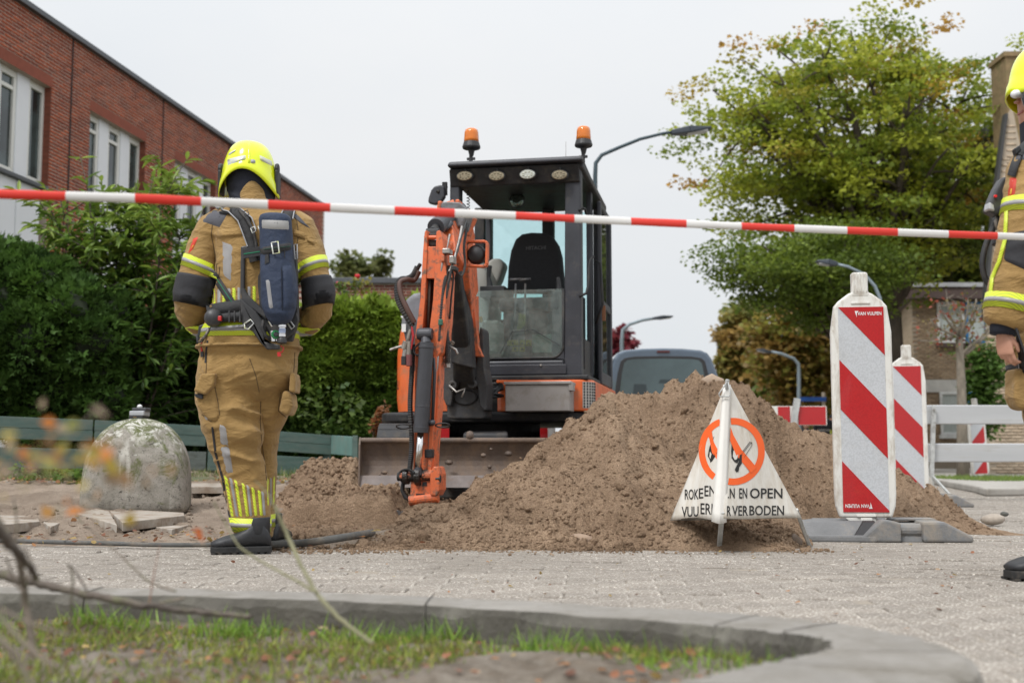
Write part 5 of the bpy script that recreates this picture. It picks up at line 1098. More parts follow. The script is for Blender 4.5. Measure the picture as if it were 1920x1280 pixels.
# link and coupler
mb = MB(); mb.cyl(ax(752, 893, -.02), ax(822, 890, -.02), .034, n=18); EB('link_barrel', mb, MAT('greasy_orange_mat', (.45, .12, .05), .5, var=.3, vs=14, dirt=(.018, .015, .013), ds=13, da=(.44, .52)), bevel=.004)
mb = MB()
for x in (762, 784): mb.cyl(ax(x - 5, 893, -.02), ax(x + 5, 892.6, -.02), .047, n=18)
mb.cyl(ax(779, 892, -.03), ax(790, 892, -.03), .055, n=18); EB('link_grease_ring', mb, MAT('grease_mat', (.022, .018, .016), .35, var=.5, vs=16, bmp=(.6, 50)), bevel=.006)
mb = MB(); mb.cyl(ax(746, 893, -.02), ax(753, 893, -.02), .026, n=12); EB('link_bolt', mb, M_dk); mb = MB(); mb.cyl(ax(818, 897, -.04), ax(826, 897, -.04), .024, n=6); EB('link_bolt', mb, M_dk)
mb = MB()
pprism(mb, [(806, 886), (812, 874), (820, 874), (824, 888), (824, 918), (818, 930), (806, 928)], VA - .06, VA + .10); EB('link_plate', mb, M_or2, bevel=.008)
mb = MB(); pprism(mb, [(770, 900), (812, 900), (812, 925), (806, 935), (788, 942), (768, 945)], VA - .03, VA + .09); EB('coupler', mb, M_or2, bevel=.006)
mb = MB(); pbox(mb, 781, 789, 903, 910, VA - .035, VA - .03); pbox(mb, 792, 800, 903, 910, VA - .035, VA - .03); pbox(mb, 780, 796, 925, 929, VA - .035, VA - .03); EB('coupler_slot', mb, M_dk)
mb = MB(); mb.cyl(ax(768, 938, -.02), ax(822, 932, -.02), .03, n=14); EB('bucket_pin', mb, M_or2)
mb = MB(); c_ = ax(795, 972, .09); mb.prism([c_ + Vector((-.14, -.1, .04)), c_ + Vector((-.14, -.16, -.25)), c_ + Vector((-.14, .12, -.32)), c_ + Vector((-.14, .22, -.05)), c_ + Vector((-.14, .1, .05))], (.28, 0, 0)); EB('bucket', mb, M_cast, bevel=.01)
for (y, r_) in ((893, 0), (896, 0)):
    mb = MB(); P = [ax(763 + 14 * math.cos(a), 889 + (y - 893) + 9 * math.sin(a) if a < 3.5 else 889 + 9 * math.sin(a), -.06 - .02 * math.cos(a)) for a in [2.4 + i * .25 for i in range(16)]]; mb.tube(P, .008, 7); EB('hose', mb, M_rub, smooth=True)
mb = MB(); mb.tube([ax(757, 900, .02), ax(754, 918, .02), ax(760, 932, .02), ax(768, 936, .02)], .013, 8); EB('hose', mb, M_rub, smooth=True)
# --- hoses
def corr(pts, r, n=80, dep=.12):  # corrugated sleeve
    P = [Vector(p) for p in pts]; S_ = []
    for i in range(len(P) - 1):
        p0, p1, p2, p3 = P[max(i - 1, 0)], P[i], P[i + 1], P[min(i + 2, len(P) - 1)]
        for k in range(max(2, n // (len(P) - 1))):
            t = k / max(2, n // (len(P) - 1)); S_.append(.5 * ((2 * p1) + (p2 - p0) * t + (2 * p0 - 5 * p1 + 4 * p2 - p3) * t * t + (3 * p1 - p0 - 3 * p2 + p3) * t ** 3))
    return S_, [r * (1 + (dep if i % 2 else -dep * .3)) for i in range(len(S_))]
def hose(name, pts, r, mat=None, corrug=False, n=70):
    S_, rr = corr(pts, r, n, .14 if corrug else 0); mb = MB(); mb.tube(S_, rr, 9); EB(name, mb, mat or M_rub, smooth=not corrug)
hose('hose', [ax(783, 500, .1), ax(775, 515, .1), ax(765, 522, .1), ax(752, 524, .08), ax(745, 535, .06), ax(746, 560, .05), ax(757, 585, .05), ax(775, 612, .06)], .017, corrug=True, n=90)
hose('hose', [ax(786, 508, .1), ax(776, 525, .1), ax(762, 524, .05), ax(750, 530, .03), ax(752, 552, .02), ax(764, 580, .02), ax(778, 606, .04)], .016, MAT('brown_hose_mat', (.10, .055, .045), .6, var=.2))
hose('hose', [ax(788, 495, .1), ax(778, 510, .12), ax(768, 520, .12), ax(758, 527, .1)], .012)
hose('corrugated_hose', [ax(775, 645, .0), ax(772, 700, .0), ax(769, 760, .0), ax(772, 830, .0), ax(768, 880, .0)], .0145, corrug=True, n=120)
hose('corrugated_hose', [ax(842, 500, .05), ax(836, 520, .0), ax(830, 560, .0), ax(826, 610, .0), ax(824, 640, 0)], .0125, corrug=True, n=90)
hose('corrugated_hose', [ax(843, 520, .1), ax(838, 545, .08), ax(834, 600, .08), ax(838, 640, .1), ax(840, 680, .1)], .0155, corrug=True, n=90)
hose('hose', [ax(875, 415, .3), ax(866, 440, .2), ax(858, 470, .1), ax(848, 500, .05), ax(850, 520, .05), ax(846, 560, .05), ax(843, 600, .08)], .006)
hose('hose', [ax(878, 418, .3), ax(870, 460, .25), ax(872, 495, .25), ax(866, 516, .22), ax(858, 512, .18), ax(853, 500, .15)], .008)
hose('steel_pipe', [ax(843, 440, .2), ax(838, 462, .1), ax(830, 490, .0), ax(827, 515, .0)], .007, M_steel)
hose('steel_pipe', [ax(866, 425, .25), ax(860, 455, .15), ax(850, 490, .05), ax(842, 510, 0)], .0085, M_steel)
hose('hose', [ax(848, 500, .0), ax(842, 525, -.01), ax(836, 560, .0)], .008, M_rub)
hose('hose', [ax(790, 640, .0), ax(776, 655, -.04), ax(780, 665, -.04), ax(787, 664, -.03)], .005)
for (x, y, w_, h_, mt) in ((829, 470, 14, 10, M_steel), (826, 484, 7, 12, M_or2), (842, 486, 8, 14, M_steel), (846, 502, 8, 8, M_dk)):
    mb = MB(); a_, b_ = ax(x, y + h_ / 2, -.03), ax(x + w_, y - h_ / 2, -.03); mb.box(a_.x, b_.x, VA - .03, VA + .05, a_.z, b_.z); EB('pipe_clamp', mb, mt, bevel=.004)
for i in range(12):   # couplings at both sides
    pass
M_coup = MAT('coupling_metal_mat', (.28, .25, .22), .45, .6, var=.3, vs=30, dirt=(.06, .05, .045), ds=25)
for (pts, r_, mt) in (([(762, 640), (757, 655)], .02, M_coup), ([(760, 655), (758, 668)], .015, M_steel), ([(758, 668), (758, 684)], .019, M_plast), ([(768, 640), (766, 665)], .016, M_coup), ([(767, 665), (767, 686)], .019, MAT('dull_red_mat', (.16, .05, .05), .6)), ([(757, 648), (742, 652), (731, 656)], .008, M_steel), ([(770, 618), (764, 640)], .012, M_coup),
                     ([(838, 612), (838, 640)], .008, M_coup), ([(838, 638), (839, 660)], .020, M_coup), ([(838, 660), (839, 672)], .013, M_steel), ([(839, 672), (839, 680)], .021, M_coup), ([(839, 681), (839, 689)], .018, M_steel), ([(845, 650), (855, 656), (858, 664)], .008, M_steel), ([(846, 645), (850, 640)], .014, M_coup), ([(822, 600), (822, 622)], .012, M_coup)):
    mb = MB(); mb.tube([ax(x, y, -.05 if x < 800 else .12) for x, y in pts], r_, 12); EB('hose_coupling', mb, mt, bevel=.002)
mb = MB(); mb.tube([ax(772, 612, -.06), ax(775, 630, -.06), ax(771, 655, -.06)], [.005, .009, .003], 8); EB('red_strap', mb, MAT('red_strap_mat', (.35, .015, .02), .6))
mb = MB(); mb.beam(ax(822, 604, -.03), ax(830, 604, -.03), .02, .035); EB('green_fitting', mb, MAT('green_fitting_mat', (.03, .12, .08), .5), bevel=.004)
# --- boom work light with orange cage
VLt = -1.75
c_ = E(894, 478, VLt); mb = MB(); P = [E(x, y, VLt - .03) for x, y in ((874, 456), (878, 453), (911, 453), (914, 457), (913, 496), (909, 500), (877, 498), (874, 494), (874, 456))]
for p, q in zip(P[:-1], P[1:]): mb.beam(p, q, .016, .05, up=(0, 1, 0))
lo = EB('light_cage', mb, M_or2, bevel=.004)
mb = MB(); mb.lathe([(.045, .05), (.062, .02), (.064, -.01), (.060, -.02), (.056, -.015)], c_, (0, -1, 0), 26); EB('lamp_body', mb, M_plast, lo, smooth=True)
mb = MB(); mb.lathe([(.057, .0), (.055, .012), (.03, .02), (.0, .022)], c_ + Vector((0, -.002, 0)), (0, -1, 0), 26); EB('lamp_lens', mb, MAT('brown_dusty_lens_mat', (.15, .10, .07), .3, .2, var=.2, vs=20), lo, smooth=True)
mb = MB(); mb.beam(E(868, 478, VLt + .05), E(876, 478, VLt), .03, .03); EB('light_bracket', mb, M_or2, lo)
# --- undercarriage, not turned with the cab: tracks, blade
def WL(p): q = Vector(p) - EO; return Vector((q.dot(EU), q.dot(EV), q.z))
mb = MB(); mb.lathe([(.34, .40), (.36, .44), (.36, zs0 + .01)], (0, 0.1, 0), (0, 0, 1), 28); EB('turntable', mb, M_dk)
mb = MB(); mb.hexa([WL(p) for p in ((-.6, 8.5, .14), (.35, 8.5, .14), (.35, 10.2, .14), (-.6, 10.2, .14), (-.6, 8.5, .42), (.35, 8.5, .42), (.35, 10.2, .42), (-.6, 10.2, .42))]); mb.hexa([WL(p) for p in ((-.34, 8.3, .40), (-.03, 8.3, .40), (-.03, 8.6, .42), (-.34, 8.6, .42), (-.34, 8.32, .60), (-.03, 8.32, .60), (-.03, 8.6, .62), (-.34, 8.6, .62))]); EB('lower_frame', mb, M_cast, bevel=.015)
for X0 in (-.95, .42):
    prof = []
    Lh, Rr = .72, .235; yc = 9.35; zc = .12 + Rr + .06
    for i in range(13): a = R(-90 - 180 * i / 12); prof.append((yc - Lh + Rr * math.cos(a), zc + Rr * math.sin(a)))
    for i in range(13): a = R(90 - 180 * i / 12); prof.append((yc + Lh + Rr * math.cos(a), zc + Rr * math.sin(a)))
    mb = MB(); mb.prism([WL((X0, y, z)) for y, z in prof], WL((X0 + .30, 0, 0)) - WL((X0, 0, 0))); to = EB('track', mb, MAT('track_rubber_mat', (.03, .028, .026), .8, var=.3, vs=8, dirt=(.14, .11, .085), ds=6), bevel=.006)
    n = len(prof)
    for i in range(44):
        t = i / 44 * n; p0, p1 = prof[int(t) % n], prof[(int(t) + 1) % n]; f = t - int(t); y, z = p0[0] + (p1[0] - p0[0]) * f, p0[1] + (p1[1] - p0[1]) * f
        nv = Vector((0, y - min(max(y, yc - Lh), yc + Lh), z - zc)).normalized(); mb = MB(); c0 = Vector((X0 + .0, y, z)); mb.beam(WL(c0 + nv * .012), WL(c0 + Vector((.30, 0, 0)) + nv * .012), .05, .03, up=tuple(WL(nv) - WL((0, 0, 0)))); EB('track_lug', mb, M_rub, to)
# curved dozer blade: section swept across
bx0, bx1 = W(676, 860, 8.05).x, W(676, 860, 8.05).x + 1.56; secp = []
zt_, zb_ = W(700, 825, 8.05).z, W(700, 912, 8.05).z
for i in range(10):
    t = i / 9; secp.append((8.05 + .07 * math.sin(t * math.pi) * 1.0 - .0 + (.03 * t), zb_ + (zt_ - zb_) * t))
mb = MB(); P = [WL((x, y, z)) for (y, z) in secp for x in (bx0, bx1)]; P2 = [WL((x, y + .022, z)) for (y, z) in secp for x in (bx0, bx1)]
b0 = mb.addv(P); b1 = mb.addv(P2); k = 10
for i in range(k - 1):
    mb.addf([(b0 + 2 * i, b0 + 2 * i + 1, b0 + 2 * i + 3, b0 + 2 * i + 2), (b1 + 2 * i, b1 + 2 * i + 2, b1 + 2 * i + 3, b1 + 2 * i + 1), (b0 + 2 * i, b0 + 2 * i + 2, b1 + 2 * i + 2, b1 + 2 * i), (b0 + 2 * i + 1, b1 + 2 * i + 1, b1 + 2 * i + 3, b0 + 2 * i + 3)])
mb.addf([(b0, b1, b1 + 1, b0 + 1), (b0 + 18, b0 + 19, b1 + 19, b1 + 18)]); bo = EB('dozer_blade', mb, M_blade, smooth=False)
mb = MB(); mb.cyl(WL((bx0, 8.07, zt_)), WL((bx1, 8.07, zt_)), .017, n=12); EB('blade_top_edge', mb, M_blade, bo)
mb = MB(); mb.beam(WL((bx0 + .005, 8.035, zb_ + .035)), WL((bx1 - .005, 8.035, zb_ + .035)), .07, .012, up=(0, 1, 0)) if False else mb.hexa([WL(p) for p in ((bx0, 8.03, zb_ - .005), (bx1, 8.03, zb_ - .005), (bx1, 8.045, zb_ - .005), (bx0, 8.045, zb_ - .005), (bx0, 8.05, zb_ + .075), (bx1, 8.05, zb_ + .075), (bx1, 8.065, zb_ + .075), (bx0, 8.065, zb_ + .075))]); EB('cutting_edge', mb, MAT('scraped_steel_mat', (.24, .21, .20), .55, .3, var=.25, vs=9, dirt=(.22, .16, .12), ds=5), bo)
for x in (bx0 - .012, bx1):
    mb = MB(); mb.prism([WL((x, 8.02, zb_ - .01)), WL((x, 8.16, zb_ + .02)), WL((x, 8.16, zt_)), WL((x, 8.06, zt_ + .02)), WL((x, 8.03, zt_ - .03))], WL((.012, 0, 0)) - WL((0, 0, 0))); EB('blade_end_plate', mb, M_blade, bo, bevel=.002)
mb = MB(); c_ = WL(W(881, 816, 8.07)); mb.tube([c_ + Vector((0, 0, -.045)), c_ + Vector((0, 0, 0))], [.018, .014], 10); mb.lathe([(.01, -.03), (.026, -.014), (.028, .004), (.02, .024), (.006, .03)], c_, n=12); EB('mud_lump', mb, M_blade, bo, smooth=True)
# clods stuck to the blade
sm = MB()
for i in range(26):
    q = W(rnd.uniform(690, 1010), rnd.uniform(880, 905) if rnd.random() < .7 else rnd.uniform(835, 880), 8.06); r_ = rnd.uniform(.006, .02); sm.lathe([(.2 * r_, -.8 * r_), (r_, 0), (.2 * r_, .7 * r_)], WL(q) + Vector((0, .0, 0)), (0, -1, 0), 7, sx=rnd.uniform(1, 2))
tag(EB('dried_mud', sm, M_blade, bo, smooth=True), kind='stuff')
for X0 in (-.45, .12):
    mb = MB(); mb.beam(WL((X0, 8.15, .38)), WL((X0, 8.7, .30)), .10, .09); EB('blade_arm', mb, M_cast, bevel=.01)
# ================================================================ SAND HEAP
def ridge(pts, Yr):
    P = np.array([[W(x, y, Yr).x, max(0, W(x, y, Yr).z)] for x, y in pts]); return P[:, 0], P[:, 1]
Ax, Az = ridge([(985, 985), (1030, 900), (1075, 800), (1110, 775), (1135, 752), (1160, 748), (1210, 744), (1235, 730), (1262, 716), (1300, 712), (1330, 707), (1365, 716), (1400, 724), (1418, 742), (1436, 782), (1480, 806), (1520, 815), (1560, 830), (1600, 852), (1650, 870), (1700, 902), (1740, 930), (1790, 970), (1832, 1000)], 7.5)
Bx, Bz = ridge([(560, 1012), (640, 1000), (700, 985), (740, 968), (800, 948), (850, 938), (880, 925), (905, 905), (940, 885), (980, 862), (1020, 842), (1045, 822), (1070, 800), (1100, 784), (1125, 762), (1150, 764), (1175, 785), (1200, 812), (1250, 835), (1300, 858), (1380, 890), (1480, 925), (1600, 950), (1700, 985)], 6.95)
def heap(X, Y):
    YA = 7.5 + 0 * X; wob = .13 * fbm(X * 1.7, Y * 1.7, 0, 3, 101)
    Y2 = Y + wob
    HA = np.interp(X + .05 * vn(Y * 3, X * 3, 0, 103), Ax, Az, 0, 0); HB = np.interp(X + .05 * vn(Y * 3, X * 3, 0, 104), Bx, Bz, 0, 0)
    fA = 6.45 + .35 * np.clip((X - 1.30) / .6 + .05 * vn(X * 9, Y * 9), 0, 1); fB = 5.72 + 0 * X + .05 * np.sin(X * 4) + 1.2 * np.clip((X - 1.30) / .6 + .1 * vn(X * 7, Y * 7, 0, 3), 0, 1)
    sA = np.clip((YA - Y2) / (YA - fA), 0, 1); hA = HA * (1 - sA) ** 1.1; hA = np.where(Y2 > YA, np.maximum(HA - (Y2 - YA) * .72, 0), hA); hA = hA * (1 - .0 * X) + .05 * np.clip(fbm(X * 3.2, Y * 3.2, 0, 3, 105), -.6, 1) * np.clip(hA * 3, 0, 1)
    sB = np.clip((6.95 - Y2) / np.maximum(6.95 - fB, .08), 0, 1.0); hB = (HB - .025) * (1 - sB ** 1.25); hB = np.where(Y2 > 6.95, np.maximum(HB - (Y2 - 6.95) * .6, 0), hB)
    k = .03; h = np.maximum(hA, hB) + k * np.exp(-np.abs(hA - hB) / .06) * (np.minimum(hA, hB) > .02)
    env = np.clip(h / .12, 0, 1); smooth = np.clip(vn(X * 1.4 + 3, Y * 1.4, 0, 107) * 1.3 + .35, .25, 1)
    b = (np.abs(fbm(X * 7, Y * 7, 0, 3, 111)) - .3) * .06 + (.35 - np.abs(fbm(X * 17, Y * 17, 0, 3, 115))) * .045 * smooth + (.35 - np.abs(fbm(X * 38, Y * 38, 0, 2, 119))) * .032 * smooth
    rill = .02 * np.abs(fbm(X * 5, Y * 1.3, 0, 3, 123)) * env
    foot = np.clip((h - .0) / .03, 0, 1)
    low = (np.clip(vn(X * 6, Y * 6, 0, 127) + .2, 0, 1) * .02) * (h > .004)
    return np.where(h > .002, h + (b + rill) * env + low * foot, -.06)
def f_heap(X, Y): return X, Y, heap(X, Y)
hp_ = hgrid('sand_heap', -1.55, 3.0, 5.55, 9.0, .0115, f_heap, M_sand, cut=lambda c_: c_[:, 2] < -.055, kind='stuff')
def ico():
    bm = bmesh.new(); bmesh.ops.create_icosphere(bm, subdivisions=1, radius=1); v = [tuple(q.co) for q in bm.verts]; f = [tuple(x.index for x in q.verts) for q in bm.faces]; bm.free(); return v, f
ICO = ico()
def ico2():
    bm = bmesh.new(); bmesh.ops.create_icosphere(bm, subdivisions=2, radius=1); v = np.array([tuple(q.co) for q in bm.verts]); f = [tuple(x.index for x in q.verts) for q in bm.faces]; bm.free(); return v, f
def rand_rot(n):
    q = rng.normal(size=(n, 4)); q /= np.linalg.norm(q, axis=1, keepdims=True); w, x, y, z = q.T
    return np.stack([np.stack([1 - 2 * (y * y + z * z), 2 * (x * y - z * w), 2 * (x * z + y * w)], 1), np.stack([2 * (x * y + z * w), 1 - 2 * (x * x + z * z), 2 * (y * z - x * w)], 1), np.stack([2 * (x * z - y * w), 2 * (y * z + x * w), 1 - 2 * (x * x + y * y)], 1)], 1)
def clods(name, x, y, zf, smin, smax, mat, pw=3.0):
    n = len(x); r = smin + (smax - smin) * rng.random(n) ** pw; P = np.c_[x, y, zf + r * .2]
    V, F, _ = scatter(np.array(ICO[0]), np.array(ICO[1]), P, rand_rot(n), r[:, None] * rng.uniform(.6, 1.2, (n, 3)))
    V = V + .25 * np.repeat(r, 12)[:, None] * np.stack([vn(V[:, 0] * 90, V[:, 1] * 90, V[:, 2] * 90, s) for s in (1, 2, 3)], 1)
    return tag(add_mesh(name, np_mesh(name, V, F), mat, smooth=False), kind='stuff')
n = 24000; x = rng.uniform(-1.5, 2.75, n); y = 5.66 + (rng.random(n) ** 1.5) * 2.2; z = heap(x, y); k = z > -.05
clods('sand_clods', x[k], y[k], z[k], .003, .012, M_sand, 3)
n = 1500; x = rng.uniform(-1.4, 2.7, n); y = rng.normal(5.80, .10, n); z = np.maximum(heap(x, y), 0); k = (x < 1.45)
clods('sand_clods', x[k], y[k], z[k], .003, .022, M_sand, 5)
n = 2600; x = rng.uniform(-1.3, 1.5, n); y = 5.76 - np.abs(rng.normal(0, .13, n)); clods('loose_sand_grains', x, y, 0 * x, .0015, .009, M_sand, 3)
n = 170; x = rng.uniform(-1.2, 1.5, n); y = rng.uniform(5.7, 7.4, n); z = heap(x, y); k = (z > .0)
clods('sand_clods', x[k], y[k], z[k] - .004, .014, .042, M_sand, 2)
# dug bank on the left with a cut vertical face, and the trench spoil behind it
def bank(X, Y):
    w = .05 * fbm(X * 4, Y * 1.0, 0, 3, 141); xl = W(500, 960, 6.9).x; xr = W(752, 960, 6.9).x
    face = np.clip((Y - 6.82 - w + .1 * np.clip((X - xl) / 1.0, 0, 1)) / .07, 0, 1); face = face * face * (3 - 2 * face)
    top = .215 + .05 * (Y - 6.9) * .4 + .035 * fbm(X * 3, Y * 3, 0, 4, 143)
    ex_ = np.clip((X - xl + .1 * vn(Y * 4, 3, 0, 145)) / .22, 0, 1) * np.clip((xr - X + .05 * vn(Y * 6, 2, 0, 146)) / .10, 0, 1)
    h = face * top * ex_
    D = .36 * np.exp(-((Y - 8.45) / .33) ** 2) * np.clip((X - W(505, 900, 8.4).x) / .25, 0, 1) * np.clip((W(716, 900, 8.4).x - X) / .18, 0, 1) + .0
    h = np.maximum(h, D + .05 * (D > .02))
    b = (.35 - np.abs(fbm(X * 13, Y * 13, 0, 3, 147))) * .045 + (.35 - np.abs(fbm(X * 34, Y * 34, 0, 3, 149))) * .022
    flat = np.clip((face - .05) * 4, 0, 1) * np.clip((.95 - face) * 6, 0, 1)
    return np.where(h > .01, h + b * np.clip(h / .1, 0, 1) * (1 - .85 * flat), -.05)
hgrid('dug_soil_bank', -2.3, -.45, 6.55, 9.2, .012, lambda X, Y: (X, Y, bank(X, Y)), M_sand, cut=lambda c_: c_[:, 2] < -.04, kind='stuff')
n = 5000; x = rng.uniform(-1.7, -.5, n); y = rng.uniform(6.9, 8.8, n); z = bank(x, y); k = z > .1; clods('soil_clods', x[k], y[k], z[k], .004, .022, M_sand, 3)
n = 1700; x = rng.uniform(-1.35, -.4, n); y = rng.normal(6.45, .16, n); clods('soil_clods', x, y, slope_z(x, y) + .02, .005, .034, M_sand, 3.2)
n = 900; x = rng.uniform(-3.2, -1.0, n); y = rng.uniform(6.2, 10, n); clods('soil_clods', x, y, f_side(x, y)[2], .004, .02, M_sandy, 3)
# sand film spilled over the paving in front of the heap
def stone(label, px, py, rpx, Y, col, name='stone', sq=(1, .8, .7), dz=.0):
    c_ = W(px, py, Y); r = rpx * Y / FPX; v, f = ico2(); v = v * np.array(sq) * r
    v = v * (1 + .22 * fbm(v[:, 0] / r * 1.2 + px, v[:, 1] / r * 1.2, v[:, 2] / r * 1.2, 2, 151)[:, None])
    me = bpy.data.meshes.new(name); me.from_pydata([tuple(q) for q in v], [], f); me.update()
    o = add_mesh(name, me, MAT('stone_mat', col, .9, var=.15, vs=20, bmp=(.4, 40)), smooth=True); o.location = c_
    return tag(o, label, 'stone')
stone('large rounded clod at the foot of the heap below its middle', 1085, 1013, 25, 5.78, (.30, .215, .155), sq=(1, .8, .6))
stone('brown stone on the road between the folding sign feet and barrier base', 1490, 1014, 17, 5.85, (.17, .13, .10), sq=(1, .8, .75))
stone('pale round stone lying on the road right of the sand heap', 1861, 974, 18, 7.6, (.36, .31, .26), sq=(1.1, .8, .6))
stone('small dark stone on the road behind the pale round stone', 1883, 963, 7, 8.2, (.10, .10, .09), sq=(1, .8, .7))
stone('flat pale clod on the left flank of the heap', 1130, 1003, 12, 5.95, (.36, .29, .23), sq=(1.3, .8, .6))
stone('jagged light clod on the very crest of the heap', 1335, 716, 17, 7.5, (.36, .27, .20), sq=(1.3, .6, .75))
# ================================================================ CONCRETE BOLLARD + DETECTOR + SLABS
def m_lichen():
    m, t, b, o = nodes_of('lichen_concrete_mat')
    n = noise_node(t, 7, 8, .7, dist=.4); c = ramp(t, n.outputs[0], .38, .62, (.20, .185, .155, 1), (.36, .335, .295, 1))
    tcn = t.nodes.new('ShaderNodeTexCoord'); sp = t.nodes.new('ShaderNodeSeparateXYZ'); t.links.new(tcn.outputs['Object'], sp.inputs[0])
    g = noise_node(t, 5.5, 9, .78, dist=.6); mg = t.nodes.new('ShaderNodeMath'); mg.operation = 'MULTIPLY_ADD'; t.links.new(g.outputs[0], mg.inputs[0]); mg.inputs[1].default_value = 1.0
    d = t.nodes.new('ShaderNodeMapRange'); d.inputs[1].default_value = .15; d.inputs[2].default_value = .62; d.inputs[3].default_value = -.10; d.inputs[4].default_value = .06; t.links.new(sp.outputs['Z'], d.inputs[0]); t.links.new(d.outputs[0], mg.inputs[2])
    c = mixc(t, ramp(t, mg.outputs[0], .47, .56), c, (.11, .125, .045))
    g2 = noise_node(t, 12, 9, .8, dist=1.0); d2 = t.nodes.new('ShaderNodeMapRange'); d2.inputs[1].default_value = .25; d2.inputs[2].default_value = .5; d2.inputs[3].default_value = -.14; d2.inputs[4].default_value = .02; t.links.new(sp.outputs['Z'], d2.inputs[0])
    m2 = t.nodes.new('ShaderNodeMath'); m2.operation = 'ADD'; t.links.new(g2.outputs[0], m2.inputs[0]); t.links.new(d2.outputs[0], m2.inputs[1])
    c = mixc(t, ramp(t, m2.outputs[0], .53, .585), c, (.56, .55, .50))
    g3 = noise_node(t, 3.5, 5, .6, stretch=(3, 3, .25)); c = mixc(t, ramp(t, g3.outputs[0], .58, .70), c, (.50, .48, .43))
    g5 = noise_node(t, 22, 6, .8); c = mixc(t, ramp(t, g5.outputs[0], .57, .65), c, (.055, .05, .04))
    v = t.nodes.new('ShaderNodeTexVoronoi'); v.inputs['Scale'].default_value = 75; t.links.new(tcn.outputs['Object'], v.inputs[0]); c = mixc(t, ramp(t, v.outputs['Distance'], .12, .2, (1, 1, 1, 1), (0, 0, 0, 1)), c, (.05, .045, .035))
    t.links.new(c, b.inputs['Base Color']); b.inputs['Roughness'].default_value = .95; bump(t, b, g5.outputs[0], .7, .015); bump(t, b, g2.outputs[0], .4, .01); return m
YB_ = 7.96; bc = W(257, 960, YB_); s = YB_ / FPX
bol = MB(); rings = []
for (hw, py, p) in ((93, 966, 7), (95, 950, 7), (95, 920, 6), (94, 890, 5), (92, 866, 4), (88, 848, 3.2), (80, 829, 2.6), (69, 812, 2.3), (55, 799, 2.1), (38, 790, 2), (20, 785, 2), (6, 783.5, 2)):
    rings.append((hw * s, W(257, py, YB_).z, p))
b0 = len(bol.v); nn_ = 48
for (r, z, p) in rings:
    for j in range(nn_):
        a = 2 * math.pi * j / nn_ ; c_, s_ = math.cos(a), math.sin(a); e = 2 / p
        x, y = math.copysign(abs(c_) ** e, c_) * r, math.copysign(abs(s_) ** e, s_) * r; q = R(12); bol.v.append((x * math.cos(q) - y * math.sin(q), x * math.sin(q) + y * math.cos(q), z - bc.z))
for i in range(len(rings) - 1):
    for j in range(nn_): a = i * nn_ + j; e = i * nn_ + (j + 1) % nn_; bol.f.append((a, e, e + nn_, a + nn_)); bol.m.append(0)
bol.f.append(tuple(range(nn_))[::-1]); bol.m.append(0); bol.f.append(tuple(range((len(rings) - 1) * nn_, len(rings) * nn_))); bol.m.append(0)
me = bol.mesh('bollard'); bo_ = add_mesh('concrete_bollard', me, m_lichen(), smooth=True); bo_.location = bc
sm_ = bo_.modifiers.new('s', 'SUBSURF'); sm_.levels = 1; sm_.render_levels = 1
tag(bo_, 'squat domed concrete bollard covered in moss and white lichen', 'bollard')
dc = W(257, 776, YB_ - .02); gd = thing('gas_detector', 'small grey handheld gas detector lying on top of the concrete bollard', 'detector', tuple(dc + Vector((0, 0, -.03))))
def dbx(name, x0, x1, y0, y1, mat, d0=-.05, d1=.09, bev=.006):
    a_, b_ = W(x0, y1, YB_ + d0), W(x1, y0, YB_ + d0); mb = MB(); mb.box(a_.x, b_.x, YB_ + d0, YB_ + d1, a_.z, b_.z); return mb.build(name, mat, gd, bevel=bev, bseg=3)
dbx('rubber_case', 241, 268, 778, 786, MAT('detector_black_mat', (.025, .025, .028), .6))
dbx('casing', 242, 270, 770, 779, MAT('detector_silver_mat', (.42, .43, .45), .35, .2, var=.1), -.045)
dbx('screen_rim', 247, 274, 764, 771, MAT('detector_dark_mat', (.05, .05, .055), .4), -.02)
mb = MB(); mb.lathe([(.018, -.008), (.017, .004), (.010, .012), (.002, .014)], W(262, 762, YB_ + .02), n=14); mb.build('sensor_cap', MAT('sensor_white_mat', (.65, .65, .65), .4), gd, smooth=True)
for i in range(3):
    a_ = W(250 + i * 2.2, 782.5, YB_ - .053); mb = MB(); mb.box(a_.x, a_.x + .003, a_.y, a_.y + .004, a_.z, a_.z + .006); mb.build('contact', MAT('brass_mat', (.5, .3, .08), .4, .7), gd)
M_slab = MAT('slab_mat', (.37, .335, .29), .9, var=.15, vs=6, dirt=(.24, .185, .14), ds=7, da=(.42, .62), bmp=(.45, 50))
def slab(label, pts, z, th, rx=0, ry=0, group=None, name='paving_slab'):
    """pts: picture outline of the top face at height z"""
    P = [G(x, y, z) for x, y in pts]; c_ = sum(P, Vector()) / len(P); mb = MB(); mb.prism([(p.x - c_.x, p.y - c_.y, -th) for p in P][::-1] if False else [(p.x - c_.x, p.y - c_.y, -th) for p in P], (0, 0, th))
    o = mb.build(name, M_slab, bevel=.004); o.location = c_; o.rotation_euler = (R(rx), R(ry), 0); return tag(o, label, 'slab', group)
slab('left half of the cracked grey slab leaning at the foot of the bollard', [(143, 963), (180, 957), (204, 959), (220, 975)], .10, .06, 1, 2)
slab('right half of the cracked grey slab at the foot of the bollard', [(206, 958), (262, 957), (345, 962), (346, 966), (230, 975)], .10, .05, 1, -1)
slab('loose slab lying flush in the sand right of the bollard', [(290, 987), (400, 961), (425, 965), (322, 993)], .05, .05, 0, -1)
slab('grey slab half buried in the sand at the far left', [(-30, 962), (66, 962), (75, 975), (-30, 985)], .085, .05, 0, 1)
slab('slab edge showing in the sand left of the bollard', [(62, 966), (140, 950), (160, 958), (95, 985)], .075, .04, 0, 1)
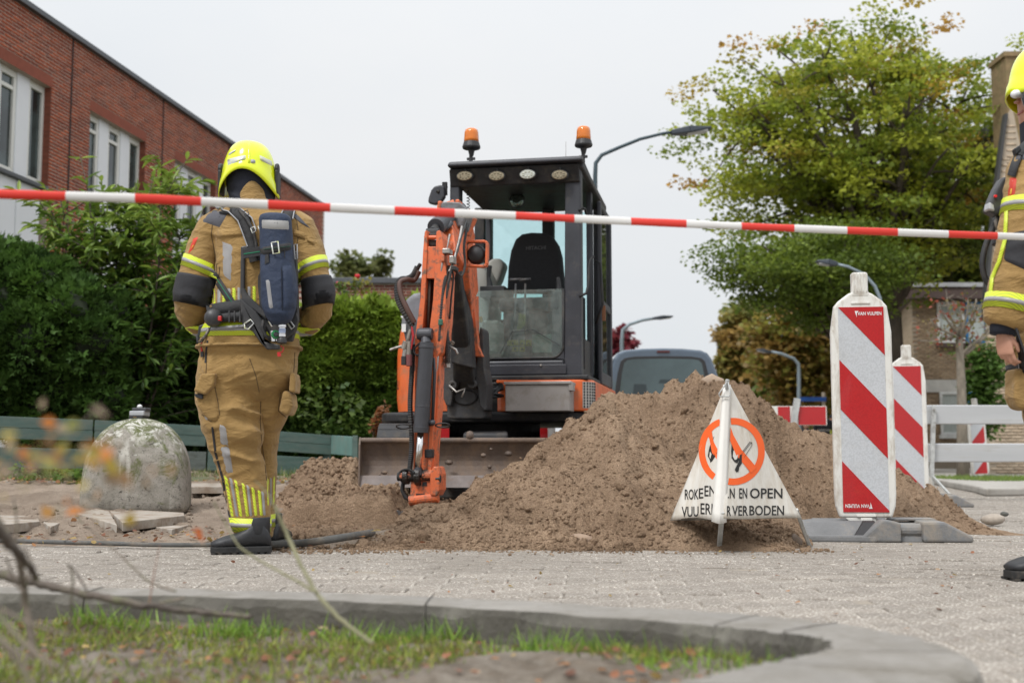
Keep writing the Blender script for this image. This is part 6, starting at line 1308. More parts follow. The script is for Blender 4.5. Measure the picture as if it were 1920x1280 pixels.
slab('sunken slab behind the left walking leg', [(355, 905), (430, 905), (440, 912), (352, 912)], .22, .05)
# rubber pipe along the road edge
mb = MB(); P = [G(-60, 1012, .03), G(40, 1014, .026), G(110, 1016, .024), G(200, 1018, .022), G(300, 1021, .02), G(400, 1021, .02), G(480, 1021, .02), G(560, 1018, .025), G(610, 1012, .045), G(662, 1004, .06), G(700, 998, .05)]
S_, rr = corr(P, .017, 90, 0); rr = [.011 if q.x < -1.2 else .019 for q in S_]; mb.tube(S_, rr, 10)
tag(mb.build('cable_duct', MAT('grey_duct_mat', (.10, .10, .095), .8, var=.2, vs=12, dirt=(.22, .18, .14), ds=10, bmp=(.4, 60)), smooth=True), 'grey rubber cable duct lying along the road edge behind the firefighter boots', 'duct')
mb = MB(); mb.cyl(W(725, 965, 6.95), W(748, 963, 6.9), .022, n=12); tag(mb.build('pipe_stub', MAT('pipe_stub_mat', (.12, .12, .12), .6)), 'short dark pipe end sticking out of the cut soil bank', 'pipe')
# ================================================================ FOLDING SIGN
M_cloth = MAT('sign_canvas_mat', (.66, .635, .585), .7, var=.06, vs=5, dirt=(.44, .37, .28), ds=5, da=(.44, .78), stretch=(2.5, 2.5, .6), bmp=(.15, 12, .02))
M_op = MAT('orange_print_mat', (.85, .12, .015), .6, var=.05); M_bp = MAT('black_print_mat', (.012, .012, .012), .6)
sg = thing('folding_sign', 'white canvas pyramid warning sign with orange no smoking circles before the sand heap', 'warning sign', G(1370, 1030))
AP, LC, RC = W(1362, 722, 5.62), W(1257, 976, 5.78), W(1503, 971, 5.72); FCt = W(1350, 978, 5.45)
def plane_pt(px, py, A, B, C, off=0.0, sag=None):
    n = (B - A).cross(C - A).normalized(); d = ray(px, py); k = (A - CAMP).dot(n) / d.dot(n); p = CAMP + d * k
    s_ = sag(px, py) if sag else 0; return p - d.normalized() * (off - s_)
def sagR(px, py): t = max(0, min(1, (py - 722) / 250)); return .010 * math.sin(px * .055 + py * .004) * t + .012 * t * math.sin((px - 1365) / 140 * math.pi)
def sagL(px, py): t = max(0, min(1, (py - 722) / 250)); return .016 * t * math.cos((px - 1300) * .10 + py * .006) + .004
def SR(px, py, off=.0): return plane_pt(px, py, AP, FCt, RC, off, sagR)
def SL(px, py, off=.0): return plane_pt(px, py, AP, LC, FCt, off, sagL)
def sL(py): t = (py - 722) / 256; return 1360 + (1257 - 1360) * t, 1359 + (1337 - 1359) * t
def sR(py): t = (py - 722) / 250; return 1366 + (1361 - 1366) * t, 1369 + (1503 - 1369) * t
def sheet(fn, edge, y0, y1, nu=16, nv=26, bot=None):
    P = []
    for j in range(nv + 1):
        t = j / nv
        for i in range(nu + 1):
            u = i / nu; yb_ = bot(u) if bot else y1; py = y0 + (yb_ - y0) * t; a_, b_ = edge(py); P.append(fn(a_ + (b_ - a_) * u, py))
    mb = MB(); mb.grid(P, nv + 1, nu + 1); return mb
sheet(SL, lambda y: (sL(y)[0], sL(y)[1] + 4), 723, 975, bot=lambda u: 976 - 6 * math.sin(u * math.pi)).build('canvas_face', M_cloth, sg, smooth=True, solid=.002)
sheet(SR, lambda y: (sR(y)[0] - 4, sR(y)[1]), 723, 971, bot=lambda u: 971 + 1.5 * math.sin(u * 6)).build('canvas_face', M_cloth, sg, smooth=True, solid=.002)
mb = MB(); P = []   # the rear face closes the pyramid
BKp = Vector(((LC.x + RC.x) / 2, 6.05, LC.z))
for j in range(9):
    for i in range(9): P.append(AP.lerp(LC.lerp(RC, i / 8) + Vector((0, .02 + .0 * i, 0)), j / 8))
mb.grid(P, 9, 9); mb.build('canvas_face', M_cloth, sg, smooth=True, solid=.002)
P = []; mb = MB(); nj = 14   # pole sleeve strip on the front ridge
for j in range(nj + 1):
    t = j / nj; py = 721 + (980 - 721) * t; A_ = W(1356 + (1334 - 1356) * t, py - 3 * t, 5.62 + (5.475 - 5.62) * t); B_ = W(1362 + (1349 - 1362) * t, py + 2 * t, 5.61 + (5.455 - 5.61) * t); C_ = W(1370 + (1362 - 1370) * t, py - 1 * t, 5.62 + (5.47 - 5.62) * t)
    P += [A_, A_.lerp(B_, .5) + Vector((-.001, -.002, 0)), B_, B_ + Vector((.002, .001, 0)), B_.lerp(C_, .5) + Vector((.001, -.002, 0)), C_]
mb.grid(P, nj + 1, 6); mb.build('pole_sleeve', MAT('sleeve_canvas_mat', (.72, .70, .66), .65, var=.05, vs=6, dirt=(.5, .45, .38), ds=5, da=(.55, .85)), sg, smooth=True, solid=.002)
M_galv = MAT('galvanised_mat', (.50, .51, .50), .5, .3, var=.2, vs=15, dirt=(.25, .24, .22), ds=12)
for (a_, b_, w_) in ((W(1354, 960, 5.47), G(1348, 1031), .022), (W(1493, 955, 5.72), G(1518, 1024), .018), (W(1268, 955, 5.82), G(1252, 1012), .016)):
    mb = MB(); mb.beam(a_, b_, w_, .014, up=(0, 1, 0)); lg = mb.build('leg', M_galv, sg, bevel=.002)
    if w_ == .022:
        for k in range(3): q = a_.lerp(b_, .25 + .12 * k); mb = MB(); mb.lathe([(.0025, 0), (.0025, .009)], q, (0, -1, 0), 6); mb.build('leg_hole', M_bp, lg)
mb = MB(); mb.beam(W(1362, 730, 5.61), W(1364, 711, 5.6), .016, .016); mb.build('top_post', M_galv, sg, bevel=.003)
mb = MB(); mb.tube([W(x, y, 5.585) for x, y in ((1363, 716), (1348, 738), (1349, 743), (1366, 743), (1370, 738), (1365, 716))], .0035, 7); mb.build('wire_loop', M_galv, sg, smooth=True)
def ring_print(fn, cx, cy, rx, ry, th, lo, hi, nseg=72):
    mb = MB(); prev = None
    for i in range(nseg):
        a0, a1 = 2 * math.pi * i / nseg, 2 * math.pi * (i + 1) / nseg
        q = [(cx + rx * math.cos(a0), cy + ry * math.sin(a0)), (cx + rx * math.cos(a1), cy + ry * math.sin(a1)), (cx + (rx - th) * math.cos(a1), cy + (ry - th) * math.sin(a1)), (cx + (rx - th) * math.cos(a0), cy + (ry - th) * math.sin(a0))]
        m_ = sum(x for x, y in q) / 4
        if not (lo(cy + ry * math.sin(a0)) <= m_ <= hi(cy + ry * math.sin(a0))): continue
        b = mb.addv([fn(x, y, .0035) for x, y in q]); mb.addf([(0, 1, 2, 3)], b)
    return mb
ring_print(SR, 1375, 846, 59, 63, 12.5, lambda y: 1371 - (y - 722) * .03, lambda y: 9999).build('orange_ring', M_op, sg)
ring_print(SL, 1362, 845, 52, 62, 12, lambda y: 0, lambda y: sL(y)[1] - 3).build('orange_ring', M_op, sg)
def poly_print(fn, name, pts, mat, off=.004):
    n_ = len(pts); mb = MB(); mb.addv([fn(x, y, off) for x, y in pts]); mb.f.append(tuple(range(n_))[::-1]); mb.m.append(0); return mb.build(name, mat, sg)
poly_print(SR, 'orange_slash', [(1370, 800), (1375, 815), (1390, 842), (1419, 876), (1408, 886), (1380, 852), (1369, 826)], M_op, .006)
poly_print(SL, 'orange_slash', [(1324, 812), (1334, 806), (1338, 828), (1353, 856), (1349, 868), (1335, 848), (1330, 822)], M_op, .006)
poly_print(SR, 'flame_print', [(1372, 832), (1374, 822), (1377, 836), (1384, 830), (1384, 844), (1388, 850), (1386, 860), (1383, 868), (1378, 866), (1372, 858), (1371, 845)], M_bp, .0045)
poly_print(SR, 'flame_core_print', [(1375, 846), (1378, 840), (1380, 850), (1384, 852), (1382, 860), (1378, 862), (1374, 855)], M_cloth, .0055)
poly_print(SR, 'match_print', [(1388, 846), (1391, 852), (1391, 868), (1386, 876), (1385, 883), (1381, 885), (1378, 880), (1381, 873), (1385, 866)], M_bp, .0048)
poly_print(SL, 'flame_print', [(1330, 838), (1334, 828), (1335, 842), (1341, 855), (1336, 863), (1332, 867), (1330, 860), (1327, 855)], M_bp, .0045)
poly_print(SL, 'flame_core_print', [(1331, 846), (1334, 850), (1332, 860), (1330, 856)], M_cloth, .0055)
for fn, P in ((SR, [(1392, 853), (1391, 848), (1406, 828), (1410, 829), (1410, 834), (1396, 856)]), (SR, [(1392, 850), (1407, 831), (1410, 830)]), (SL, [(1343, 850), (1353, 836)]), (SL, [(1345, 853), (1354, 842)])):
    mb = MB(); mb.tube([fn(x, y, .004) for x, y in P], .0011, 4); mb.build('cigarette_outline', M_bp, sg)
mb = MB(); mb.tube([SL(x, y, .004) for x, y in ((1336, 828), (1338, 820), (1339, 818))], .0009, 4); mb.build('smoke_line', M_bp, sg)
def sgtext(s_, fn, x0, x1, y0, y1, slant=0):
    cx, cy = (x0 + x1) / 2, (y0 + y1) / 2
    return text_on(s_, 'lettering', M_bp, lambda x, y: tuple(fn(cx + x, cy - y + slant * (x), .0045)), sg, w=x1 - x0, h=y1 - y0, bold=.012)
def cv(x, y): return 1240 + x / 3.763, 700 + y / 3.763
for (s_, fn, a, b, c_, d_, sl) in (("ROK", SL, 165, 262, 815, 888, -.02), ("E", SL, 264, 296, 808, 880, -.05), ("EN", SL, 304, 384, 790, 865, -.02), ("VUU", SL, 143, 262, 937, 1010, -.03), ("ERI", SL, 276, 362, 915, 993, .05),
                               (".N", SR, 470, 518, 808, 880, 0), ("EN", SR, 550, 606, 808, 880, 0), ("OPEN", SR, 626, 855, 808, 880, 0), ("R", SR, 463, 492, 933, 1004, 0), ("VER", SR, 500, 612, 932, 1002, 0), ("BODEN", SR, 622, 866, 930, 1000, 0)):
    x0, y0 = cv(a, c_); x1, y1 = cv(b, d_); sgtext(s_, fn, x0, x1, y0, y1, sl)
# ================================================================ DELINEATORS
M_wp = MAT('white_plastic_mat', (.70, .69, .65), .5, var=.06, vs=3, dirt=(.32, .25, .18), ds=7, da=(.50, .74), stretch=(2, 2, .6), bmp=(.06, 30))
def m_refl(name, c, d):
    m, t, b, o = nodes_of(name); v = t.nodes.new('ShaderNodeTexVoronoi'); tcn = t.nodes.new('ShaderNodeTexCoord'); v.inputs['Scale'].default_value = 110; t.links.new(tcn.outputs['Object'], v.inputs[0])
    n = noise_node(t, 6, 8, .7); c1 = mixc(t, ramp(t, n.outputs[0], .5, .75, (0, 0, 0, 1), (.6, .6, .6, 1)), c, d); c2 = mixc(t, ramp(t, v.outputs['Distance'], .3, .75, (0, 0, 0, 1), (.35, .35, .35, 1)), c1, [x * .6 for x in c])
    t.links.new(c2, b.inputs['Base Color']); b.inputs['Roughness'].default_value = .35; b.inputs['Coat Weight'].default_value = .3; return m
M_rw = m_refl('reflective_white_mat', (.54, .56, .59), (.46, .45, .43)); M_rr = m_refl('reflective_red_mat', (.46, .012, .016), (.40, .03, .03))
M_pr = MAT('white_print_mat', (.72, .72, .72), .5); M_base = MAT('grey_rubber_base_mat', (.17, .172, .175), .8, var=.15, vs=6, dirt=(.33, .28, .22), ds=5, da=(.5, .75), bmp=(.35, 50))
def clip(poly, a, b, c):   # keep a*x+b*y<=c
    o = []
    for i in range(len(poly)):
        p, q = poly[i], poly[(i + 1) % len(poly)]; dp, dq = a * p[0] + b * p[1] - c, a * q[0] + b * q[1] - c
        if dp <= 0: o.append(p)
        if (dp < 0) != (dq < 0) and dp != dq: t = dp / (dp - dq); o.append((p[0] + (q[0] - p[0]) * t, p[1] + (q[1] - p[1]) * t))
    return o
def delineator(name, label, loc, rz, mir=1, words=True, tilt=(0, 0), foot=True, group='red and white barrier beacons'):
    t = thing(name, label, 'barrier beacon', loc, rz, group); t.rotation_euler = (R(tilt[0]), R(tilt[1]), rz)
    hw, zb, zt = .160, .115, 1.275; D = .05
    o_ = [(-hw + .025, zb), (hw - .025, zb), (hw - .005, zb + .06), (hw, zb + .12), (hw, zt - .17), (hw - .02, zt - .03), (hw - .045, zt - .0), (.055, zt + .045), (-.055, zt + .045), (-hw + .045, zt), (-hw + .02, zt - .03), (-hw, zt - .17), (-hw, zb + .12), (-hw + .005, zb + .06)]
    mb = MB(); mb.prism([(x, -D / 2, z) for x, z in o_], (0, D, 0)); mb.build('panel_body', M_wp, t, keep=False, bevel=.014, bseg=4)
    mb = MB(); mb.prism([(x * .93, -D / 2 - .006, zb + .03 + (z - zb) * .955 - .004) for x, z in [(-hw + .02, zb), (hw - .02, zb), (hw - .0, zb + .06), (hw, zt - .14), (hw - .03, zt - .01), (-hw + .03, zt - .01), (-hw, zt - .14), (-hw, zb + .06)]], (0, .012, 0)); 
    mb = MB(); mb.box(-.043, .043, -.03, .03, zt + .03, zt + .155); mb.box(-.05, .05, -.028, .028, zt + .02, zt + .05); mb.build('handle', M_wp, t, keep=False, bevel=.012, bseg=3)
    for k in range(5): mb = MB(); mb.cyl((-.033 + .0165 * k, -.031, zt + .05), (-.033 + .0165 * k, -.031, zt + .15), .004, n=6); mb.build('handle_rib', M_wp, t, keep=False)
    mb = MB(); mb.box(-.03, .03, -D / 2 - .012, D / 2, zb - .035, zb + .0); mb.prism([(-.11, -.02, zb - .0), (.11, -.02, zb - .0), (.06, -.02, zb - .04), (-.06, -.02, zb - .04)], (0, .04, 0)); mb.build('foot_tenon', M_wp, t, keep=False, bevel=.004)
    for z in (zt - .012, zb + .012): mb = MB(); mb.box(-.05, .05, -D / 2 - .006, -D / 2 + .002, z - .006, z + .006); mb.build('clip', M_wp, t, keep=False, bevel=.002)
    pw, p0, p1 = .119, .145, 1.240; rect = [(-pw, p0), (pw, p0), (pw, p1), (-pw, p1)]; yf = -D / 2 - .003
    mb = MB(); mb.box(-pw, pw, yf, yf + .0025, p0, p1); mb.build('reflective_sheet', M_rw, t, keep=False)
    H = p1 - p0; pit = .548; red = .27; k_ = 1.10
    for c_ in (1.0, 2.0, 3.0):
        pass
    bands = [(p1 - .262 - 0, 9), (p1 - .285 - .0 - .255, p1 - .285), (-9, p1 - .285 - .255 - .29)]
    # band limits are given at the left edge; stripes fall to the right with slope k_
    bands = [(p1 + .0, 9), (p1 - .285 - .265, p1 - .285), (-9, p1 - .285 - .265 - .275)]
    for lo, hi in bands:
        P = clip(clip(rect, -k_, -1, -(lo - k_ * pw)) , k_, 1, (hi - k_ * pw))
        if len(P) >= 3:
            mb = MB(); mb.prism([(x * mir, yf - .0022, z) for x, z in P], (0, .0018, 0)); mb.build('red_stripe', M_rr, t, keep=False)
    if words:
        text_on('VAN VULPEN', 'lettering', M_pr, lambda x, y: (.045 + x, yf - .0035, p1 - .036 + y), t, keep=False, w=.125, h=.019, bold=.02)
        text_on('VAN VULPEN', 'lettering', M_pr, lambda x, y: (-.045 - x, yf - .0035, p0 + .033 - y), t, keep=False, w=.125, h=.019, bold=.02)
        for (x0, z0_, s_) in ((-.024, p1 - .036, 1), (.024, p0 + .033, -1)):
            mb = MB(); mb.prism([(x0 + a * s_, yf - .0045, z0_ + b * s_) for a, b in ((-.008, .014), (.012, .014), (.008, .008), (.003, .006), (.002, -.02))], (0, .001, 0)); mb.build('logo', M_pr, t, keep=False)
    if foot:
        mb = MB(); w0, w1 = -.36, .40
        mb.hexa([(-.36, -.20, 0), (.04, -.20, 0), (.04, .20, 0), (-.36, .20, 0), (-.35, -.09, .10), (-.0, -.09, .10), (-.0, .16, .105), (-.33, .16, .105)]); mb.build('base_block', M_base, t, keep=False, bevel=.012, bseg=2)
        mb = MB(); mb.hexa([(-.37, -.225, 0), (.02, -.225, 0), (.02, -.19, 0), (-.37, -.19, 0), (-.36, -.22, .035), (.02, -.22, .035), (.02, -.19, .035), (-.36, -.19, .035)]); mb.build('base_lip', M_base, t, keep=False, bevel=.01, bseg=2)
        mb = MB(); mb.prism([(-.085, -.22, .002), (.14, -.22, .002), (.14, -.22, .10), (.07, -.22, .115), (.045, -.22, .112)], (0, .12, 0)); mb.build('base_wedge', M_base, t, keep=False, bevel=.010, bseg=2)
        mb = MB(); mb.hexa([(.145, -.17, 0), (.26, -.17, 0), (.26, .18, 0), (.145, .18, 0), (.145, -.14, .09), (.26, -.14, .09), (.26, .16, .09), (.145, .16, .09)]); mb.cyl((.145, -.14, .06), (.26, -.14, .06), .035, n=14); mb.build('base_recess', M_base, t, keep=False, bevel=.004)
        mb = MB(); mb.prism([(.25, -.21, .002), (.50, -.21, .002), (.50, -.21, .03), (.36, -.21, .105), (.25, -.21, .105)], (0, .40, 0)); mb.build('base_end', M_base, t, keep=False, bevel=.012, bseg=2)
        mb = MB(); mb.hexa([(-.09, -.1995, .03), (-.035, -.1995, .03), (-.035, -.16, .03), (-.09, -.16, .03), (-.03, -.118, .098), (.03, -.118, .098), (.03, -.08, .104), (-.03, -.08, .104)]); mb.build('base_groove', M_plast, t, keep=False)
        mb = MB(); mb.box(.02, .36, .0, .14, .10, .112); mb.box(.05, .09, -.06, .0, .10, .118); mb.build('base_top_rib', M_base, t, keep=False, bevel=.004)
    return t
delineator('barrier_beacon', 'large red and white striped beacon on grey rubber foot, nearest of the three', (W(1621, 900, 6.42).x, 6.42, 0), R(-7))
delineator('barrier_beacon', 'middle sized striped beacon half hidden behind the nearest one', (W(1703, 800, 10.67).x, 10.67, 0), R(-12), 1, False, foot=True)
delineator('barrier_beacon', 'small distant striped beacon with slanting panel in front of the gable wall', (W(1838, 860, 20.6).x, 20.6, 0), R(8), -1, False, tilt=(0, -3))
# white plank barrier
M_plank = MAT('aluminium_plank_mat', (.50, .51, .52), .45, .25, var=.08, vs=2, dirt=(.42, .41, .39), ds=4, bmp=(.05, 20), stretch=(.3, 1, 3))
wbq = thing('plank_barrier', 'grey white two plank road barrier on a galvanised post at the right', 'barrier', (W(1745, 900, 12).x, 12, 0))
for (y0, y1) in ((759, 795), (831, 866)):
    a_, b_ = W(1700, y1, 12), W(2070, y0, 12); mb = MB(); mb.box(a_.x, b_.x, 12.0, 12.03, a_.z, b_.z); mb.build('plank', M_plank, wbq, bevel=.01, bseg=2)
mb = MB(); a_ = W(1751, 760, 11.95); b_ = W(1745, 938, 11.95); mb.beam(a_, (b_.x, 11.95, .0), .04, .04, up=(0, 1, 0)); mb.build('post', M_galv, wbq, bevel=.003)
mb = MB(); mb.lathe([(.012, 0), (.012, .012)], W(1751, 768, 11.92), (0, -1, 0), 8); mb.build('bolt', M_steel, wbq)
mb = MB(); mb.beam((b_.x + .02, 11.95, .25), (b_.x + .12, 11.6, .01), .02, .02); mb.build('brace', M_galv, wbq)
a_ = W(2050, 760, 11.95); mb = MB(); mb.beam(a_, (a_.x, 11.95, 0), .04, .04, up=(0, 1, 0)); mb.build('post', M_galv, wbq, bevel=.003)
# folded white canvas sign behind the middle beacon
fs = thing('folded_sign', 'white canvas corner of another folding sign behind the middle beacon', 'warning sign', (W(1725, 930, 11.4).x, 11.4, 0))
mb = MB(); mb.prism([W(1728, 872, 11.4), W(1748, 900, 11.4), W(1752, 925, 11.4), W(1722, 935, 11.4)], (0, .03, 0)); mb.build('canvas_face', M_cloth, fs)
mb = MB(); mb.beam(W(1728, 880, 11.45), (W(1728, 880, 11.45).x, 11.45, 0), .02, .02); mb.build('leg', M_galv, fs)
# red and white barrier boards
def board_barrier(label, Y, x0, x1, y0, y1, reds, post=None):
    a_, b_ = W(x0, y1, Y), W(x1, y0, Y); t = thing('barrier_board', label, 'barrier', ((a_.x + b_.x) / 2, Y, 0)); mb = MB(); mb.box(a_.x, b_.x, Y, Y + .03, a_.z, b_.z); mb.build('board', M_wp, t, bevel=.004)
    for (r0, r1) in reds:
        p, q = W(r0, y1 - 1, Y), W(r1, y0 + 1, Y); mb = MB(); mb.box(p.x, q.x, Y - .004, Y - .001, p.z, q.z); mb.build('red_stripe', M_rr, t)
    for pp in (post or [(x0 + 8, x0 + 8), (x1 - 8, x1 - 8)]):
        p, q = W(pp[0], y0 - 14, Y), W(pp[1], y1, Y); mb = MB(); mb.beam(p - Vector((0, .03, 0)), q - Vector((0, .03, 0)), .07, .04, up=(0, 1, 0)); mb.beam(q - Vector((0, .03, 0)), (q.x - .03, Y - .03, 0), .06, .04, up=(0, 1, 0)); mb.build('post', M_galv, t, bevel=.004)
    return t
board_barrier('red and white barrier board on a slanted grey post beyond the heap', 13.5, 1425, 1550, 761, 797, [(1459, 1481), (1497, 1548)], [(1494, 1486)])
bb_ = board_barrier('red and white barrier board seen under the excavator body', 11.2, 740, 1040, 793, 830, [(752, 800), (815, 850), (1002, 1028)], [(745, 745), (1034, 1034)])
sn_ = thing('street_name_sign', 'small blue street name plate on a pale post beyond the barrier board', 'street sign', (W(1547, 860, 34).x, 34, 0))
mb = MB(); p = W(1547, 860, 34); mb.cyl((p.x, 34, 0), (p.x, 34, W(1547, 735, 34).z), .05, n=10); mb.build('post', MAT('pale_post_mat', (.42, .36, .28), .7), sn_)
mb = MB(); a_, b_ = W(1500, 752, 33.9), W(1536, 744, 33.9); mb.box(a_.x, b_.x + .2, 33.9, 33.94, a_.z, b_.z); mb.build('name_plate', MAT('blue_plate_mat', (.02, .08, .30), .4), sn_)
# ================================================================ PARKED CAR (rear towards us)
M_car = MAT('blue_grey_car_paint_mat', (.085, .115, .155), .3, .35, var=.05, coat=.8)
YC = 14.6; car = thing('parked_car', 'blue grey car parked behind the sand heap, rear window towards the camera', 'car', (W(1243, 855, YC).x, YC + 2, 0))
half = [(1243, 652), (1205, 653), (1170, 656), (1158, 661), (1150, 672), (1140, 700), (1131, 735), (1126, 765), (1124, 820), (1126, 850)]
cx_ = W(1243, 700, YC).x; prof = [(cx_ - W(x, y, YC).x, W(x, y, YC).z) for x, y in half] + [(.80, .32), (.72, .26), (0, .26)]
def carring(dy, sc, dz=0, zl=1.0): return [(cx_ + s_ * x * sc, YC + dy, (z if z < 1.0 else 1.0 + (z - 1.0) * zl) + dz) for s_ in (-1, 1) for (x, z) in (prof if s_ < 0 else prof[-2:0:-1])]
rg = [carring(.0, .97, 0, 1.0), carring(.05, 1.0), carring(1.6, 1.03), carring(2.6, 1.02, 0, .99), carring(3.3, 1.0, 0, .35), carring(4.1, .96, -.12, .3), carring(4.2, .9, -.15, .3)]
mb = MB(); k = len(rg[0]); mb.grid([p for r_ in rg for p in r_], len(rg), k, closed=True); mb.f.append(tuple(range(k))); mb.m.append(0); mb.f.append(tuple(range(k * 6, k * 7))[::-1]); mb.m.append(0)
mb.build('body', M_car, car, bevel=.03, bseg=3)
gl = [(1243, 667), (1190, 668), (1171, 671), (1164, 677), (1158, 700), (1152, 745), (1152, 752), (1243, 752)]
def mirp(P, c_=1243): return P + [(2 * c_ - x, y) for x, y in P[::-1] if x != c_]
mb = MB(); mb.prism([W(x, y, YC - .012) for x, y in mirp(gl)], (0, .01, 0)); mb.build('rear_window_trim', M_plast, car, bevel=.004)
M_cg = MAT('car_glass_mat', (.05, .075, .08), .08, 0, var=.35, vs=1.2, spec=.7)
gl2 = [(1243, 672), (1190, 673), (1176, 675), (1170, 681), (1166, 700), (1161, 745), (1243, 747)]
mb = MB(); mb.prism([W(x, y, YC - .016) for x, y in mirp(gl2)], (0, .004, 0)); mb.build('rear_window', M_cg, car)
for (x0, x1, y0, y1) in ((1186, 1213, 720, 745), (1235, 1266, 711, 718), (1250, 1275, 722, 745)):
    mb = MB(); a_, b_ = W(x0, y1, YC - .018), W(x1, y0, YC - .018); mb.prism([(a_.x, a_.y, a_.z), (b_.x, a_.y, a_.z), (b_.x - .01, a_.y, b_.z), (a_.x + .02, a_.y, b_.z)], (0, .001, 0)); mb.build('headrest', MAT('dim_interior_mat', (.03, .042, .047), .3), car)
mb = MB(); a_, b_ = W(1232, 661, YC - .02), W(1256, 657, YC - .02); mb.box(a_.x, b_.x, YC - .02, YC + .01, a_.z, b_.z); mb.build('brake_light', MAT('dark_red_lens_mat', (.07, .01, .01), .3), car, bevel=.003)
for s_ in (-1, 1):
    mb = MB(); mb.box(cx_ + s_ * .78 - .07, cx_ + s_ * .78 + .07, YC - .03, YC + .1, .75, 1.05); mb.build('tail_light', MAT('tail_lens_mat', (.35, .01, .01), .2), car, bevel=.02)
    for yy_ in (.75, 3.3):
        mb = MB(); mb.lathe([(.2, -.1), (.31, -.1), (.32, -.06), (.32, .06), (.31, .1), (.2, .1)], (cx_ + s_ * .76, YC + yy_, .32), (1, 0, 0), 24); w_ = mb.build('wheel', M_rub, car)
mb = MB(); mb.box(cx_ - .26, cx_ + .26, YC - .03, YC - .01, .55, .66); mb.build('number_plate', MAT('yellow_plate_mat', (.6, .45, .03), .4), car)
mb = MB(); mb.box(cx_ - .82, cx_ + .82, YC - .08, YC + .15, .3, .55); mb.build('bumper', M_plast, car, bevel=.04, bseg=3)
# ================================================================ BARRIER TAPE
tp = MB(); bx = [-130, 0 - 5, 124, 254, 378, 503, 620, 740, 853, 967, 1077, 1183, 1287, 1390, 1489, 1588, 1683, 1778, 1870, 1960, 2050]
ty_ = lambda x: float(np.interp(x, [-130, 0, 250, 503, 740, 967, 1183, 1390, 1588, 1778, 1920, 2050], [359, 364, 371.5, 384, 395, 404.5, 415, 424, 432, 439, 444, 449]))
def tY(x): return 1 / (1 / 2.75 + (1 / 3.85 - 1 / 2.75) * x / 1920)
P = []; segm = []; NR = 14; cnt = 0
for i in range(len(bx) - 1):
    for k in range(8):
        px = bx[i] + (bx[i + 1] - bx[i]) * k / 8; c_ = W(px, ty_(px), tY(px)); tw_ = .35 * math.sin(px * .004) + .2
        for j in range(NR):
            a = 2 * math.pi * j / NR; ra_, rb_ = .0115 * (1 + .09 * float(vn(px * .02, 1.5, 0, 9))), .006
            x_, z_ = rb_ * math.cos(a), ra_ * math.sin(a); P.append((c_.x, c_.y + x_ * math.cos(tw_) - z_ * math.sin(tw_) * .3, c_.z + z_ + x_ * .2))
        segm.append(i % 2)
mb = MB(); mb.addv(P)
for i in range(len(segm) - 1):
    for j in range(NR): a = i * NR + j; e = i * NR + (j + 1) % NR; mb.f.append((a, e, e + NR, a + NR)); mb.m.append(segm[i])
tag(mb.build('barrier_tape', [MAT('tape_white_mat', (.72, .70, .68), .35, var=.03, vs=20), MAT('tape_red_mat', (.70, .035, .02), .35, var=.04, vs=20)], smooth=True), 'red and white barrier tape stretched across the whole scene', 'tape')
# ================================================================ PEOPLE
def m_cloth(name, c, dirt, sc=1.0, dk=.75):
    m, t, b, o = nodes_of(name)
    n = noise_node(t, 5, 6, .65); c1 = ramp(t, n.outputs[0], .3, .7, (*[x * dk for x in c], 1), (*[x * 1.12 for x in c], 1))
    n2 = noise_node(t, 3.2, 8, .7, dist=.5); c2 = mixc(t, ramp(t, n2.outputs[0], .55, .8, (0, 0, 0, 1), (.55, .55, .55, 1)), c1, dirt)
    tcn = t.nodes.new('ShaderNodeTexCoord'); w = t.nodes.new('ShaderNodeTexNoise'); w.inputs['Scale'].default_value = 420; t.links.new(tcn.outputs['Object'], w.inputs[0])
    t.links.new(c2, b.inputs['Base Color']); b.inputs['Roughness'].default_value = .82; b.inputs['Specular IOR Level'].default_value = .25; b.inputs['Sheen Weight'].default_value = .12
    f = noise_node(t, 9 * sc, 5, .55, dist=1.2, stretch=(1, 1, 1.8)); bump(t, b, f.outputs[0], .55, .035); bump(t, b, w.outputs[0], .25, .002)
    return m
M_tan = m_cloth('tan_turnout_fabric_mat', (.34, .212, .078), (.20, .125, .05))
M_pad = MAT('black_pad_fabric_mat', (.022, .022, .026), .75, var=.2, vs=10, bmp=(.3, 30)); M_shg = MAT('grey_shoulder_fabric_mat', (.075, .075, .088), .8, var=.15, vs=10, bmp=(.3, 40))
def m_band(name, c, stripe, sc=55, rough=.4):
    m, t, b, o = nodes_of(name); tcn = t.nodes.new('ShaderNodeTexCoord'); w = t.nodes.new('ShaderNodeTexWave'); w.bands_direction = 'DIAGONAL'; w.inputs['Scale'].default_value = sc; w.inputs['Distortion'].default_value = 0
    t.links.new(tcn.outputs['Object'], w.inputs[0]); n = noise_node(t, 12, 5, .6); c1 = mixc(t, ramp(t, n.outputs[0], .45, .8, (0, 0, 0, 1), (.5, .5, .5, 1)), c, [x * .7 for x in c])
    t.links.new(mixc(t, ramp(t, w.outputs['Fac'], .12, .22, (1, 1, 1, 1), (0, 0, 0, 1)), c1, stripe), b.inputs['Base Color']); b.inputs['Roughness'].default_value = rough; return m
M_by = m_band('yellow_band_mat', (.68, .80, .04), (.30, .34, .05)); M_bs = m_band('silver_band_mat', (.34, .33, .33), (.22, .21, .21), 80, .35)
M_boot = MAT('boot_leather_mat', (.018, .019, .022), .5, var=.25, vs=12, dirt=(.09, .08, .07), ds=9, da=(.55, .8), bmp=(.2, 40)); M_sole = MAT('boot_sole_mat', (.02, .02, .02), .8, var=.3, vs=15, dirt=(.12, .10, .08), ds=10)
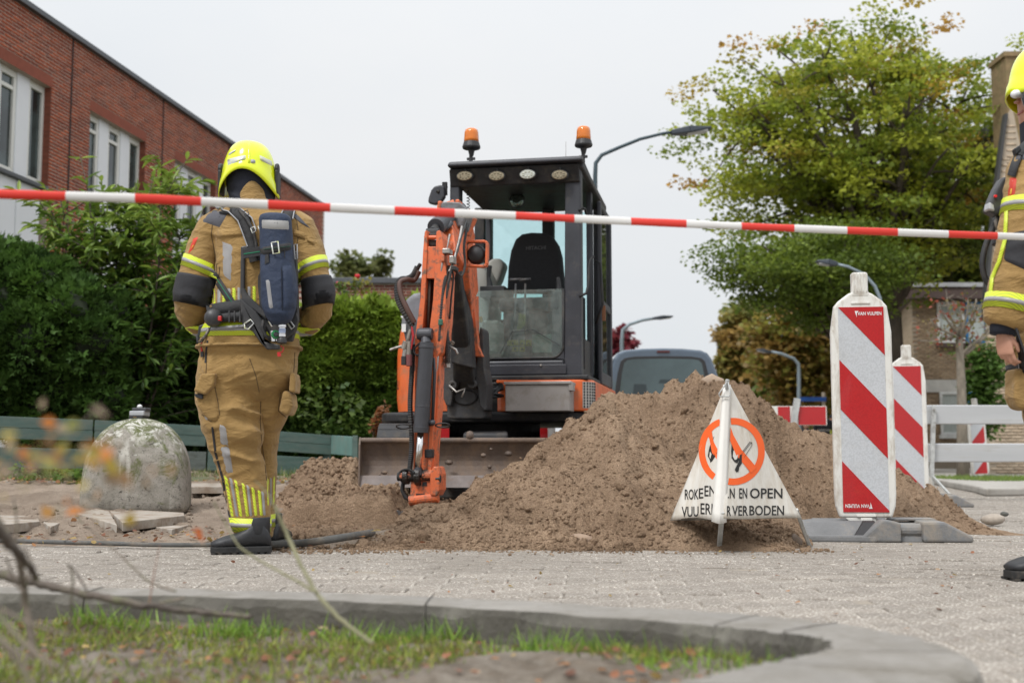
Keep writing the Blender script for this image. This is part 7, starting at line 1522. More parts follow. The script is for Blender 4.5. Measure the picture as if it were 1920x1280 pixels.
M_skin = MAT('skin_mat', (.50, .26, .18), .5, var=.08, vs=12, bmp=(.1, 60)); M_navy = MAT('navy_fabric_mat', (.012, .014, .024), .85, var=.2, vs=8, bmp=(.3, 14, .02)); M_navb = MAT('blue_bag_fabric_mat', (.022, .036, .075), .7, var=.2, vs=6, dirt=(.05, .06, .08), ds=6, bmp=(.55, 9, .03))
M_hel = MAT('helmet_yellow_mat', (.80, .90, .012), .22, var=.03, vs=4, coat=.6); M_helS = MAT('helmet_silver_mat', (.55, .56, .56), .35, .3, var=.1, vs=30, dirt=(.7, .75, .1), ds=30); M_visor = MAT('visor_black_mat', (.01, .01, .012), .08, coat=.5)
M_seam_shade = MAT('seam_shade_mat', (.11, .07, .03), .9); M_strap = MAT('strap_webbing_mat', (.028, .028, .03), .75, var=.2, vs=30, bmp=(.3, 80)); M_frm = MAT('carrier_plastic_mat', (.035, .035, .038), .45, var=.2, vs=6, dirt=(.09, .085, .08), ds=10); M_gstr = MAT('green_thread_mat', (.01, .16, .08), .7)
M_slv = MAT('grey_piping_mat', (.30, .30, .31), .6); M_red2 = MAT('red_plastic_mat', (.50, .02, .02), .35)
def rpx(pl, pr, py, Y, ry, dY=0.0):
    a, b = W(pl, py, Y), W(pr, py, Y); return ((a.x + b.x) / 2, Y + dY, a.z, (b.x - a.x) / 2, ry)
def limb_loft(mb, pts, n=16):
    """pts: (point, radius_side, radius_depth) along a limb; rings perpendicular to the path"""
    P = [Vector(p[0]) for p in pts]; b0 = len(mb.v); k = len(P); px = None
    for i in range(k):
        t = (P[min(i + 1, k - 1)] - P[max(i - 1, 0)]).normalized()
        if px is None: x = Vector((1, 0, 0)); x = (x - t * x.dot(t)).normalized()
        else: x = (px - t * px.dot(t)).normalized()
        px = x; y = t.cross(x)
        mb.addv([P[i] + x * math.cos(a) * pts[i][1] + y * math.sin(a) * pts[i][2] for a in [2 * math.pi * j / n for j in range(n)]])
    for i in range(k - 1):
        for j in range(n): a = b0 + i * n + j; e = b0 + i * n + (j + 1) % n; mb.f.append((a, e, e + n, a + n)); mb.m.append(0)
    mb.f.append(tuple(b0 + j for j in range(n))[::-1]); mb.m.append(0); mb.f.append(tuple(b0 + (k - 1) * n + j for j in range(n))); mb.m.append(0)
def fuse(mb, voxel, smooth=6, folds=None):
    ob = bpy.data.objects.new('tmp', mb.mesh('tmp')); COL.objects.link(ob)
    bmm = bmesh.new(); bmm.from_mesh(ob.data); bmesh.ops.recalc_face_normals(bmm, faces=bmm.faces); bmm.to_mesh(ob.data); bmm.free()
    r = ob.modifiers.new('r', 'REMESH'); r.mode = 'VOXEL'; r.voxel_size = voxel
    s = ob.modifiers.new('s', 'SMOOTH'); s.iterations = smooth; s.factor = .5
    dg = bpy.context.evaluated_depsgraph_get(); dg.update(); me = bpy.data.meshes.new_from_object(ob.evaluated_get(dg)); bpy.data.objects.remove(ob)
    if folds:
        n = len(me.vertices); co = np.empty(n * 3, np.float32); me.vertices.foreach_get('co', co); co = co.reshape(-1, 3).astype(float); no = np.empty(n * 3, np.float32); me.vertex_normals.foreach_get('vector', no) if hasattr(me, 'vertex_normals') else me.vertices.foreach_get('normal', no); no = no.reshape(-1, 3)
        co = co + no * folds(co)[:, None]; me.vertices.foreach_set('co', co.astype(np.float32).ravel()); me.update()
    return me
def bvh_of(me):
    return BVHTree.FromPolygons([v.co.copy() for v in me.vertices], [tuple(p.vertices) for p in me.polygons])
def hit(bv, o, d, off, fb=None):
    h = bv.ray_cast(o, d)
    if h[0] is None:
        h = bv.find_nearest(fb if fb is not None else o)
    return h[0] + h[1] * off
def ring_band(bv, c, ax_, w, R0, parent, name, mats, off=.004, n=40, parts=(.33, .67), a0=0, a1=360):
    """band of cloth closed round a limb: c centre, ax_ direction, w width; three stripes"""
    ax_ = Vector(ax_).normalized(); x, y, _ = frame_of(ax_); rows = [0, 0, parts[0], parts[0], parts[1], parts[1], 1, 1]; offs = [-.002, off, off, off + .0008, off + .0008, off, off, -.002]
    mi = [0, 0, 1, 1, 1, 0, 0]; mb = MB(); P = []
    if w > .1: rows = [0, 0] + [k / 12 for k in range(1, 12)] + [1, 1]; offs = [-.002] + [off] * 13 + [-.002]; mi = [0] * 14
    full = (a1 - a0) >= 359
    na = n if full else n + 1
    for r_, o_ in zip(rows, offs):
        cc = Vector(c) + ax_ * (r_ - .5) * w
        for j in range(na):
            a = R(a0 + (a1 - a0) * j / n); d = x * math.cos(a) + y * math.sin(a); P.append(hit(bv, cc + d * R0, -d, o_, cc + d * R0 * .5))
    b = mb.addv(P)
    for i in range(len(rows) - 1):
        for j in range(n if not full else na): j2 = (j + 1) % na; mb.f.append((b + i * na + j, b + i * na + j2, b + (i + 1) * na + j2, b + (i + 1) * na + j)); mb.m.append(mi[i])
    return mb.build(name, mats, parent, smooth=True)
def cam_patch(bv, pts, Y0, parent, name, mat, off=.005, nu=10, nv=10, edge=True, sm=True, mi=None):
    """quad patch (4 picture corners: tl,tr,br,bl) laid on the body surface"""
    q = [Vector((*p, 0)) for p in pts]; P = []; mb = MB()
    for j in range(nv + 1):
        for i in range(nu + 1):
            u, v = i / nu, j / nv; p = q[0].lerp(q[1], u).lerp(q[3].lerp(q[2], u), v); d = ray(p.x, p.y).normalized(); o = W(p.x, p.y, Y0)
            e = (i in (0, nu) or j in (0, nv)) and edge; h = bv.ray_cast(o, d, 1.2)
            if h[0] is None: n_ = bv.find_nearest(o + d * .35); P.append(n_[0] + n_[1] * (off * .5))
            else: P.append(h[0] - d * (off if not e else -.002))
    mb.grid(P, nv + 1, nu + 1); return mb.build(name, mat, parent, smooth=sm)
def strap_on(bv, pts, Y0, w, parent, name, mat, off=.008, n=10, th=.004):
    """webbing that follows picture points over the body"""
    Q = [Vector((*p, 0)) for p in pts]; path = []
    for i in range(len(Q) - 1):
        for k in range(n): path.append(Q[i].lerp(Q[i + 1], k / n))
    path.append(Q[-1]); P = []; mb = MB(); k = len(path)
    for i, p in enumerate(path):
        t = (path[min(i + 1, k - 1)] - path[max(i - 1, 0)]).normalized(); s_ = Vector((-t.y, t.x, 0)); hw = w / 2 * FPX / Y0
        for sgn in (-1, -.95, .95, 1):
            c_ = p + s_ * hw * sgn; d = ray(c_.x, c_.y).normalized(); o = W(c_.x, c_.y, Y0 - .6); h = bv.ray_cast(o, d, 1.6)
            if h[0] is None: nn_ = bv.find_nearest(W(c_.x, c_.y, Y0)); q = nn_[0] + nn_[1] * off
            else: q = h[0] - d * (off if abs(sgn) < 1 else .0)
            P.append(q)
    mb.grid(P, k, 4); return mb.build(name, mat, parent, smooth=True)
def folds_fn(zones):
    """zones: (x,y,z,radius,amp) centres of wrinkling"""
    def f(co):
        x, y, z = co.T; wv = .25 * vn(x * 5, y * 5, z * 5, 201)
        r1 = 1 - np.abs(vn(x * 5 + wv, y * 5, z * 15 + wv * 4 + x * 5, 202)) * 2; r2 = 1 - np.abs(vn(x * 9, y * 9, z * 21 - x * 8, 203)) * 2
        a = np.full(len(x), .0035)
        for (cx, cy, cz, r, amp) in zones: a = a + amp * np.exp(-((x - cx) ** 2 + (y - cy) ** 2 + (z - cz) ** 2) / (r * r))
        return a * (np.clip(r1, -.5, 1) * .9 + np.clip(r2, -.3, 1) * .45) + .005 * vn(x * 3.3, y * 3.3, z * 3.3, 205)
    return f
def helmet(parent, c, rx, ry, h, rim, facing=(0, 1), name='helmet'):
    """shell: c = point at centre of the rim height 0; h height to the top; rim(phi)-> z offset of the lower edge; facing = horizontal unit vector of the face"""
    f = Vector((facing[0], facing[1], 0)).normalized(); s_ = Vector((f.y, -f.x, 0)); mb = MB(); n, m = 48, 16; P = []
    for i in range(m + 1):
        t = i / m
        for j in range(n):
            ph = 2 * math.pi * j / n; zr = rim(ph); k = t; el = math.pi / 2 * (1 - k)
            q = 1.0; zt = h * (math.sin(el) ** .92 if el > 0 else 0); zlo = zr; z = zlo + (h - zlo) * (math.sin(el)) if True else zt
            r_ = math.cos(el) ** .56
            flare = 1 + .035 * max(0, (t - .80) / .2) ** 1.0 + (.03 if t > .86 else 0)
            P.append(Vector(c) + (s_ * math.sin(ph) * rx + f * math.cos(ph) * ry) * r_ * flare + Vector((0, 0, z)))
    mb.grid(P, m + 1, n, closed=True); o = mb.build(name, M_hel, parent, smooth=True, solid=.005); return o, P, n
# ---------------------------------------------------------------- firefighter seen from behind
YA_ = 5.5
fa = thing('person', 'firefighter seen from behind in tan turnout gear, bright yellow helmet, walking away', 'person', G(452, 1033))
fmb = MB()
fmb.loft([rpx(382, 556, 668, YA_, .15), rpx(374, 561, 655, YA_, .175), rpx(379, 560, 640, YA_, .172), rpx(386, 557, 615, YA_, .165), rpx(402, 550, 575, YA_, .160), rpx(412, 546, 530, YA_, .165), rpx(412, 550, 480, YA_, .17), rpx(402, 562, 445, YA_, .165), rpx(396, 572, 420, YA_, .15), rpx(408, 556, 403, YA_, .125), rpx(424, 538, 391, YA_, .10), rpx(440, 515, 380, YA_, .085)], 36, p=2.5)
# trousers
fmb.loft([rpx(410, 520, 752, YA_, .08), rpx(384, 548, 728, YA_, .135), rpx(374, 557, 700, YA_, .158), rpx(380, 556, 665, YA_, .152), rpx(388, 550, 630, YA_, .14)], 32, p=2.5)
legN = [rpx(440, 502, 1006, YA_, .062, .02), rpx(434, 504, 985, YA_, .070, .02), rpx(428, 504, 950, YA_, .080, .02), rpx(417, 499, 905, YA_, .088, .01), rpx(405, 492, 860, YA_, .095, -.01), rpx(394, 489, 820, YA_, .10, -.03), rpx(380, 487, 785, YA_, .108, -.03), rpx(371, 487, 745, YA_, .118, -.01), rpx(371, 480, 705, YA_, .13, 0), rpx(378, 472, 670, YA_, .12, 0)]
legF = [rpx(478, 512, 1008, YA_ + .28, .062), rpx(480, 514, 960, YA_ + .28, .075), rpx(478, 516, 905, YA_ + .25, .085), rpx(474, 519, 850, YA_ + .2, .092), rpx(470, 524, 810, YA_ + .14, .098), rpx(468, 543, 770, YA_ + .08, .108), rpx(468, 553, 730, YA_ + .03, .125), rpx(470, 557, 690, YA_, .13), rpx(475, 552, 665, YA_, .12)]
fmb.loft(legN, 24, p=2.2); fmb.loft(legF, 24, p=2.2)
def Wd(px, py, d): return W(px, py, YA_ + d)
limb_loft(fmb, [(Wd(425, 420, .0), .085, .095), (Wd(402, 433, .0), .085, .10), (Wd(383, 470, .0), .078, .098), (Wd(371, 512, -.02), .078, .095), (Wd(364, 552, -.03), .085, .09), (Wd(362, 582, .03), .078, .082), (Wd(380, 604, .12), .070, .07), (Wd(402, 604, .26), .058, .060)], 20)
limb_loft(fmb, [(Wd(538, 420, .0), .085, .095), (Wd(561, 433, .0), .085, .10), (Wd(579, 468, .0), .072, .098), (Wd(590, 512, -.02), .066, .09), (Wd(598, 550, -.03), .074, .09), (Wd(596, 580, .03), .070, .08), (Wd(577, 602, .12), .068, .07), (Wd(550, 603, .26), .056, .060)], 20)
def PZ(px, py, r, a, d=-.1): q = Wd(px, py, d); return (q.x, q.y, q.z, r, a)
bodyA = fuse(fmb, .0085, 7, folds_fn([PZ(430, 790, .17, .013), PZ(505, 780, .15, .010), PZ(440, 860, .13, .006), PZ(385, 600, .10, .008), PZ(575, 600, .10, .008), PZ(400, 480, .13, .006), PZ(570, 480, .13, .006), PZ(470, 720, .12, .006)]))
bvA = bvh_of(bodyA); tanA = add_mesh('turnout_suit', bodyA, M_tan, fa, smooth=True)
B3 = [M_by, M_bs]
# hem of the jacket
ring_band(bvA, W(468, 652, YA_), (0, 0, 1), .012, .6, fa, 'jacket_hem', [M_tan, M_tan], off=.012, n=56)
ring_band(bvA, W(470, 624, YA_), (0, 0, 1), .058, .6, fa, 'reflective_band', B3, n=60, parts=(.36, .64))
# chest band of short vertical stripes, left half visible
for k in range(9):
    x0 = 397 + k * 9.5; cam_patch(bvA, [(x0, 541 - k * .8), (x0 + 7.5, 541 - k * .8), (x0 + 7.5, 583 - k * .5), (x0, 584 - k * .5)], YA_ - .5, fa, 'reflective_band', M_by if k % 2 == 0 else M_bs, .004, 3, 8)
ring_band(bvA, W(476, 575, YA_), (0, 0, 1), .03, .21, fa, 'reflective_band', [M_bs, M_by], n=56, off=.003) if False else None
# arm bands
def arm_band(p0, p1, w, d=-.01, R0=.16, nm='reflective_band', mats=B3, off=.004, parts=(.36, .64)):
    a_, b_ = Wd(*p0, d), Wd(*p1, d); c_ = (a_ + b_) / 2; ring_band(bvA, c_, (b_ - a_), w, R0, fa, nm, mats, off=off, n=36, parts=parts)
arm_band((388, 478), (368, 524), .056); arm_band((578, 478), (598, 524), .056)
arm_band((372, 526), (363, 566), .130, -.02, .115, 'elbow_pad', [M_pad, M_pad], .006); arm_band((592, 528), (600, 568), .125, -.02, .105, 'elbow_pad', [M_pad, M_pad], .006)
arm_band((372, 592), (392, 603), .045, .17, .11); arm_band((580, 594), (560, 603), .045, .17, .11)
# elbow pads
# shoulder caps, pockets, stripes
cam_patch(bvA, [(398, 389), (432, 394), (412, 428), (376, 416)], YA_ - .5, fa, 'shoulder_patch', M_shg, .004, 10, 8)
cam_patch(bvA, [(536, 396), (556, 400), (586, 432), (566, 420)], YA_ - .5, fa, 'shoulder_patch', M_shg, .004, 8, 6)
cam_patch(bvA, [(404, 430), (455, 426), (456, 442), (406, 447)], YA_ - .5, fa, 'pocket_flap', M_tan, .010, 10, 5)
cam_patch(bvA, [(548, 428), (572, 436), (573, 450), (548, 442)], YA_ - .5, fa, 'pocket_flap', M_tan, .010, 6, 4)
cam_patch(bvA, [(574, 442), (590, 450), (591, 462), (575, 452)], YA_ - .5, fa, 'sleeve_pocket', M_tan, .008, 6, 4)
cam_patch(bvA, [(415, 451), (438, 458), (434, 530), (417, 516)], YA_ - .5, fa, 'silver_panel', M_bs, .004, 4, 12)
M_badge = MAT('red_badge_mat', (.55, .035, .012), .6); M_gold = MAT('gold_thread_mat', (.75, .40, .03), .6)
cam_patch(bvA, [(362, 446), (374, 442), (362, 468), (350, 480)], YA_ - .5, fa, 'badge', M_badge, .004, 4, 6)
cam_patch(bvA, [(361, 458), (367, 457), (359, 466), (356, 470)], YA_ - .5, fa, 'badge_emblem', M_gold, .006, 3, 4)
for P_ in ([(372, 728), (400, 709), (408, 750), (412, 778)], [(378, 776), (395, 790), (411, 782)], [(388, 660), (386, 700)], [(553, 660), (551, 700)], [(526, 735), (522, 770), (536, 782)], [(400, 405), (396, 440), (404, 480), (408, 530)], [(556, 410), (560, 440), (552, 480), (550, 530)], [(412, 500), (408, 540)], [(489, 752), (488, 790), (491, 830), (497, 870), (500, 900)]): strap_on(bvA, P_, YA_, .004, fa, 'seam_crease', M_seam_shade, .0012)  # pocket and jacket seams, plus a dark line painting the shade between the legs
# trouser pockets and calf stripes
def pocket(name, pts, off, mat=M_tan): return cam_patch(bvA, pts, YA_ - .5, fa, name, mat, off, 10, 10)
mb = MB()
def slabp(name, pts, Y, th, mat=M_tan, bev=.008, par=None):
    mb = MB(); mb.prism([W(x, y, Y) for x, y in pts], (0, th, 0)); return mb.build(name, mat, par or fa, bevel=bev, bseg=3, smooth=False)
cp = slabp('cargo_pocket', [(367, 728), (398, 708), (412, 776), (408, 792), (392, 790), (378, 776), (368, 760)], YA_ - .155, .14, bev=.02)
slabp('pocket_flap', [(362, 733), (376, 700), (404, 699), (400, 722), (384, 740)], YA_ - .185, .07, bev=.01)
slabp('cargo_pocket', [(521, 772), (530, 730), (545, 735), (548, 760), (540, 780)], YA_ - .12, .16, bev=.018)
slabp('pocket_flap', [(543, 700), (551, 697), (554, 712), (553, 736), (541, 734)], YA_ - .13, .14, bev=.01)
slabp('pocket_lining', [(364, 738), (380, 738), (379, 748), (366, 744)], YA_ - .17, .05, M_pad, bev=.004)
cam_patch(bvA, [(372, 752), (382, 750), (393, 785), (386, 790)], YA_ - .5, fa, 'silver_panel', M_bs, .012, 3, 8)
cam_patch(bvA, [(410, 792), (424, 800), (430, 838), (412, 832)], YA_ - .5, fa, 'silver_panel', M_bs, .005, 4, 10)
cam_patch(bvA, [(412, 834), (431, 838), (438, 886), (424, 888)], YA_ - .5, fa, 'silver_panel', M_bs, .005, 4, 10)
for k, (xt, xb, mt) in enumerate(((419, 433, M_by), (429, 442, M_bs), (438, 449, M_by), (452, 461, M_by), (461, 468, M_bs), (470, 477, M_by), (482, 487, M_by), (489, 493, M_bs))):
    ytp = 889 + (xt - 419) * .42; wd_ = 8.5 if mt is M_by else 8
    cam_patch(bvA, [(xt, ytp), (xt + wd_ - 1, ytp + 3), (xb + wd_ - 2, 970 - (xb - 433) * .06), (xb, 972 - (xb - 433) * .06)], YA_ - .5, fa, 'calf_stripe', mt, .004, 3, 12)
for k in range(3): cam_patch(bvA, [(499 + k * 6.5, 896 - k * 3), (504 + k * 6.5, 893 - k * 3), (505 + k * 5, 950), (501 + k * 5, 952)], YA_ - .5, fa, 'calf_stripe', [M_by, M_bs, M_by][k], .004, 2, 8)
ring_band(bvA, W(470, 983, YA_ + .02), (0.03, 0, 1), .062, .14, fa, 'reflective_band', B3, n=40, parts=(.36, .64))
ring_band(bvA, W(497, 975, YA_ + .28), (0, 0, 1), .060, .14, fa, 'reflective_band', B3, n=30, parts=(.36, .64))
for pts in ([(388, 640), (384, 670), (387, 690)], [(385, 700), (400, 740), (412, 792)], [(398, 800), (404, 850), (416, 900)], [(520, 640), (516, 700), (506, 760), (508, 830)]):
    pass
strap_on(bvA, [(389, 638), (386, 660), (385, 680)], YA_, .008, fa, 'pocket_zip', M_pad, .003)
strap_on(bvA, [(398, 800), (404, 850), (418, 900), (424, 950), (436, 985)], YA_, .010, fa, 'side_zip', M_pad, .003)
strap_on(bvA, [(468, 672), (480, 705), (486, 735)], YA_, .004, fa, 'seat_seam', M_seam_shade, .0008)
# boots
def boot(parent, heel, toe, h=.16, wdt=.052, shaft=True):
    hh, tt = Vector(heel), Vector(toe); d = (tt - hh); Ln = d.length; d.normalize(); s_ = Vector((-d.y, d.x, 0)).normalized(); mb = MB(); P = []
    secs = [(0, .8, .075, 0), (.04, 1.0, .10, 0), (.14, 1.05, .155, 0), (.30, 1.0, .165, 0), (.42, .95, .12, 0), (.58, 1.0, .095, 0), (.78, 1.15, .08, 0), (.92, 1.0, .066, 0), (1.0, .55, .045, .01)]
    n = 14
    for (t, w, ht, b_) in secs:
        c_ = hh + d * Ln * t
        for j in range(n):
            a = 2 * math.pi * j / n; x = math.copysign(abs(math.cos(a)) ** .7, math.cos(a)) * wdt * w; z = .028 + (ht - .028) * (.5 + .5 * math.copysign(abs(math.sin(a)) ** .75, math.sin(a))) + b_; P.append(c_ + s_ * x + Vector((0, 0, z)))
    mb.grid(P, len(secs), n, closed=True); mb.f.append(tuple(range(n))); mb.m.append(0); mb.f.append(tuple(range(n * (len(secs) - 1), n * len(secs)))[::-1]); mb.m.append(0)
    bo = mb.build('boot', M_boot, parent, smooth=True); 
    mb = MB(); pts = []
    for (t, w) in ((0, .7), (.03, .95), (.2, 1.02), (.35, .9), (.5, .92), (.75, 1.15), (.92, .98), (1.0, .55)): pts.append((t, w))
    ol = [hh + d * Ln * t * 1.02 - d * .004 + s_ * wdt * w * 1.04 for t, w in pts] + [hh + d * Ln * t * 1.02 - d * .004 - s_ * wdt * w * 1.04 for t, w in pts[::-1]]
    mb.prism([Vector((p.x, p.y, hh.z + .008)) for p in ol], (0, 0, .028)); mb.build('sole', M_sole, bo, bevel=.004)
    for i in range(9):
        t = .04 + i * .115
        if .36 < t < .44: continue
        for sg_ in (-1, 1):
            mb = MB(); c_ = hh + d * Ln * t + s_ * wdt * .62 * sg_; mb.beam(c_ - s_ * .022 + Vector((0, 0, .004)), c_ + s_ * .026 + Vector((0, 0, .004)), .018, .012, up=(0, 0, 1)); mb.build('tread_lug', M_sole, bo)
    if shaft:
        c_ = hh + d * Ln * .22; mb = MB(); mb.loft([(c_.x, c_.y, hh.z + .09, .056, .056), (c_.x, c_.y, hh.z + .13, .055, .055), (c_.x, c_.y, hh.z + .165, .055, .055)], 18); mb.build('boot_shaft', M_boot, bo, smooth=True, bevel=.004)
    return bo
h_ = G(507, 1034); t_ = G(396, 1030); h_.y = t_.y = 5.47; h_.x, t_.x = W(504, 1034, 5.47).x, W(398, 1034, 5.47).x; h_.y += .04; t_.y -= .03; h_.z = t_.z = 0
boot(fa, h_, t_)
h2 = Vector((W(500, 1000, 5.80).x, 5.80, 0.0)); boot(fa, h2, h2 + Vector((.03, .28, 0)))
# head: hood, neck, collar, helmet
hm = MB(); hm.loft([rpx(432, 510, 396, YA_, .085), rpx(430, 512, 384, YA_, .10), rpx(427, 513, 366, YA_, .11, .02), rpx(424, 514, 345, YA_, .12, .02), rpx(428, 510, 320, YA_, .12, .02), rpx(440, 498, 300, YA_, .10, .02)], 28)
hood = fuse(hm, .008, 4, lambda co: .004 * (1 - 2 * np.abs(vn(co[:, 0] * 7, co[:, 1] * 7, co[:, 2] * 26 + co[:, 0] * 18, 211)))); add_mesh('hood', hood, M_navy, fa, smooth=True)
mb = MB(); P = []
for j, (py, hw, ry) in enumerate(((398, 52, .11), (390, 42, .105), (378, 33, .098), (362, 29, .094), (349, 25, .09))):
    for i in range(25):
        a = R(-90 - 115 + 230 * i / 24); r_ = hw * YA_ / FPX; c_ = W(476, py, YA_ + .01); P.append(c_ + Vector((math.cos(a) * r_ * 1.0, math.sin(a) * (ry + .012), (.0 if abs(i - 12) < 6 else -.010 * (abs(i - 12) - 6) * (j / 4)))))
mb.grid(P, 5, 25); mb.build('collar', M_tan, fa, smooth=True, solid=.008)
hc = W(467, 372, YA_ + .03); s5 = YA_ / FPX
def rimA(ph):   # ph=0 face side, pi back
    c_ = math.cos(ph); return .0 + .105 * max(0, -c_) ** 2.0 + .07 * max(0, c_) ** 2
ho, HP, HN = helmet(fa, hc, .130, .150, 107 * s5, rimA, (.0, 1))
bvH = BVHTree.FromPolygons([v.co.copy() for v in ho.data.vertices], [tuple(p.vertices) for p in ho.data.polygons])
def hpatch(name, pts, mat, off=.003, nu=8, nv=4): return cam_patch(bvH, pts, YA_ - .5, fa, name, mat, off + .007, nu, nv)
hpatch('helmet_stripe', [(421, 297), (463, 289), (463, 299), (424, 314)], M_helS); hpatch('helmet_stripe', [(485, 289), (515, 301), (518, 319), (486, 300)], M_helS)
hpatch('helmet_stripe', [(424, 288), (444, 279), (442, 283), (428, 294)], M_helS)
hpatch('helmet_plate', [(469, 298), (480, 298), (480, 307), (469, 307)], MAT('plate_grey_mat', (.35, .36, .37), .4), .006, 3, 3)
mb = MB(); mb.tube([hit(bvH, W(x, y, YA_ - .5), ray(x, y).normalized(), .002, W(x, y, YA_)) for x, y in ((467, 306), (467, 298), (467, 288), (467, 278), (467, 270))] + [W(467, 267, YA_ + .03)], .008, 8); mb.build('helmet_ridge', M_hel, fa, smooth=True)
for pts in ([(424, 300), (440, 291), (460, 286)], [(482, 287), (500, 293), (518, 308)]):
    mb = MB(); mb.tube([hit(bvH, W(x, y - 3, YA_ - .5), ray(x, y - 3).normalized(), .001, W(x, y, YA_)) for x, y in pts], .0035, 6); mb.build('helmet_seam', M_hel, fa, smooth=True)
for (x0, x1) in ((411, 419), (517, 524)):
    mb = MB(); a_, b_ = W(x0, 366, YA_ + .03), W(x1, 322, YA_ + .03); mb.box(a_.x, b_.x, YA_ - .01, YA_ + .07, a_.z, b_.z); mb.cyl((a_.x - .002, YA_ + .02, b_.z + .01), (b_.x, YA_ + .02, b_.z + .01), .026, n=14); mb.build('helmet_side_clip', M_plast, fa, bevel=.006)
# arms end in gloves hidden in front: hands
def hand(parent, wrist, d, side, palm_n, sc=1.0, curl=.5, mat=None):
    """wrist point, d finger direction, side = thumb direction, palm_n = palm normal"""
    w, d, s_, n_ = Vector(wrist), Vector(d).normalized(), Vector(side).normalized(), Vector(palm_n).normalized(); mb = MB()
    limb_loft(mb, [(w - d * .03, .026 * sc, .022 * sc), (w, .026 * sc, .020 * sc), (w + d * .03 * sc, .036 * sc, .018 * sc), (w + d * .065 * sc, .042 * sc, .017 * sc), (w + d * .09 * sc, .040 * sc, .014 * sc)], 14)
    mb = MB()
    def chain(pts, rs):
        mb.tube(pts, rs, 10); mb.lathe([(rs[-1] * .3, -rs[-1] * .9), (rs[-1], 0), (rs[-1] * .3, rs[-1] * .9)], pts[-1], n=8)
    # palm as a lofted box in its own frame
    def pt(a, b, c): return w + s_ * a * sc + d * b * sc + n_ * c * sc
    P = []
    for (b, hw, th) in ((-.05, .027, .022), (-.01, .028, .020), (.02, .036, .018), (.05, .042, .016), (.085, .042, .013), (.095, .038, .010)):
        for j in range(14): a = 2 * math.pi * j / 14; P.append(pt(math.cos(a) * hw, b, math.sin(a) * th))
    mb.grid(P, 6, 14, closed=True); mb.f.append(tuple(range(14))); mb.m.append(0); mb.f.append(tuple(range(70, 84))[::-1]); mb.m.append(0)
    for k, (a, l, b0) in enumerate(((.030, .070, .084), (.010, .080, .090), (-.010, .074, .088), (-.030, .058, .080))):
        c_ = curl * (1 + .15 * k); p0 = pt(a * .9, b0 - .03, 0); p1 = pt(a, b0, .002); q = [p0, p1]; ang = 0
        for f_, ln in enumerate((.45, .30, .25)): ang += c_ * (.6 if f_ == 0 else 1.0); q.append(q[-1] + (d * math.cos(ang) + n_ * math.sin(ang)) * l * ln * sc)
        chain(q, [.0095 * sc, .0095 * sc, .009 * sc, .008 * sc, .0068 * sc])
    q = [pt(.018, .0, .004), pt(.036, .025, .010), pt(.046, .052, .020), pt(.045, .078, .028)]; chain(q, [.013 * sc, .012 * sc, .0105 * sc, .0085 * sc])
    me = fuse(mb, .0032 * sc, 3); return add_mesh('hand', me, mat or M_skin, parent, smooth=True)
hand(fa, Wd(408, 600, .28), (.9, .35, .1), (0, .3, 1), (.3, -.9, 0), 1.0, .6); hand(fa, Wd(541, 600, .28), (-.9, .35, .1), (0, .3, 1), (-.3, -.9, 0), 1.0, .6)
# ---------------------------------------------------------------- breathing apparatus on the back
ba = thing('breathing_apparatus', 'breathing apparatus with blue covered air cylinder strapped on the firefighter back', 'breathing set', W(520, 560, YA_ - .25))
YP = YA_ - .215
def sl(name, pts, Y, th, mat, bev=.004, par=None): mb = MB(); mb.prism([W(x, y, Y) for x, y in pts], (0, th, 0)); return mb.build(name, mat, par or ba, bevel=bev, bseg=2)
fr_ = sl('carrier_frame', [(451, 462), (466, 459), (470, 476), (459, 478), (458, 540), (464, 552), (498, 585), (500, 600), (476, 582), (478, 600), (496, 618), (488, 628), (470, 614), (450, 594), (452, 556), (450, 545)], YP + .03, .03, M_frm, .006)
sl('carrier_plate', [(478, 480), (498, 478), (556, 470), (560, 600), (548, 640), (500, 640), (490, 620)], YP + .05, .03, M_frm, .006)
sl('carrier_frame', [(450, 558), (480, 584), (500, 612), (494, 640), (524, 646), (524, 655), (500, 655), (488, 642), (474, 622), (452, 604)], YP + .02, .025, M_frm, .006)
sl('carrier_frame', [(556, 585), (560, 600), (552, 622), (530, 642), (526, 636), (540, 612)], YP + .03, .025, M_frm, .005)
cyl_a, cyl_b = W(517, 410, YP - .055), W(524, 590, YP - .055)
mb = MB(); prof = []
rw = 30.5 * YP / FPX
rings = []
for (py, hw, cx) in ((402, 20, 515), (405, 27, 515.5), (412, 30, 516), (440, 30.5, 518), (500, 31.5, 520), (550, 32.5, 524), (575, 31, 524.5), (590, 26, 524), (603, 18, 523), (608, 10, 523)):
    c_ = W(cx, py, YP - .055); rings.append((c_.x, c_.y, c_.z, hw * YP / FPX, hw * YP / FPX * .95))
mb.loft(rings[::-1], 30, p=2.3); cme = fuse(mb, .006, 2, lambda co: .006 * (1 - 2 * np.abs(vn(co[:, 0] * 9 + co[:, 2] * 6, co[:, 1] * 9, co[:, 2] * 9, 221))) * np.clip((W(500, 470, YP).z - co[:, 2]) * 8, .15, 1))
co_ = add_mesh('cylinder_cover', cme, M_navb, ba, smooth=True); bvC = bvh_of(cme)
def cpatch(name, pts, mat, off=.004, nu=10, nv=4): return cam_patch(bvC, pts, YP - .6, ba, name, mat, off, nu, nv)
cpatch('silver_strip', [(487, 410), (546, 412), (546, 433), (486, 430)], MAT('worn_silver_mat', (.30, .295, .29), .5, var=.1, vs=10, dirt=(.03, .03, .03), ds=16, da=(.62, .66)))
cpatch('silver_strip', [(497, 524), (506, 522), (513, 578), (504, 581)], M_slv, .005, 3, 10)
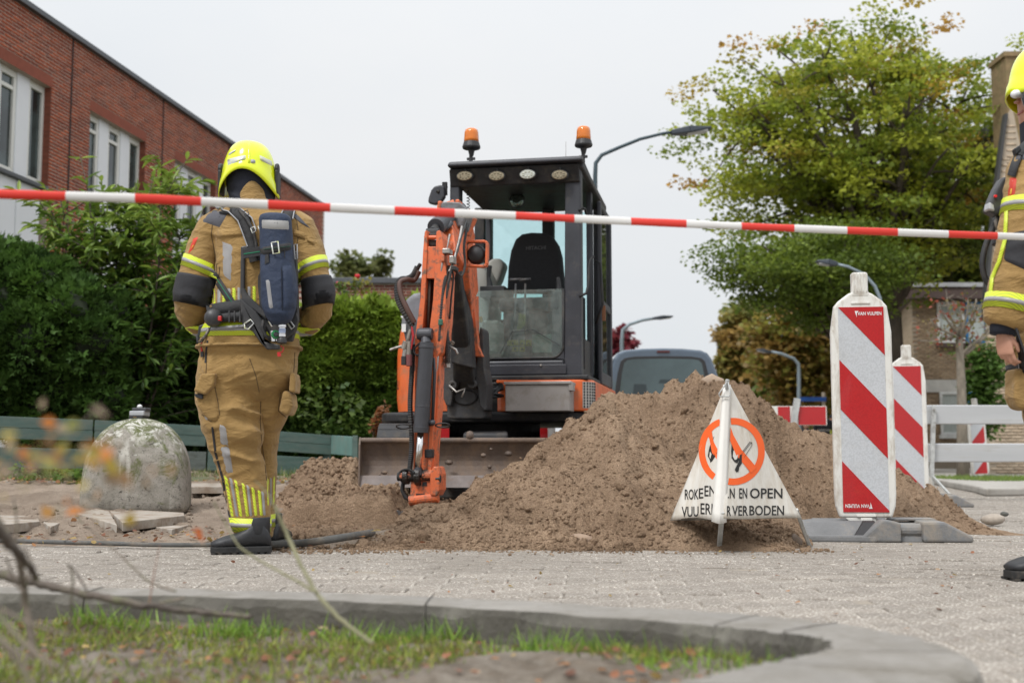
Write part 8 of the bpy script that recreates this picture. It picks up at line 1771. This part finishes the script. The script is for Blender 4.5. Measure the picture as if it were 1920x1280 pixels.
cpatch('cover_flap', [(529, 497), (552, 496), (556, 580), (530, 585)], M_navb, .009, 5, 10)
cpatch('seam_crease', [(527, 497), (529, 497), (530, 585), (528, 585)], M_navy, .006, 2, 8)
cpatch('cylinder_strap', [(456, 468), (556, 452), (557, 468), (457, 485)], M_strap, .008, 16, 4)
mb = MB(); P = []
sl('cylinder_strap', [(455, 467), (490, 461), (490, 479), (456, 485)], YP - .025, .005, M_strap, .001)
sl('strap_thread', [(457, 475), (490, 470), (490, 472), (457, 477)], YP - .027, .002, M_gstr, .0)
cpatch('strap_thread', [(490, 467), (548, 460), (548, 462), (490, 469)], M_gstr, .012, 12, 2)
def buckle(pts, Y, r=.0035, mat=None):
    mb = MB(); P = [W(x, y, Y) for x, y in pts]; mb.tube(P + [P[0]], r, 7); mb.build('buckle', mat or M_helS, ba, smooth=True)
buckle([(509, 455), (521, 453), (524, 474), (512, 476)], YP - .137); buckle([(551, 459), (557, 458), (558, 485), (553, 486)], YP - .06, .003, M_slv)
buckle([(458, 607), (470, 599), (476, 606), (466, 617), (459, 615)], YP + .01, .0035); buckle([(537, 603), (543, 600), (552, 612), (547, 617)], YP + .01, .0035)
for pts in ([(460, 608), (469, 601), (474, 606), (465, 615)], [(539, 604), (543, 602), (550, 612), (547, 615)]): sl('buckle_webbing', pts, YP + .012, .004, M_strap, .001)
# shoulder straps, padded with grey piping
for pts, w_ in (([(412, 389), (440, 392), (458, 412), (468, 440), (474, 470), (478, 490)], .050), ([(545, 392), (540, 404), (534, 416)], .052)):
    strap_on(bvA, pts, YA_, w_, ba, 'shoulder_strap', M_strap, .022)
for pts in ([(404, 390), (428, 396), (446, 414), (456, 440), (464, 462)], [(420, 385), (448, 388), (472, 408), (480, 430)], [(531, 393), (526, 404)], [(552, 394), (549, 410)]):
    strap_on(bvA, pts, YA_, .006, ba, 'grey_piping', M_slv, .025)
strap_on(bvA, [(448, 392), (462, 410), (474, 430), (480, 455), (482, 480)], YA_, .014, ba, 'air_hose', M_rub, .040)
for (x, y) in ((470, 428), (484, 424), (457, 397)): buckle([(x, y), (x + 7, y - 3), (x + 10, y + 5), (x + 3, y + 9)], YA_ - .235, .0025, M_plast if x == 457 else M_helS)
strap_on(bvA, [(400, 514), (420, 545), (440, 575), (452, 600)], YA_, .034, ba, 'side_strap', M_strap, .012); strap_on(bvA, [(402, 516), (422, 547), (442, 577), (453, 600)], YA_, .004, ba, 'strap_thread', M_gstr, .017)
# waist belt
strap_on(bvA, [(388, 584), (420, 578), (450, 574), (480, 580)], YA_, .062, ba, 'waist_belt', M_strap, .016); strap_on(bvA, [(388, 600), (420, 595), (455, 592)], YA_, .04, ba, 'waist_belt', M_strap, .020)
strap_on(bvA, [(545, 590), (560, 586)], YA_, .07, ba, 'waist_belt', M_strap, .016)
for x in (428, 438, 448): sl('belt_loop', [(x, 583), (x + 3, 583), (x + 3, 603), (x, 604)], YP + .005, .01, M_frm, .001)
strap_on(bvA, [(386, 617), (420, 614), (455, 611), (480, 612)], YA_, .014, ba, 'grey_piping', M_slv, .012)
# pressure gauge / alarm unit at the left hip
gc = W(400, 596, YA_ - .19); mb = MB(); mb.lathe([(.030, .05), (.038, .03), (.041, 0), (.038, -.015), (.028, -.026), (.026, -.022), (.0, -.022)], gc, (.25, -1, 0), 22); mb.build('alarm_unit', M_frm, ba, smooth=True)
mb = MB(); mb.lathe([(.020, 0), (.018, .006), (0, .007)], gc + Vector((-.006, -.025, 0)), (.25, -1, 0), 18); mb.build('unit_cap', M_plast, ba)
mb = MB(); a_, b_ = W(408, 601, YA_ - .235), W(415, 592, YA_ - .235); mb.box(a_.x, b_.x, a_.y, a_.y + .02, a_.z, b_.z); mb.build('red_button', M_red2, ba, bevel=.003)
mb = MB(); mb.tube([W(x, y, YA_ - .2) for x, y in ((393, 614), (386, 628), (376, 640))], .006, 8); mb.build('hose_end', M_coup, ba, smooth=True); mb = MB(); mb.tube([W(x, y, YA_ - .15) for x, y in ((398, 610), (388, 626), (378, 640), (370, 642), (370, 628))], .006, 8); mb.build('lanyard', M_rub, ba, smooth=True)
sl('pouch', [(372, 610), (385, 606), (386, 632), (374, 640), (369, 632)], YA_ - .1, .05, M_plast, .006)
mb = MB(); a_ = W(379, 638, YA_ - .12); mb.tube([a_, a_ + Vector((-.003, 0, -.03)), a_ + Vector((.0, 0, -.05))], .004, 6); mb.build('red_cord', M_red2, ba); mb = MB(); mb.box(a_.x - .006, a_.x + .006, a_.y, a_.y + .01, a_.z - .075, a_.z - .05); mb.build('cord_toggle', M_plast, ba)
# cylinder valve
mb = MB(); c_ = W(529, 620, YP - .05); mb.lathe([(.016, .045), (.018, .038), (.018, .030)], c_ + Vector((0, 0, -.0)), n=16); mb.build('red_ring', M_red2, ba)
mb = MB(); mb.lathe([(.013, .030), (.017, .026), (.017, .016), (.014, .014), (.014, -.012), (.016, -.014), (.016, -.026), (.012, -.028)], c_, n=16); mb.build('valve_body', M_chr, ba)
mb = MB(); mb.lathe([(.0152, .010), (.0152, -.010)], c_, n=16); mb.build('valve_label', MAT('label_blue_mat', (.35, .42, .60), .5), ba)
mb = MB(); mb.lathe([(.014, -.028), (.020, -.040), (.022, -.052), (.018, -.056)], c_, n=16); mb.build('valve_knob', M_plast, ba)
mb = MB(); mb.tube([W(505, 601, YP - .03), W(511, 612, YP - .03)], .007, 10); mb.tube([W(512, 620, YP - .03), W(514, 640, YP - .03)], .012, 12); mb.build('reducer', M_chr, ba, bevel=.001)
mb = MB(); mb.lathe([(.018, -.01), (.021, 0), (.018, .01)], W(517, 627, YP - .045), (.3, -1, 0), 9); mb.build('green_guard', MAT('green_guard_mat', (.01, .22, .06), .4), ba)
mb = MB(); mb.lathe([(.010, -.012), (.011, .012), (.008, .014)], W(517, 627, YP - .05), (.3, -1, 0), 14); mb.build('gauge_glass', M_visor, ba)
mb = MB(); mb.tube([W(x, y, YP - .02) for x, y in ((526, 648), (532, 652), (530, 659), (525, 661))], .003, 6); mb.build('red_tether', M_red2, ba, smooth=True); mb = MB(); mb.cyl(W(523, 660, YP - .02), W(524, 668, YP - .02), .0085, n=12); mb.build('dust_cap', M_red2, ba)
mb = MB(); mb.tube([W(x, y, YP - .0) for x, y in ((494, 600), (492, 615), (497, 628), (506, 636))], .008, 8); mb.build('valve_hose', M_rub, ba, smooth=True)
# ---------------------------------------------------------------- second firefighter at the right edge
YB2 = 4.45; k2 = FPX / YB2
fb = thing('person', 'firefighter at the right edge walking left, bare hand hanging, partly outside the picture', 'person', G(1960, 1062))
def r2(pl, pr, py, ry, dY=0): return rpx(pl, pr, py, YB2, ry, dY)
def W2(px, py, d=0): return W(px, py, YB2 + d)
mb = MB(); hp = 1062
mb.loft([r2(1903, 2035, 700, .17), r2(1897, 2040, 670, .19), r2(1899, 2040, 640, .19), r2(1900, 2036, 560, .185), r2(1898, 2030, 470, .19), r2(1898, 2030, 400, .20), r2(1900, 2020, 340, .20), r2(1906, 2005, 305, .16), r2(1922, 1985, 285, .10)], 36, p=2.4)
limb_loft(mb, [(W2(1950, 300, -.14), .09, .10), (W2(1938, 330, -.22), .10, .10), (W2(1928, 400, -.25), .095, .10), (W2(1918, 470, -.26), .092, .095), (W2(1903, 540, -.26), .088, .088), (W2(1889, 590, -.26), .080, .08), (W2(1882, 612, -.26), .068, .068)], 22)
limb_loft(mb, [(W2(1960, 300, .14), .09, .10), (W2(1975, 400, .25), .09, .095), (W2(1985, 500, .25), .085, .09), (W2(1965, 600, .22), .065, .07)], 20)
mb.loft([r2(1905, 2035, 730, .17), r2(1905, 2035, 690, .17), r2(1910, 2030, 655, .15)], 30)
mb.loft([r2(1925, 1985, 1030, .07, -.1), r2(1922, 1990, 950, .085, -.1), r2(1914, 1990, 850, .10, -.1), r2(1908, 1990, 800, .11, -.1), r2(1905, 1985, 740, .13, -.07), r2(1908, 1990, 690, .12, -.05)], 24)
mb.loft([r2(2040, 2095, 1010, .07, .1), r2(2010, 2070, 930, .085, .1), r2(1985, 2055, 850, .1, .1), r2(1965, 2045, 780, .12, .08), r2(1950, 2035, 700, .12, .05)], 24)
bodyB = fuse(mb, .010, 6, folds_fn([(W2(1925, 480).x, YB2 - .3, W2(1900, 500).z, .16, .009), (W2(1890, 590).x, YB2 - .3, W2(1890, 590).z, .10, .007), (W2(1920, 700).x, YB2 - .1, W2(1900, 700).z, .15, .008)]))
bvB = bvh_of(bodyB); add_mesh('turnout_suit', bodyB, M_tan, fb, smooth=True)
def p2(name, pts, mat, off=.005, nu=10, nv=10): return cam_patch(bvB, pts, YB2 - .9, fb, name, mat, off, nu, nv)
def band2(p0, p1, w, d, R0, parts=(.36, .64), n=40): a_, b_ = W2(*p0, d), W2(*p1, d); ring_band(bvB, (a_ + b_) / 2, b_ - a_, w, R0, fb, 'reflective_band', B3, n=n, parts=parts)
band2((1931, 370), (1927, 412), .055, -.25, .17); band2((1898, 556), (1890, 590), .055, -.26, .17)
p2('elbow_pad', [(1889, 438), (1962, 420), (1950, 520), (1880, 488)], M_pad, .008, 12, 12)
p2('shoulder_patch', [(1905, 272), (1962, 262), (1960, 300), (1896, 302)], M_shg, .005, 8, 8)
p2('badge', [(1893, 332), (1908, 331), (1904, 364), (1887, 378)], M_badge, .006, 4, 6); p2('badge_emblem', [(1894, 350), (1900, 350), (1898, 366), (1890, 370)], M_gold, .008, 3, 4); p2('badge_text', [(1895, 338), (1902, 337), (1902, 341), (1895, 342)], M_pr, .008, 2, 2)
strap_on(bvB, [(1887, 375), (1886, 410), (1884, 450), (1873, 490), (1860, 520), (1856, 555)], YB2 - .25, .014, fb, 'yellow_piping', M_by, .006)
ring_band(bvB, W2(1968, 655), (0, 0, 1), .014, .4, fb, 'jacket_hem', [M_tan, M_tan], off=.012, n=50); ring_band(bvB, W2(1968, 690), (0, 0, 1), .03, .4, fb, 'lining', [M_pad, M_pad], off=.003, n=50)
slabp('cargo_pocket', [(1904, 690), (1935, 690), (1935, 770), (1912, 765), (1903, 745)], YB2 - .24, .1, bev=.015, par=fb); p2('silver_panel', [(1908, 670), (1920, 670), (1922, 745), (1912, 742)], M_bs, .09, 3, 8)
p2('knee_pad', [(1912, 772), (1980, 772), (1985, 850), (1914, 846)], M_pad, .006, 8, 8)
band2((1955, 975), (1953, 1010), .06, -.1, .14)
hl = Vector((W2(2030, 1062, -.1).x, YB2 - .1, 0)); boot(fb, hl, Vector((W2(1884, 1062, -.1).x, YB2 - .12, 0))); hl = Vector((W2(2120, 1040, .1).x, YB2 + .1, .05)); boot(fb, hl, hl + Vector((-.28, 0, -.05)))
mb = MB(); limb_loft(mb, [(W2(1884, 608, -.26), .048, .048), (W2(1881, 618, -.26), .046, .046), (W2(1880, 628, -.26), .043, .043)], 16); mb.build('inner_cuff', M_navy, fb, smooth=True)
hand(fb, W2(1880, 625, -.26), (.10, -.02, -1), (.45, -.8, 0), (.8, .5, 0), .82, .62)
hand(fb, W2(1962, 612, .22), (-.2, 0, -1), (-.3, .9, 0), (-.8, -.3, 0), .9, .5)
# head, helmet facing left
mb = MB(); mb.loft([r2(1935, 1985, 300, .07), r2(1930, 1990, 260, .08), r2(1914, 2000, 225, .095), r2(1910, 2005, 180, .10), r2(1918, 2002, 130, .10), r2(1940, 1985, 100, .07)], 28); add_mesh('head', fuse(mb, .009, 4), M_skin, fb, smooth=True)
mb = MB(); mb.loft([r2(1925, 1998, 305, .10), r2(1918, 2004, 262, .105), r2(1916, 2008, 225, .11), r2(1930, 2010, 180, .112), r2(1940, 2004, 130, .11)], 28); add_mesh('hood', fuse(mb, .009, 4), M_navy, fb, smooth=True)
mb = MB(); c_ = W2(1912, 190); mb.lathe([(.008, -.004), (.012, 0), (.004, .022)], c_, (-1, 0, -.3), 10); mb.build('nose', M_skin, fb, smooth=True)
for dy in (-.032, .032):
    mb = MB(); mb.lathe([(.003, -.006), (.010, 0), (.003, .007)], W2(1916, 172, dy), (-1, 0, 0), 10); mb.build('eye', MAT('eye_white_mat', (.7, .7, .7), .2), fb, smooth=True)
mb = MB(); mb.box(W2(1912, 212).x, W2(1918, 212).x, YB2 - .024, YB2 + .024, W2(1912, 214).z, W2(1912, 209).z); mb.build('mouth', MAT('lip_mat', (.35, .12, .10), .5), fb, bevel=.002)
def rimB(ph): c_ = math.cos(ph); return .0 + .055 * max(0, c_) ** 1.5 - .02 * max(0, -c_)
hB_, _, _ = helmet(fb, W2(1974, 205), .135, .158, 125 / k2, rimB, (-1, .0))
slv = [(1914, 184), (1922, 158), (1934, 154), (1955, 165), (1950, 215), (1930, 208), (1920, 203)]
mb = MB(); mb.prism([W2(x, y, -.115) for x, y in slv], (.14, .23, 0)); mb.build('visor', M_visor, fb, bevel=.02, bseg=3)
mb = MB(); a_ = W2(1911, 176, -.05); mb.lathe([(.010, .03), (.016, .02), (.016, -.012), (.012, -.018)], a_, (-1, -.1, -.15), 14); mb.build('helmet_lamp', MAT('lamp_white_mat', (.75, .76, .78), .2), fb, smooth=True)
# straps and radio set carried on the chest
rb_ = thing('radio_set', 'black chest radio and hose unit hanging in front of the right edge firefighter', 'radio', W2(1872, 400))
def s2(name, pts, d, th, mat, bev=.006): mb = MB(); mb.prism([W2(x, y, d) for x, y in pts], (0, th, 0)); return mb.build(name, mat, rb_, bevel=bev, bseg=3)
s2('radio_body', [(1880, 332), (1891, 330), (1890, 360), (1880, 400), (1870, 404), (1853, 394), (1856, 380), (1868, 352)], -.20, .06, M_frm, .01)
s2('radio_front', [(1856, 378), (1864, 384), (1866, 396), (1854, 392)], -.21, .05, MAT('radio_silver_mat', (.5, .5, .52), .3, .3), .005)
mb = MB(); mb.lathe([(.006, 0), (.005, .006)], W2(1866, 368, -.205), (0, -1, 0), 10); mb.build('red_lamp', MAT('red_led_mat', (.8, .02, .02), .3), rb_)
mb = MB(); mb.tube([W2(x, y, -.17) for x, y in ((1874, 404), (1868, 415), (1870, 430))], .009, 10); mb.build('metal_joint', M_coup, rb_, smooth=True)
s2('valve_block', [(1870, 405), (1886, 402), (1888, 420), (1880, 428), (1868, 424)], -.18, .05, M_plast, .006)
mb = MB(); P = [W2(x, y, -.16) for x, y in ((1866, 418), (1860, 432), (1852, 450), (1845, 472), (1842, 495), (1845, 515), (1851, 528), (1860, 537), (1872, 545))]; S_, rr = corr(P, .0105, 60, 0); mb.tube(S_, rr, 10); mb.build('breathing_hose', M_rub, rb_, smooth=True)
s2('hose_cuff', [(1866, 446), (1880, 444), (1878, 462), (1864, 458)], -.17, .03, M_plast, .006)
strap_on(bvB, [(1925, 262), (1912, 285), (1902, 310), (1896, 330)], YB2 - .2, .03, rb_, 'shoulder_strap', M_strap, .012)
s2('strap_clip', [(1903, 278), (1912, 272), (1916, 280), (1906, 290)], -.24, .03, M_plast, .004)
# ---------------------------------------------------------------- distant bystanders
def bystander(label, px, ytop, Y, coat, legs, vest=None, lean=0):
    zt_ = W(px, ytop, Y).z; x0 = W(px, ytop, Y).x; H = zt_; t = thing('person', label, 'person', (x0, Y, 0)); mb = MB(); u = H / 1.75
    mb.loft([(x0, Y, .95 * u, .17, .12), (x0, Y, 1.2 * u, .19, .13), (x0 + lean, Y, 1.42 * u, .21, .13), (x0 + lean, Y, 1.50 * u, .08, .07)], 18)
    limb_loft(mb, [((x0 - .2 + lean, Y, 1.42 * u), .06, .06), ((x0 - .26, Y - .03, 1.15 * u), .05, .05), ((x0 - .16, Y - .2, .98 * u), .04, .04)], 10); limb_loft(mb, [((x0 + .2 + lean, Y, 1.42 * u), .06, .06), ((x0 + .27, Y - .02, 1.15 * u), .05, .05), ((x0 + .24, Y - .1, .9 * u), .04, .04)], 10)
    limb_loft(mb, [((x0 - .09, Y, 1.0 * u), .10, .11), ((x0 - .10, Y, .5 * u), .07, .08), ((x0 - .11, Y, .04), .05, .06)], 12); limb_loft(mb, [((x0 + .09, Y, 1.0 * u), .10, .11), ((x0 + .10, Y, .5 * u), .07, .08), ((x0 + .11, Y, .04), .05, .06)], 12)
    add_mesh('clothing', fuse(mb, .02, 3), coat, t, smooth=True)
    mb = MB(); mb.loft([(x0 + lean, Y, 1.46 * u, .05, .05), (x0 + lean, Y, 1.54 * u, .065, .075), (x0 + lean, Y, 1.62 * u, .078, .095), (x0 + lean, Y, 1.70 * u, .07, .085), (x0 + lean, Y, 1.735 * u, .03, .04)], 16); mb.build('head', M_skin, t, smooth=True)
    mb = MB(); mb.loft([(x0 + lean, Y, 1.66 * u, .09, .10), (x0 + lean, Y, 1.72 * u, .088, .10), (x0 + lean, Y, 1.75 * u, .05, .06)], 16); mb.build('cap', M_navy, t, smooth=True)
    if vest: mb = MB(); mb.loft([(x0, Y, 1.12 * u, .185, .14), (x0, Y, 1.17 * u, .19, .142)], 18); mb.build('reflective_band', vest, t)
M_drk = MAT('dark_uniform_mat', (.018, .02, .026), .8)
bystander('distant bystander in dark uniform and cap right of the barrier board', 1543, 765, 33, M_drk, None, M_bs)
bystander('distant stooping figure in dark clothes below the barrier board', 1517, 790, 34, M_drk, None, None, -.08)
bystander('distant figure in yellow green jacket beside the nearest beacon edge', 1561, 778, 35, MAT('hi_vis_mat', (.45, .48, .06), .7), None, M_bs)
# ================================================================ FOREGROUND TWIGS
M_twig = MAT('twig_bark_mat', (.20, .165, .13), .85, var=.3, vs=25, dirt=(.14, .17, .07), ds=14, da=(.5, .7), bmp=(.5, 60)); M_twd = MAT('dark_twig_mat', (.11, .09, .075), .9, var=.3, vs=25, dirt=(.16, .17, .08), ds=10, bmp=(.5, 60))
M_fleaf = MAT_ATTR('autumn_leaf_mat', .55, .35, .2, 50, .3)
def twig(label, paths, mat=M_twig, name='twig', leaves=None):
    base = W(paths[0][0][0][0], paths[0][0][0][1], paths[0][0][0][2]); t = thing(name, label, 'twig', tuple(base))
    for pts, r0, r1 in paths:
        P = [W(*p) for p in pts]; S_, _ = corr(P, 1, 10 * len(P), 0); S_.append(P[-1]); mb = MB(); k = len(S_)
        S_ = [q + Vector((vn(i * .9, 1.5, 0, 7), 0, vn(i * .9, 7.5, 0, 8))) * r0 * .25 for i, q in enumerate(S_)]
        mb.tube(S_, [.7 * (r0 + (r1 - r0) * i / k + (r0 * .12 if i % 9 == 4 else 0)) for i in range(k)], 8); mb.build('stem', mat, t, smooth=True)
    if leaves:
        P, cols = leaves; n = len(P); d = rng.normal(0, 1, (n, 3)); d[:, 2] -= .5; V, F, C = scatter(LEAF[0], np.array(LEAF[1]), np.array([list(W(*p[:3])) for p in P]), rot_from(d, rng.normal(0, 1, (n, 3)) + [0, -1.2, .3]), np.c_[[p[3] * .75 for p in P], [p[3] for p in P], [p[3] for p in P]], np.array(cols))
        add_mesh('leaves', np_mesh('leaves', V, F, C), M_fleaf, t)
    return t
twig('thick mossy dead branch lying across the grass at lower left', [([(-80, 1070, 2.45), (0, 1078, 2.42), (120, 1105, 2.40), (260, 1132, 2.36), (380, 1147, 2.30), (470, 1156, 2.28)], .015, .006)], M_twd, 'fallen_branch')
twig('bare upright twig at the far left edge with short side shoots', [([(-20, 950, 1.9), (20, 1010, 1.9), (38, 1060, 1.92), (48, 1130, 1.95), (62, 1225, 1.95)], .007, .009), ([(30, 1020, 1.9), (32, 985, 1.9), (25, 930, 1.9)], .004, .002), ([(45, 1110, 1.92), (28, 1090, 1.92), (10, 1040, 1.9)], .004, .002), ([(44, 1090, 1.92), (60, 1060, 1.9), (40, 1010, 1.9)], .003, .0015)], M_twig)
twig('dark forked twig leaning out from the left edge', [([(-40, 950, 1.55), (10, 1010, 1.6), (45, 1050, 1.7), (70, 1085, 1.8)], .012, .006)], M_twd)
twig('long thin forked twig rising from the grass before the walking boots', [([(700, 1206, 2.05), (650, 1170, 2.08), (600, 1120, 2.12), (565, 1060, 2.16), (540, 1005, 2.2), (515, 950, 2.2)], .0055, .005), ([(592, 1110, 2.12), (550, 1085, 2.15), (500, 1058, 2.18), (450, 1025, 2.2), (425, 985, 2.22), (400, 940, 2.22)], .004, .0015), ([(515, 950, 2.2), (505, 930, 2.2), (478, 900, 2.2)], .003, .0012)], MAT('greenish_twig_mat', (.22, .21, .12), .8, var=.2, vs=30))
twig('thin bowed twig over the kerb at left with dried bud', [([(330, 1108, 2.3), (280, 1090, 2.3), (225, 1040, 2.3), (180, 1000, 2.3), (150, 975, 2.3), (132, 930, 2.3)], .0028, .0015), ([(345, 1120, 2.3), (300, 1130, 2.3)], .003, .003)], M_twig)
twig('short dark twig with bud standing above the mossy branch', [([(165, 1110, 2.2), (150, 1085, 2.2), (138, 1066, 2.2), (125, 1057, 2.2)], .0028, .0018), ([(132, 1190, 2.0), (134, 1130, 2.0), (136, 1080, 2.0), (130, 1060, 2.0)], .004, .002)], M_twd)
twig('thin straight pinkish twig above the kerb', [([(280, 1130, 2.3), (290, 1070, 2.3), (300, 1020, 2.3)], .0022, .0012)], MAT('pinkish_twig_mat', (.28, .17, .13), .8))
twig('low tangled twig in the bottom left corner', [([(-30, 1120, 1.5), (30, 1190, 1.5), (80, 1235, 1.5), (110, 1250, 1.5)], .006, .004), ([(-20, 1180, 1.4), (30, 1230, 1.4), (60, 1290, 1.4)], .007, .005), ([(0, 1140, 1.6), (60, 1170, 1.6), (130, 1190, 1.6)], .004, .002)], M_twig)
cols_ = [(.38, .22, .10), (.45, .24, .04), (.50, .38, .06), (.30, .20, .11), (.55, .20, .05), (.30, .30, .08), (.33, .25, .17)]
Pl, Cl = [], []
for (cx, cy, sx_, sy_, n_) in ((60, 870, 60, 50, 22), (170, 850, 60, 35, 18), (140, 800, 45, 25, 7), (280, 885, 70, 18, 9), (90, 820, 50, 40, 8), (150, 930, 50, 40, 7)):
    for _ in range(n_): Pl.append((rnd.gauss(cx, sx_ * .7), rnd.gauss(cy, sy_ * .6), rnd.uniform(.95, 1.25), rnd.uniform(.009, .020))); Cl.append(cols_[rnd.randrange(7)])
Pl += [(362, 988, 1.7, .028), (120, 965, 1.5, .03), (98, 970, 1.5, .022), (238, 985, 1.3, .02)]; Cl += [(.62, .14, .02), (.45, .16, .03), (.4, .2, .05), (.5, .35, .05)]
twig('blurred leafy twig with orange and yellow autumn leaves close to the lens at left', [([(-60, 900, 1.1), (60, 880, 1.1), (180, 865, 1.1), (300, 880, 1.1), (400, 890, 1.1)], .0022, .0010), ([(60, 880, 1.1), (120, 830, 1.1), (190, 760, 1.12)], .0015, .0008), ([(-40, 960, 1.1), (80, 930, 1.1), (160, 935, 1.1)], .0015, .001)], M_twig, 'leafy_twig', (Pl, Cl))
# fallen leaves on sand, road and bed
def litter(name, x, y, z, smin, smax):
    n = len(x); d = rng.normal(0, 1, (n, 3)); d[:, 2] *= .15; up = np.tile([0, 0, 1.], (n, 1)) + rng.normal(0, .35, (n, 3)); s_ = rng.uniform(smin, smax, n); pal = np.array([(.30, .13, .07), (.40, .20, .09), (.24, .11, .07), (.45, .32, .12), (.22, .14, .10), (.38, .27, .18)])
    V, F, C = scatter([(0, 0, 0), (-.45, .3, .10), (-.35, .75, .14), (0, 1, .02), (.35, .75, .14), (.45, .3, .10)], np.array([(0, 5, 4, 3), (0, 3, 2, 1)]), np.c_[x, y, z], rot_from(d, up), np.c_[s_, s_, s_], pal[rng.integers(0, 6, n)] * rng.uniform(.7, 1.2, (n, 1))); return tag(add_mesh(name, np_mesh(name, V, F, C), M_fleaf), kind='stuff')
x = rng.uniform(-2.6, .2, 260); y = rng.normal(6.25, .35, 260); k = y < 9; litter('fallen_leaves', x, y, f_side(x, np.maximum(y, 6.2))[2] + .006, .015, .04)
n = 330; x = rng.uniform(-2, 3.4, n); y = 2.9 + 6 * rng.random(n) ** 1.1; k = ~((x < 1.6) & (y > 5.6)) & (x < y * .45) & ~((x > 1.3) & (x < 2.6) & (y > 6.2)); x, y = x[k], y[k]; k = np.array([not in_poly(a, b, ISL) for a, b in zip(x, y)]); litter('fallen_leaves', x[k], y[k], np.full(k.sum(), .005), .009, .022)
n = 900; x = rng.uniform(-6, 0, n); y = rng.normal(10.75, .25, n); litter('fallen_leaves', x, y, slope_z(x, y) + .05, .02, .05)
n = 2200; x = rng.uniform(-2.1, .6, n); y = rng.uniform(1.5, 3.2, n); w_ = np.clip(1.1 - np.abs(y - 2.4 + .25 * x) * 1.0, .15, 1); k = (rng.random(n) < w_ * .5); x, y = x[k], y[k]; k = np.array([in_poly(a, b, KERB_I + [(-4, .6), (-4, 3.2)]) for a, b in zip(x, y)]); x, y = x[k], y[k]; litter('bed_leaves', x, y, bed_z(x, y) + .010, .010, .027)
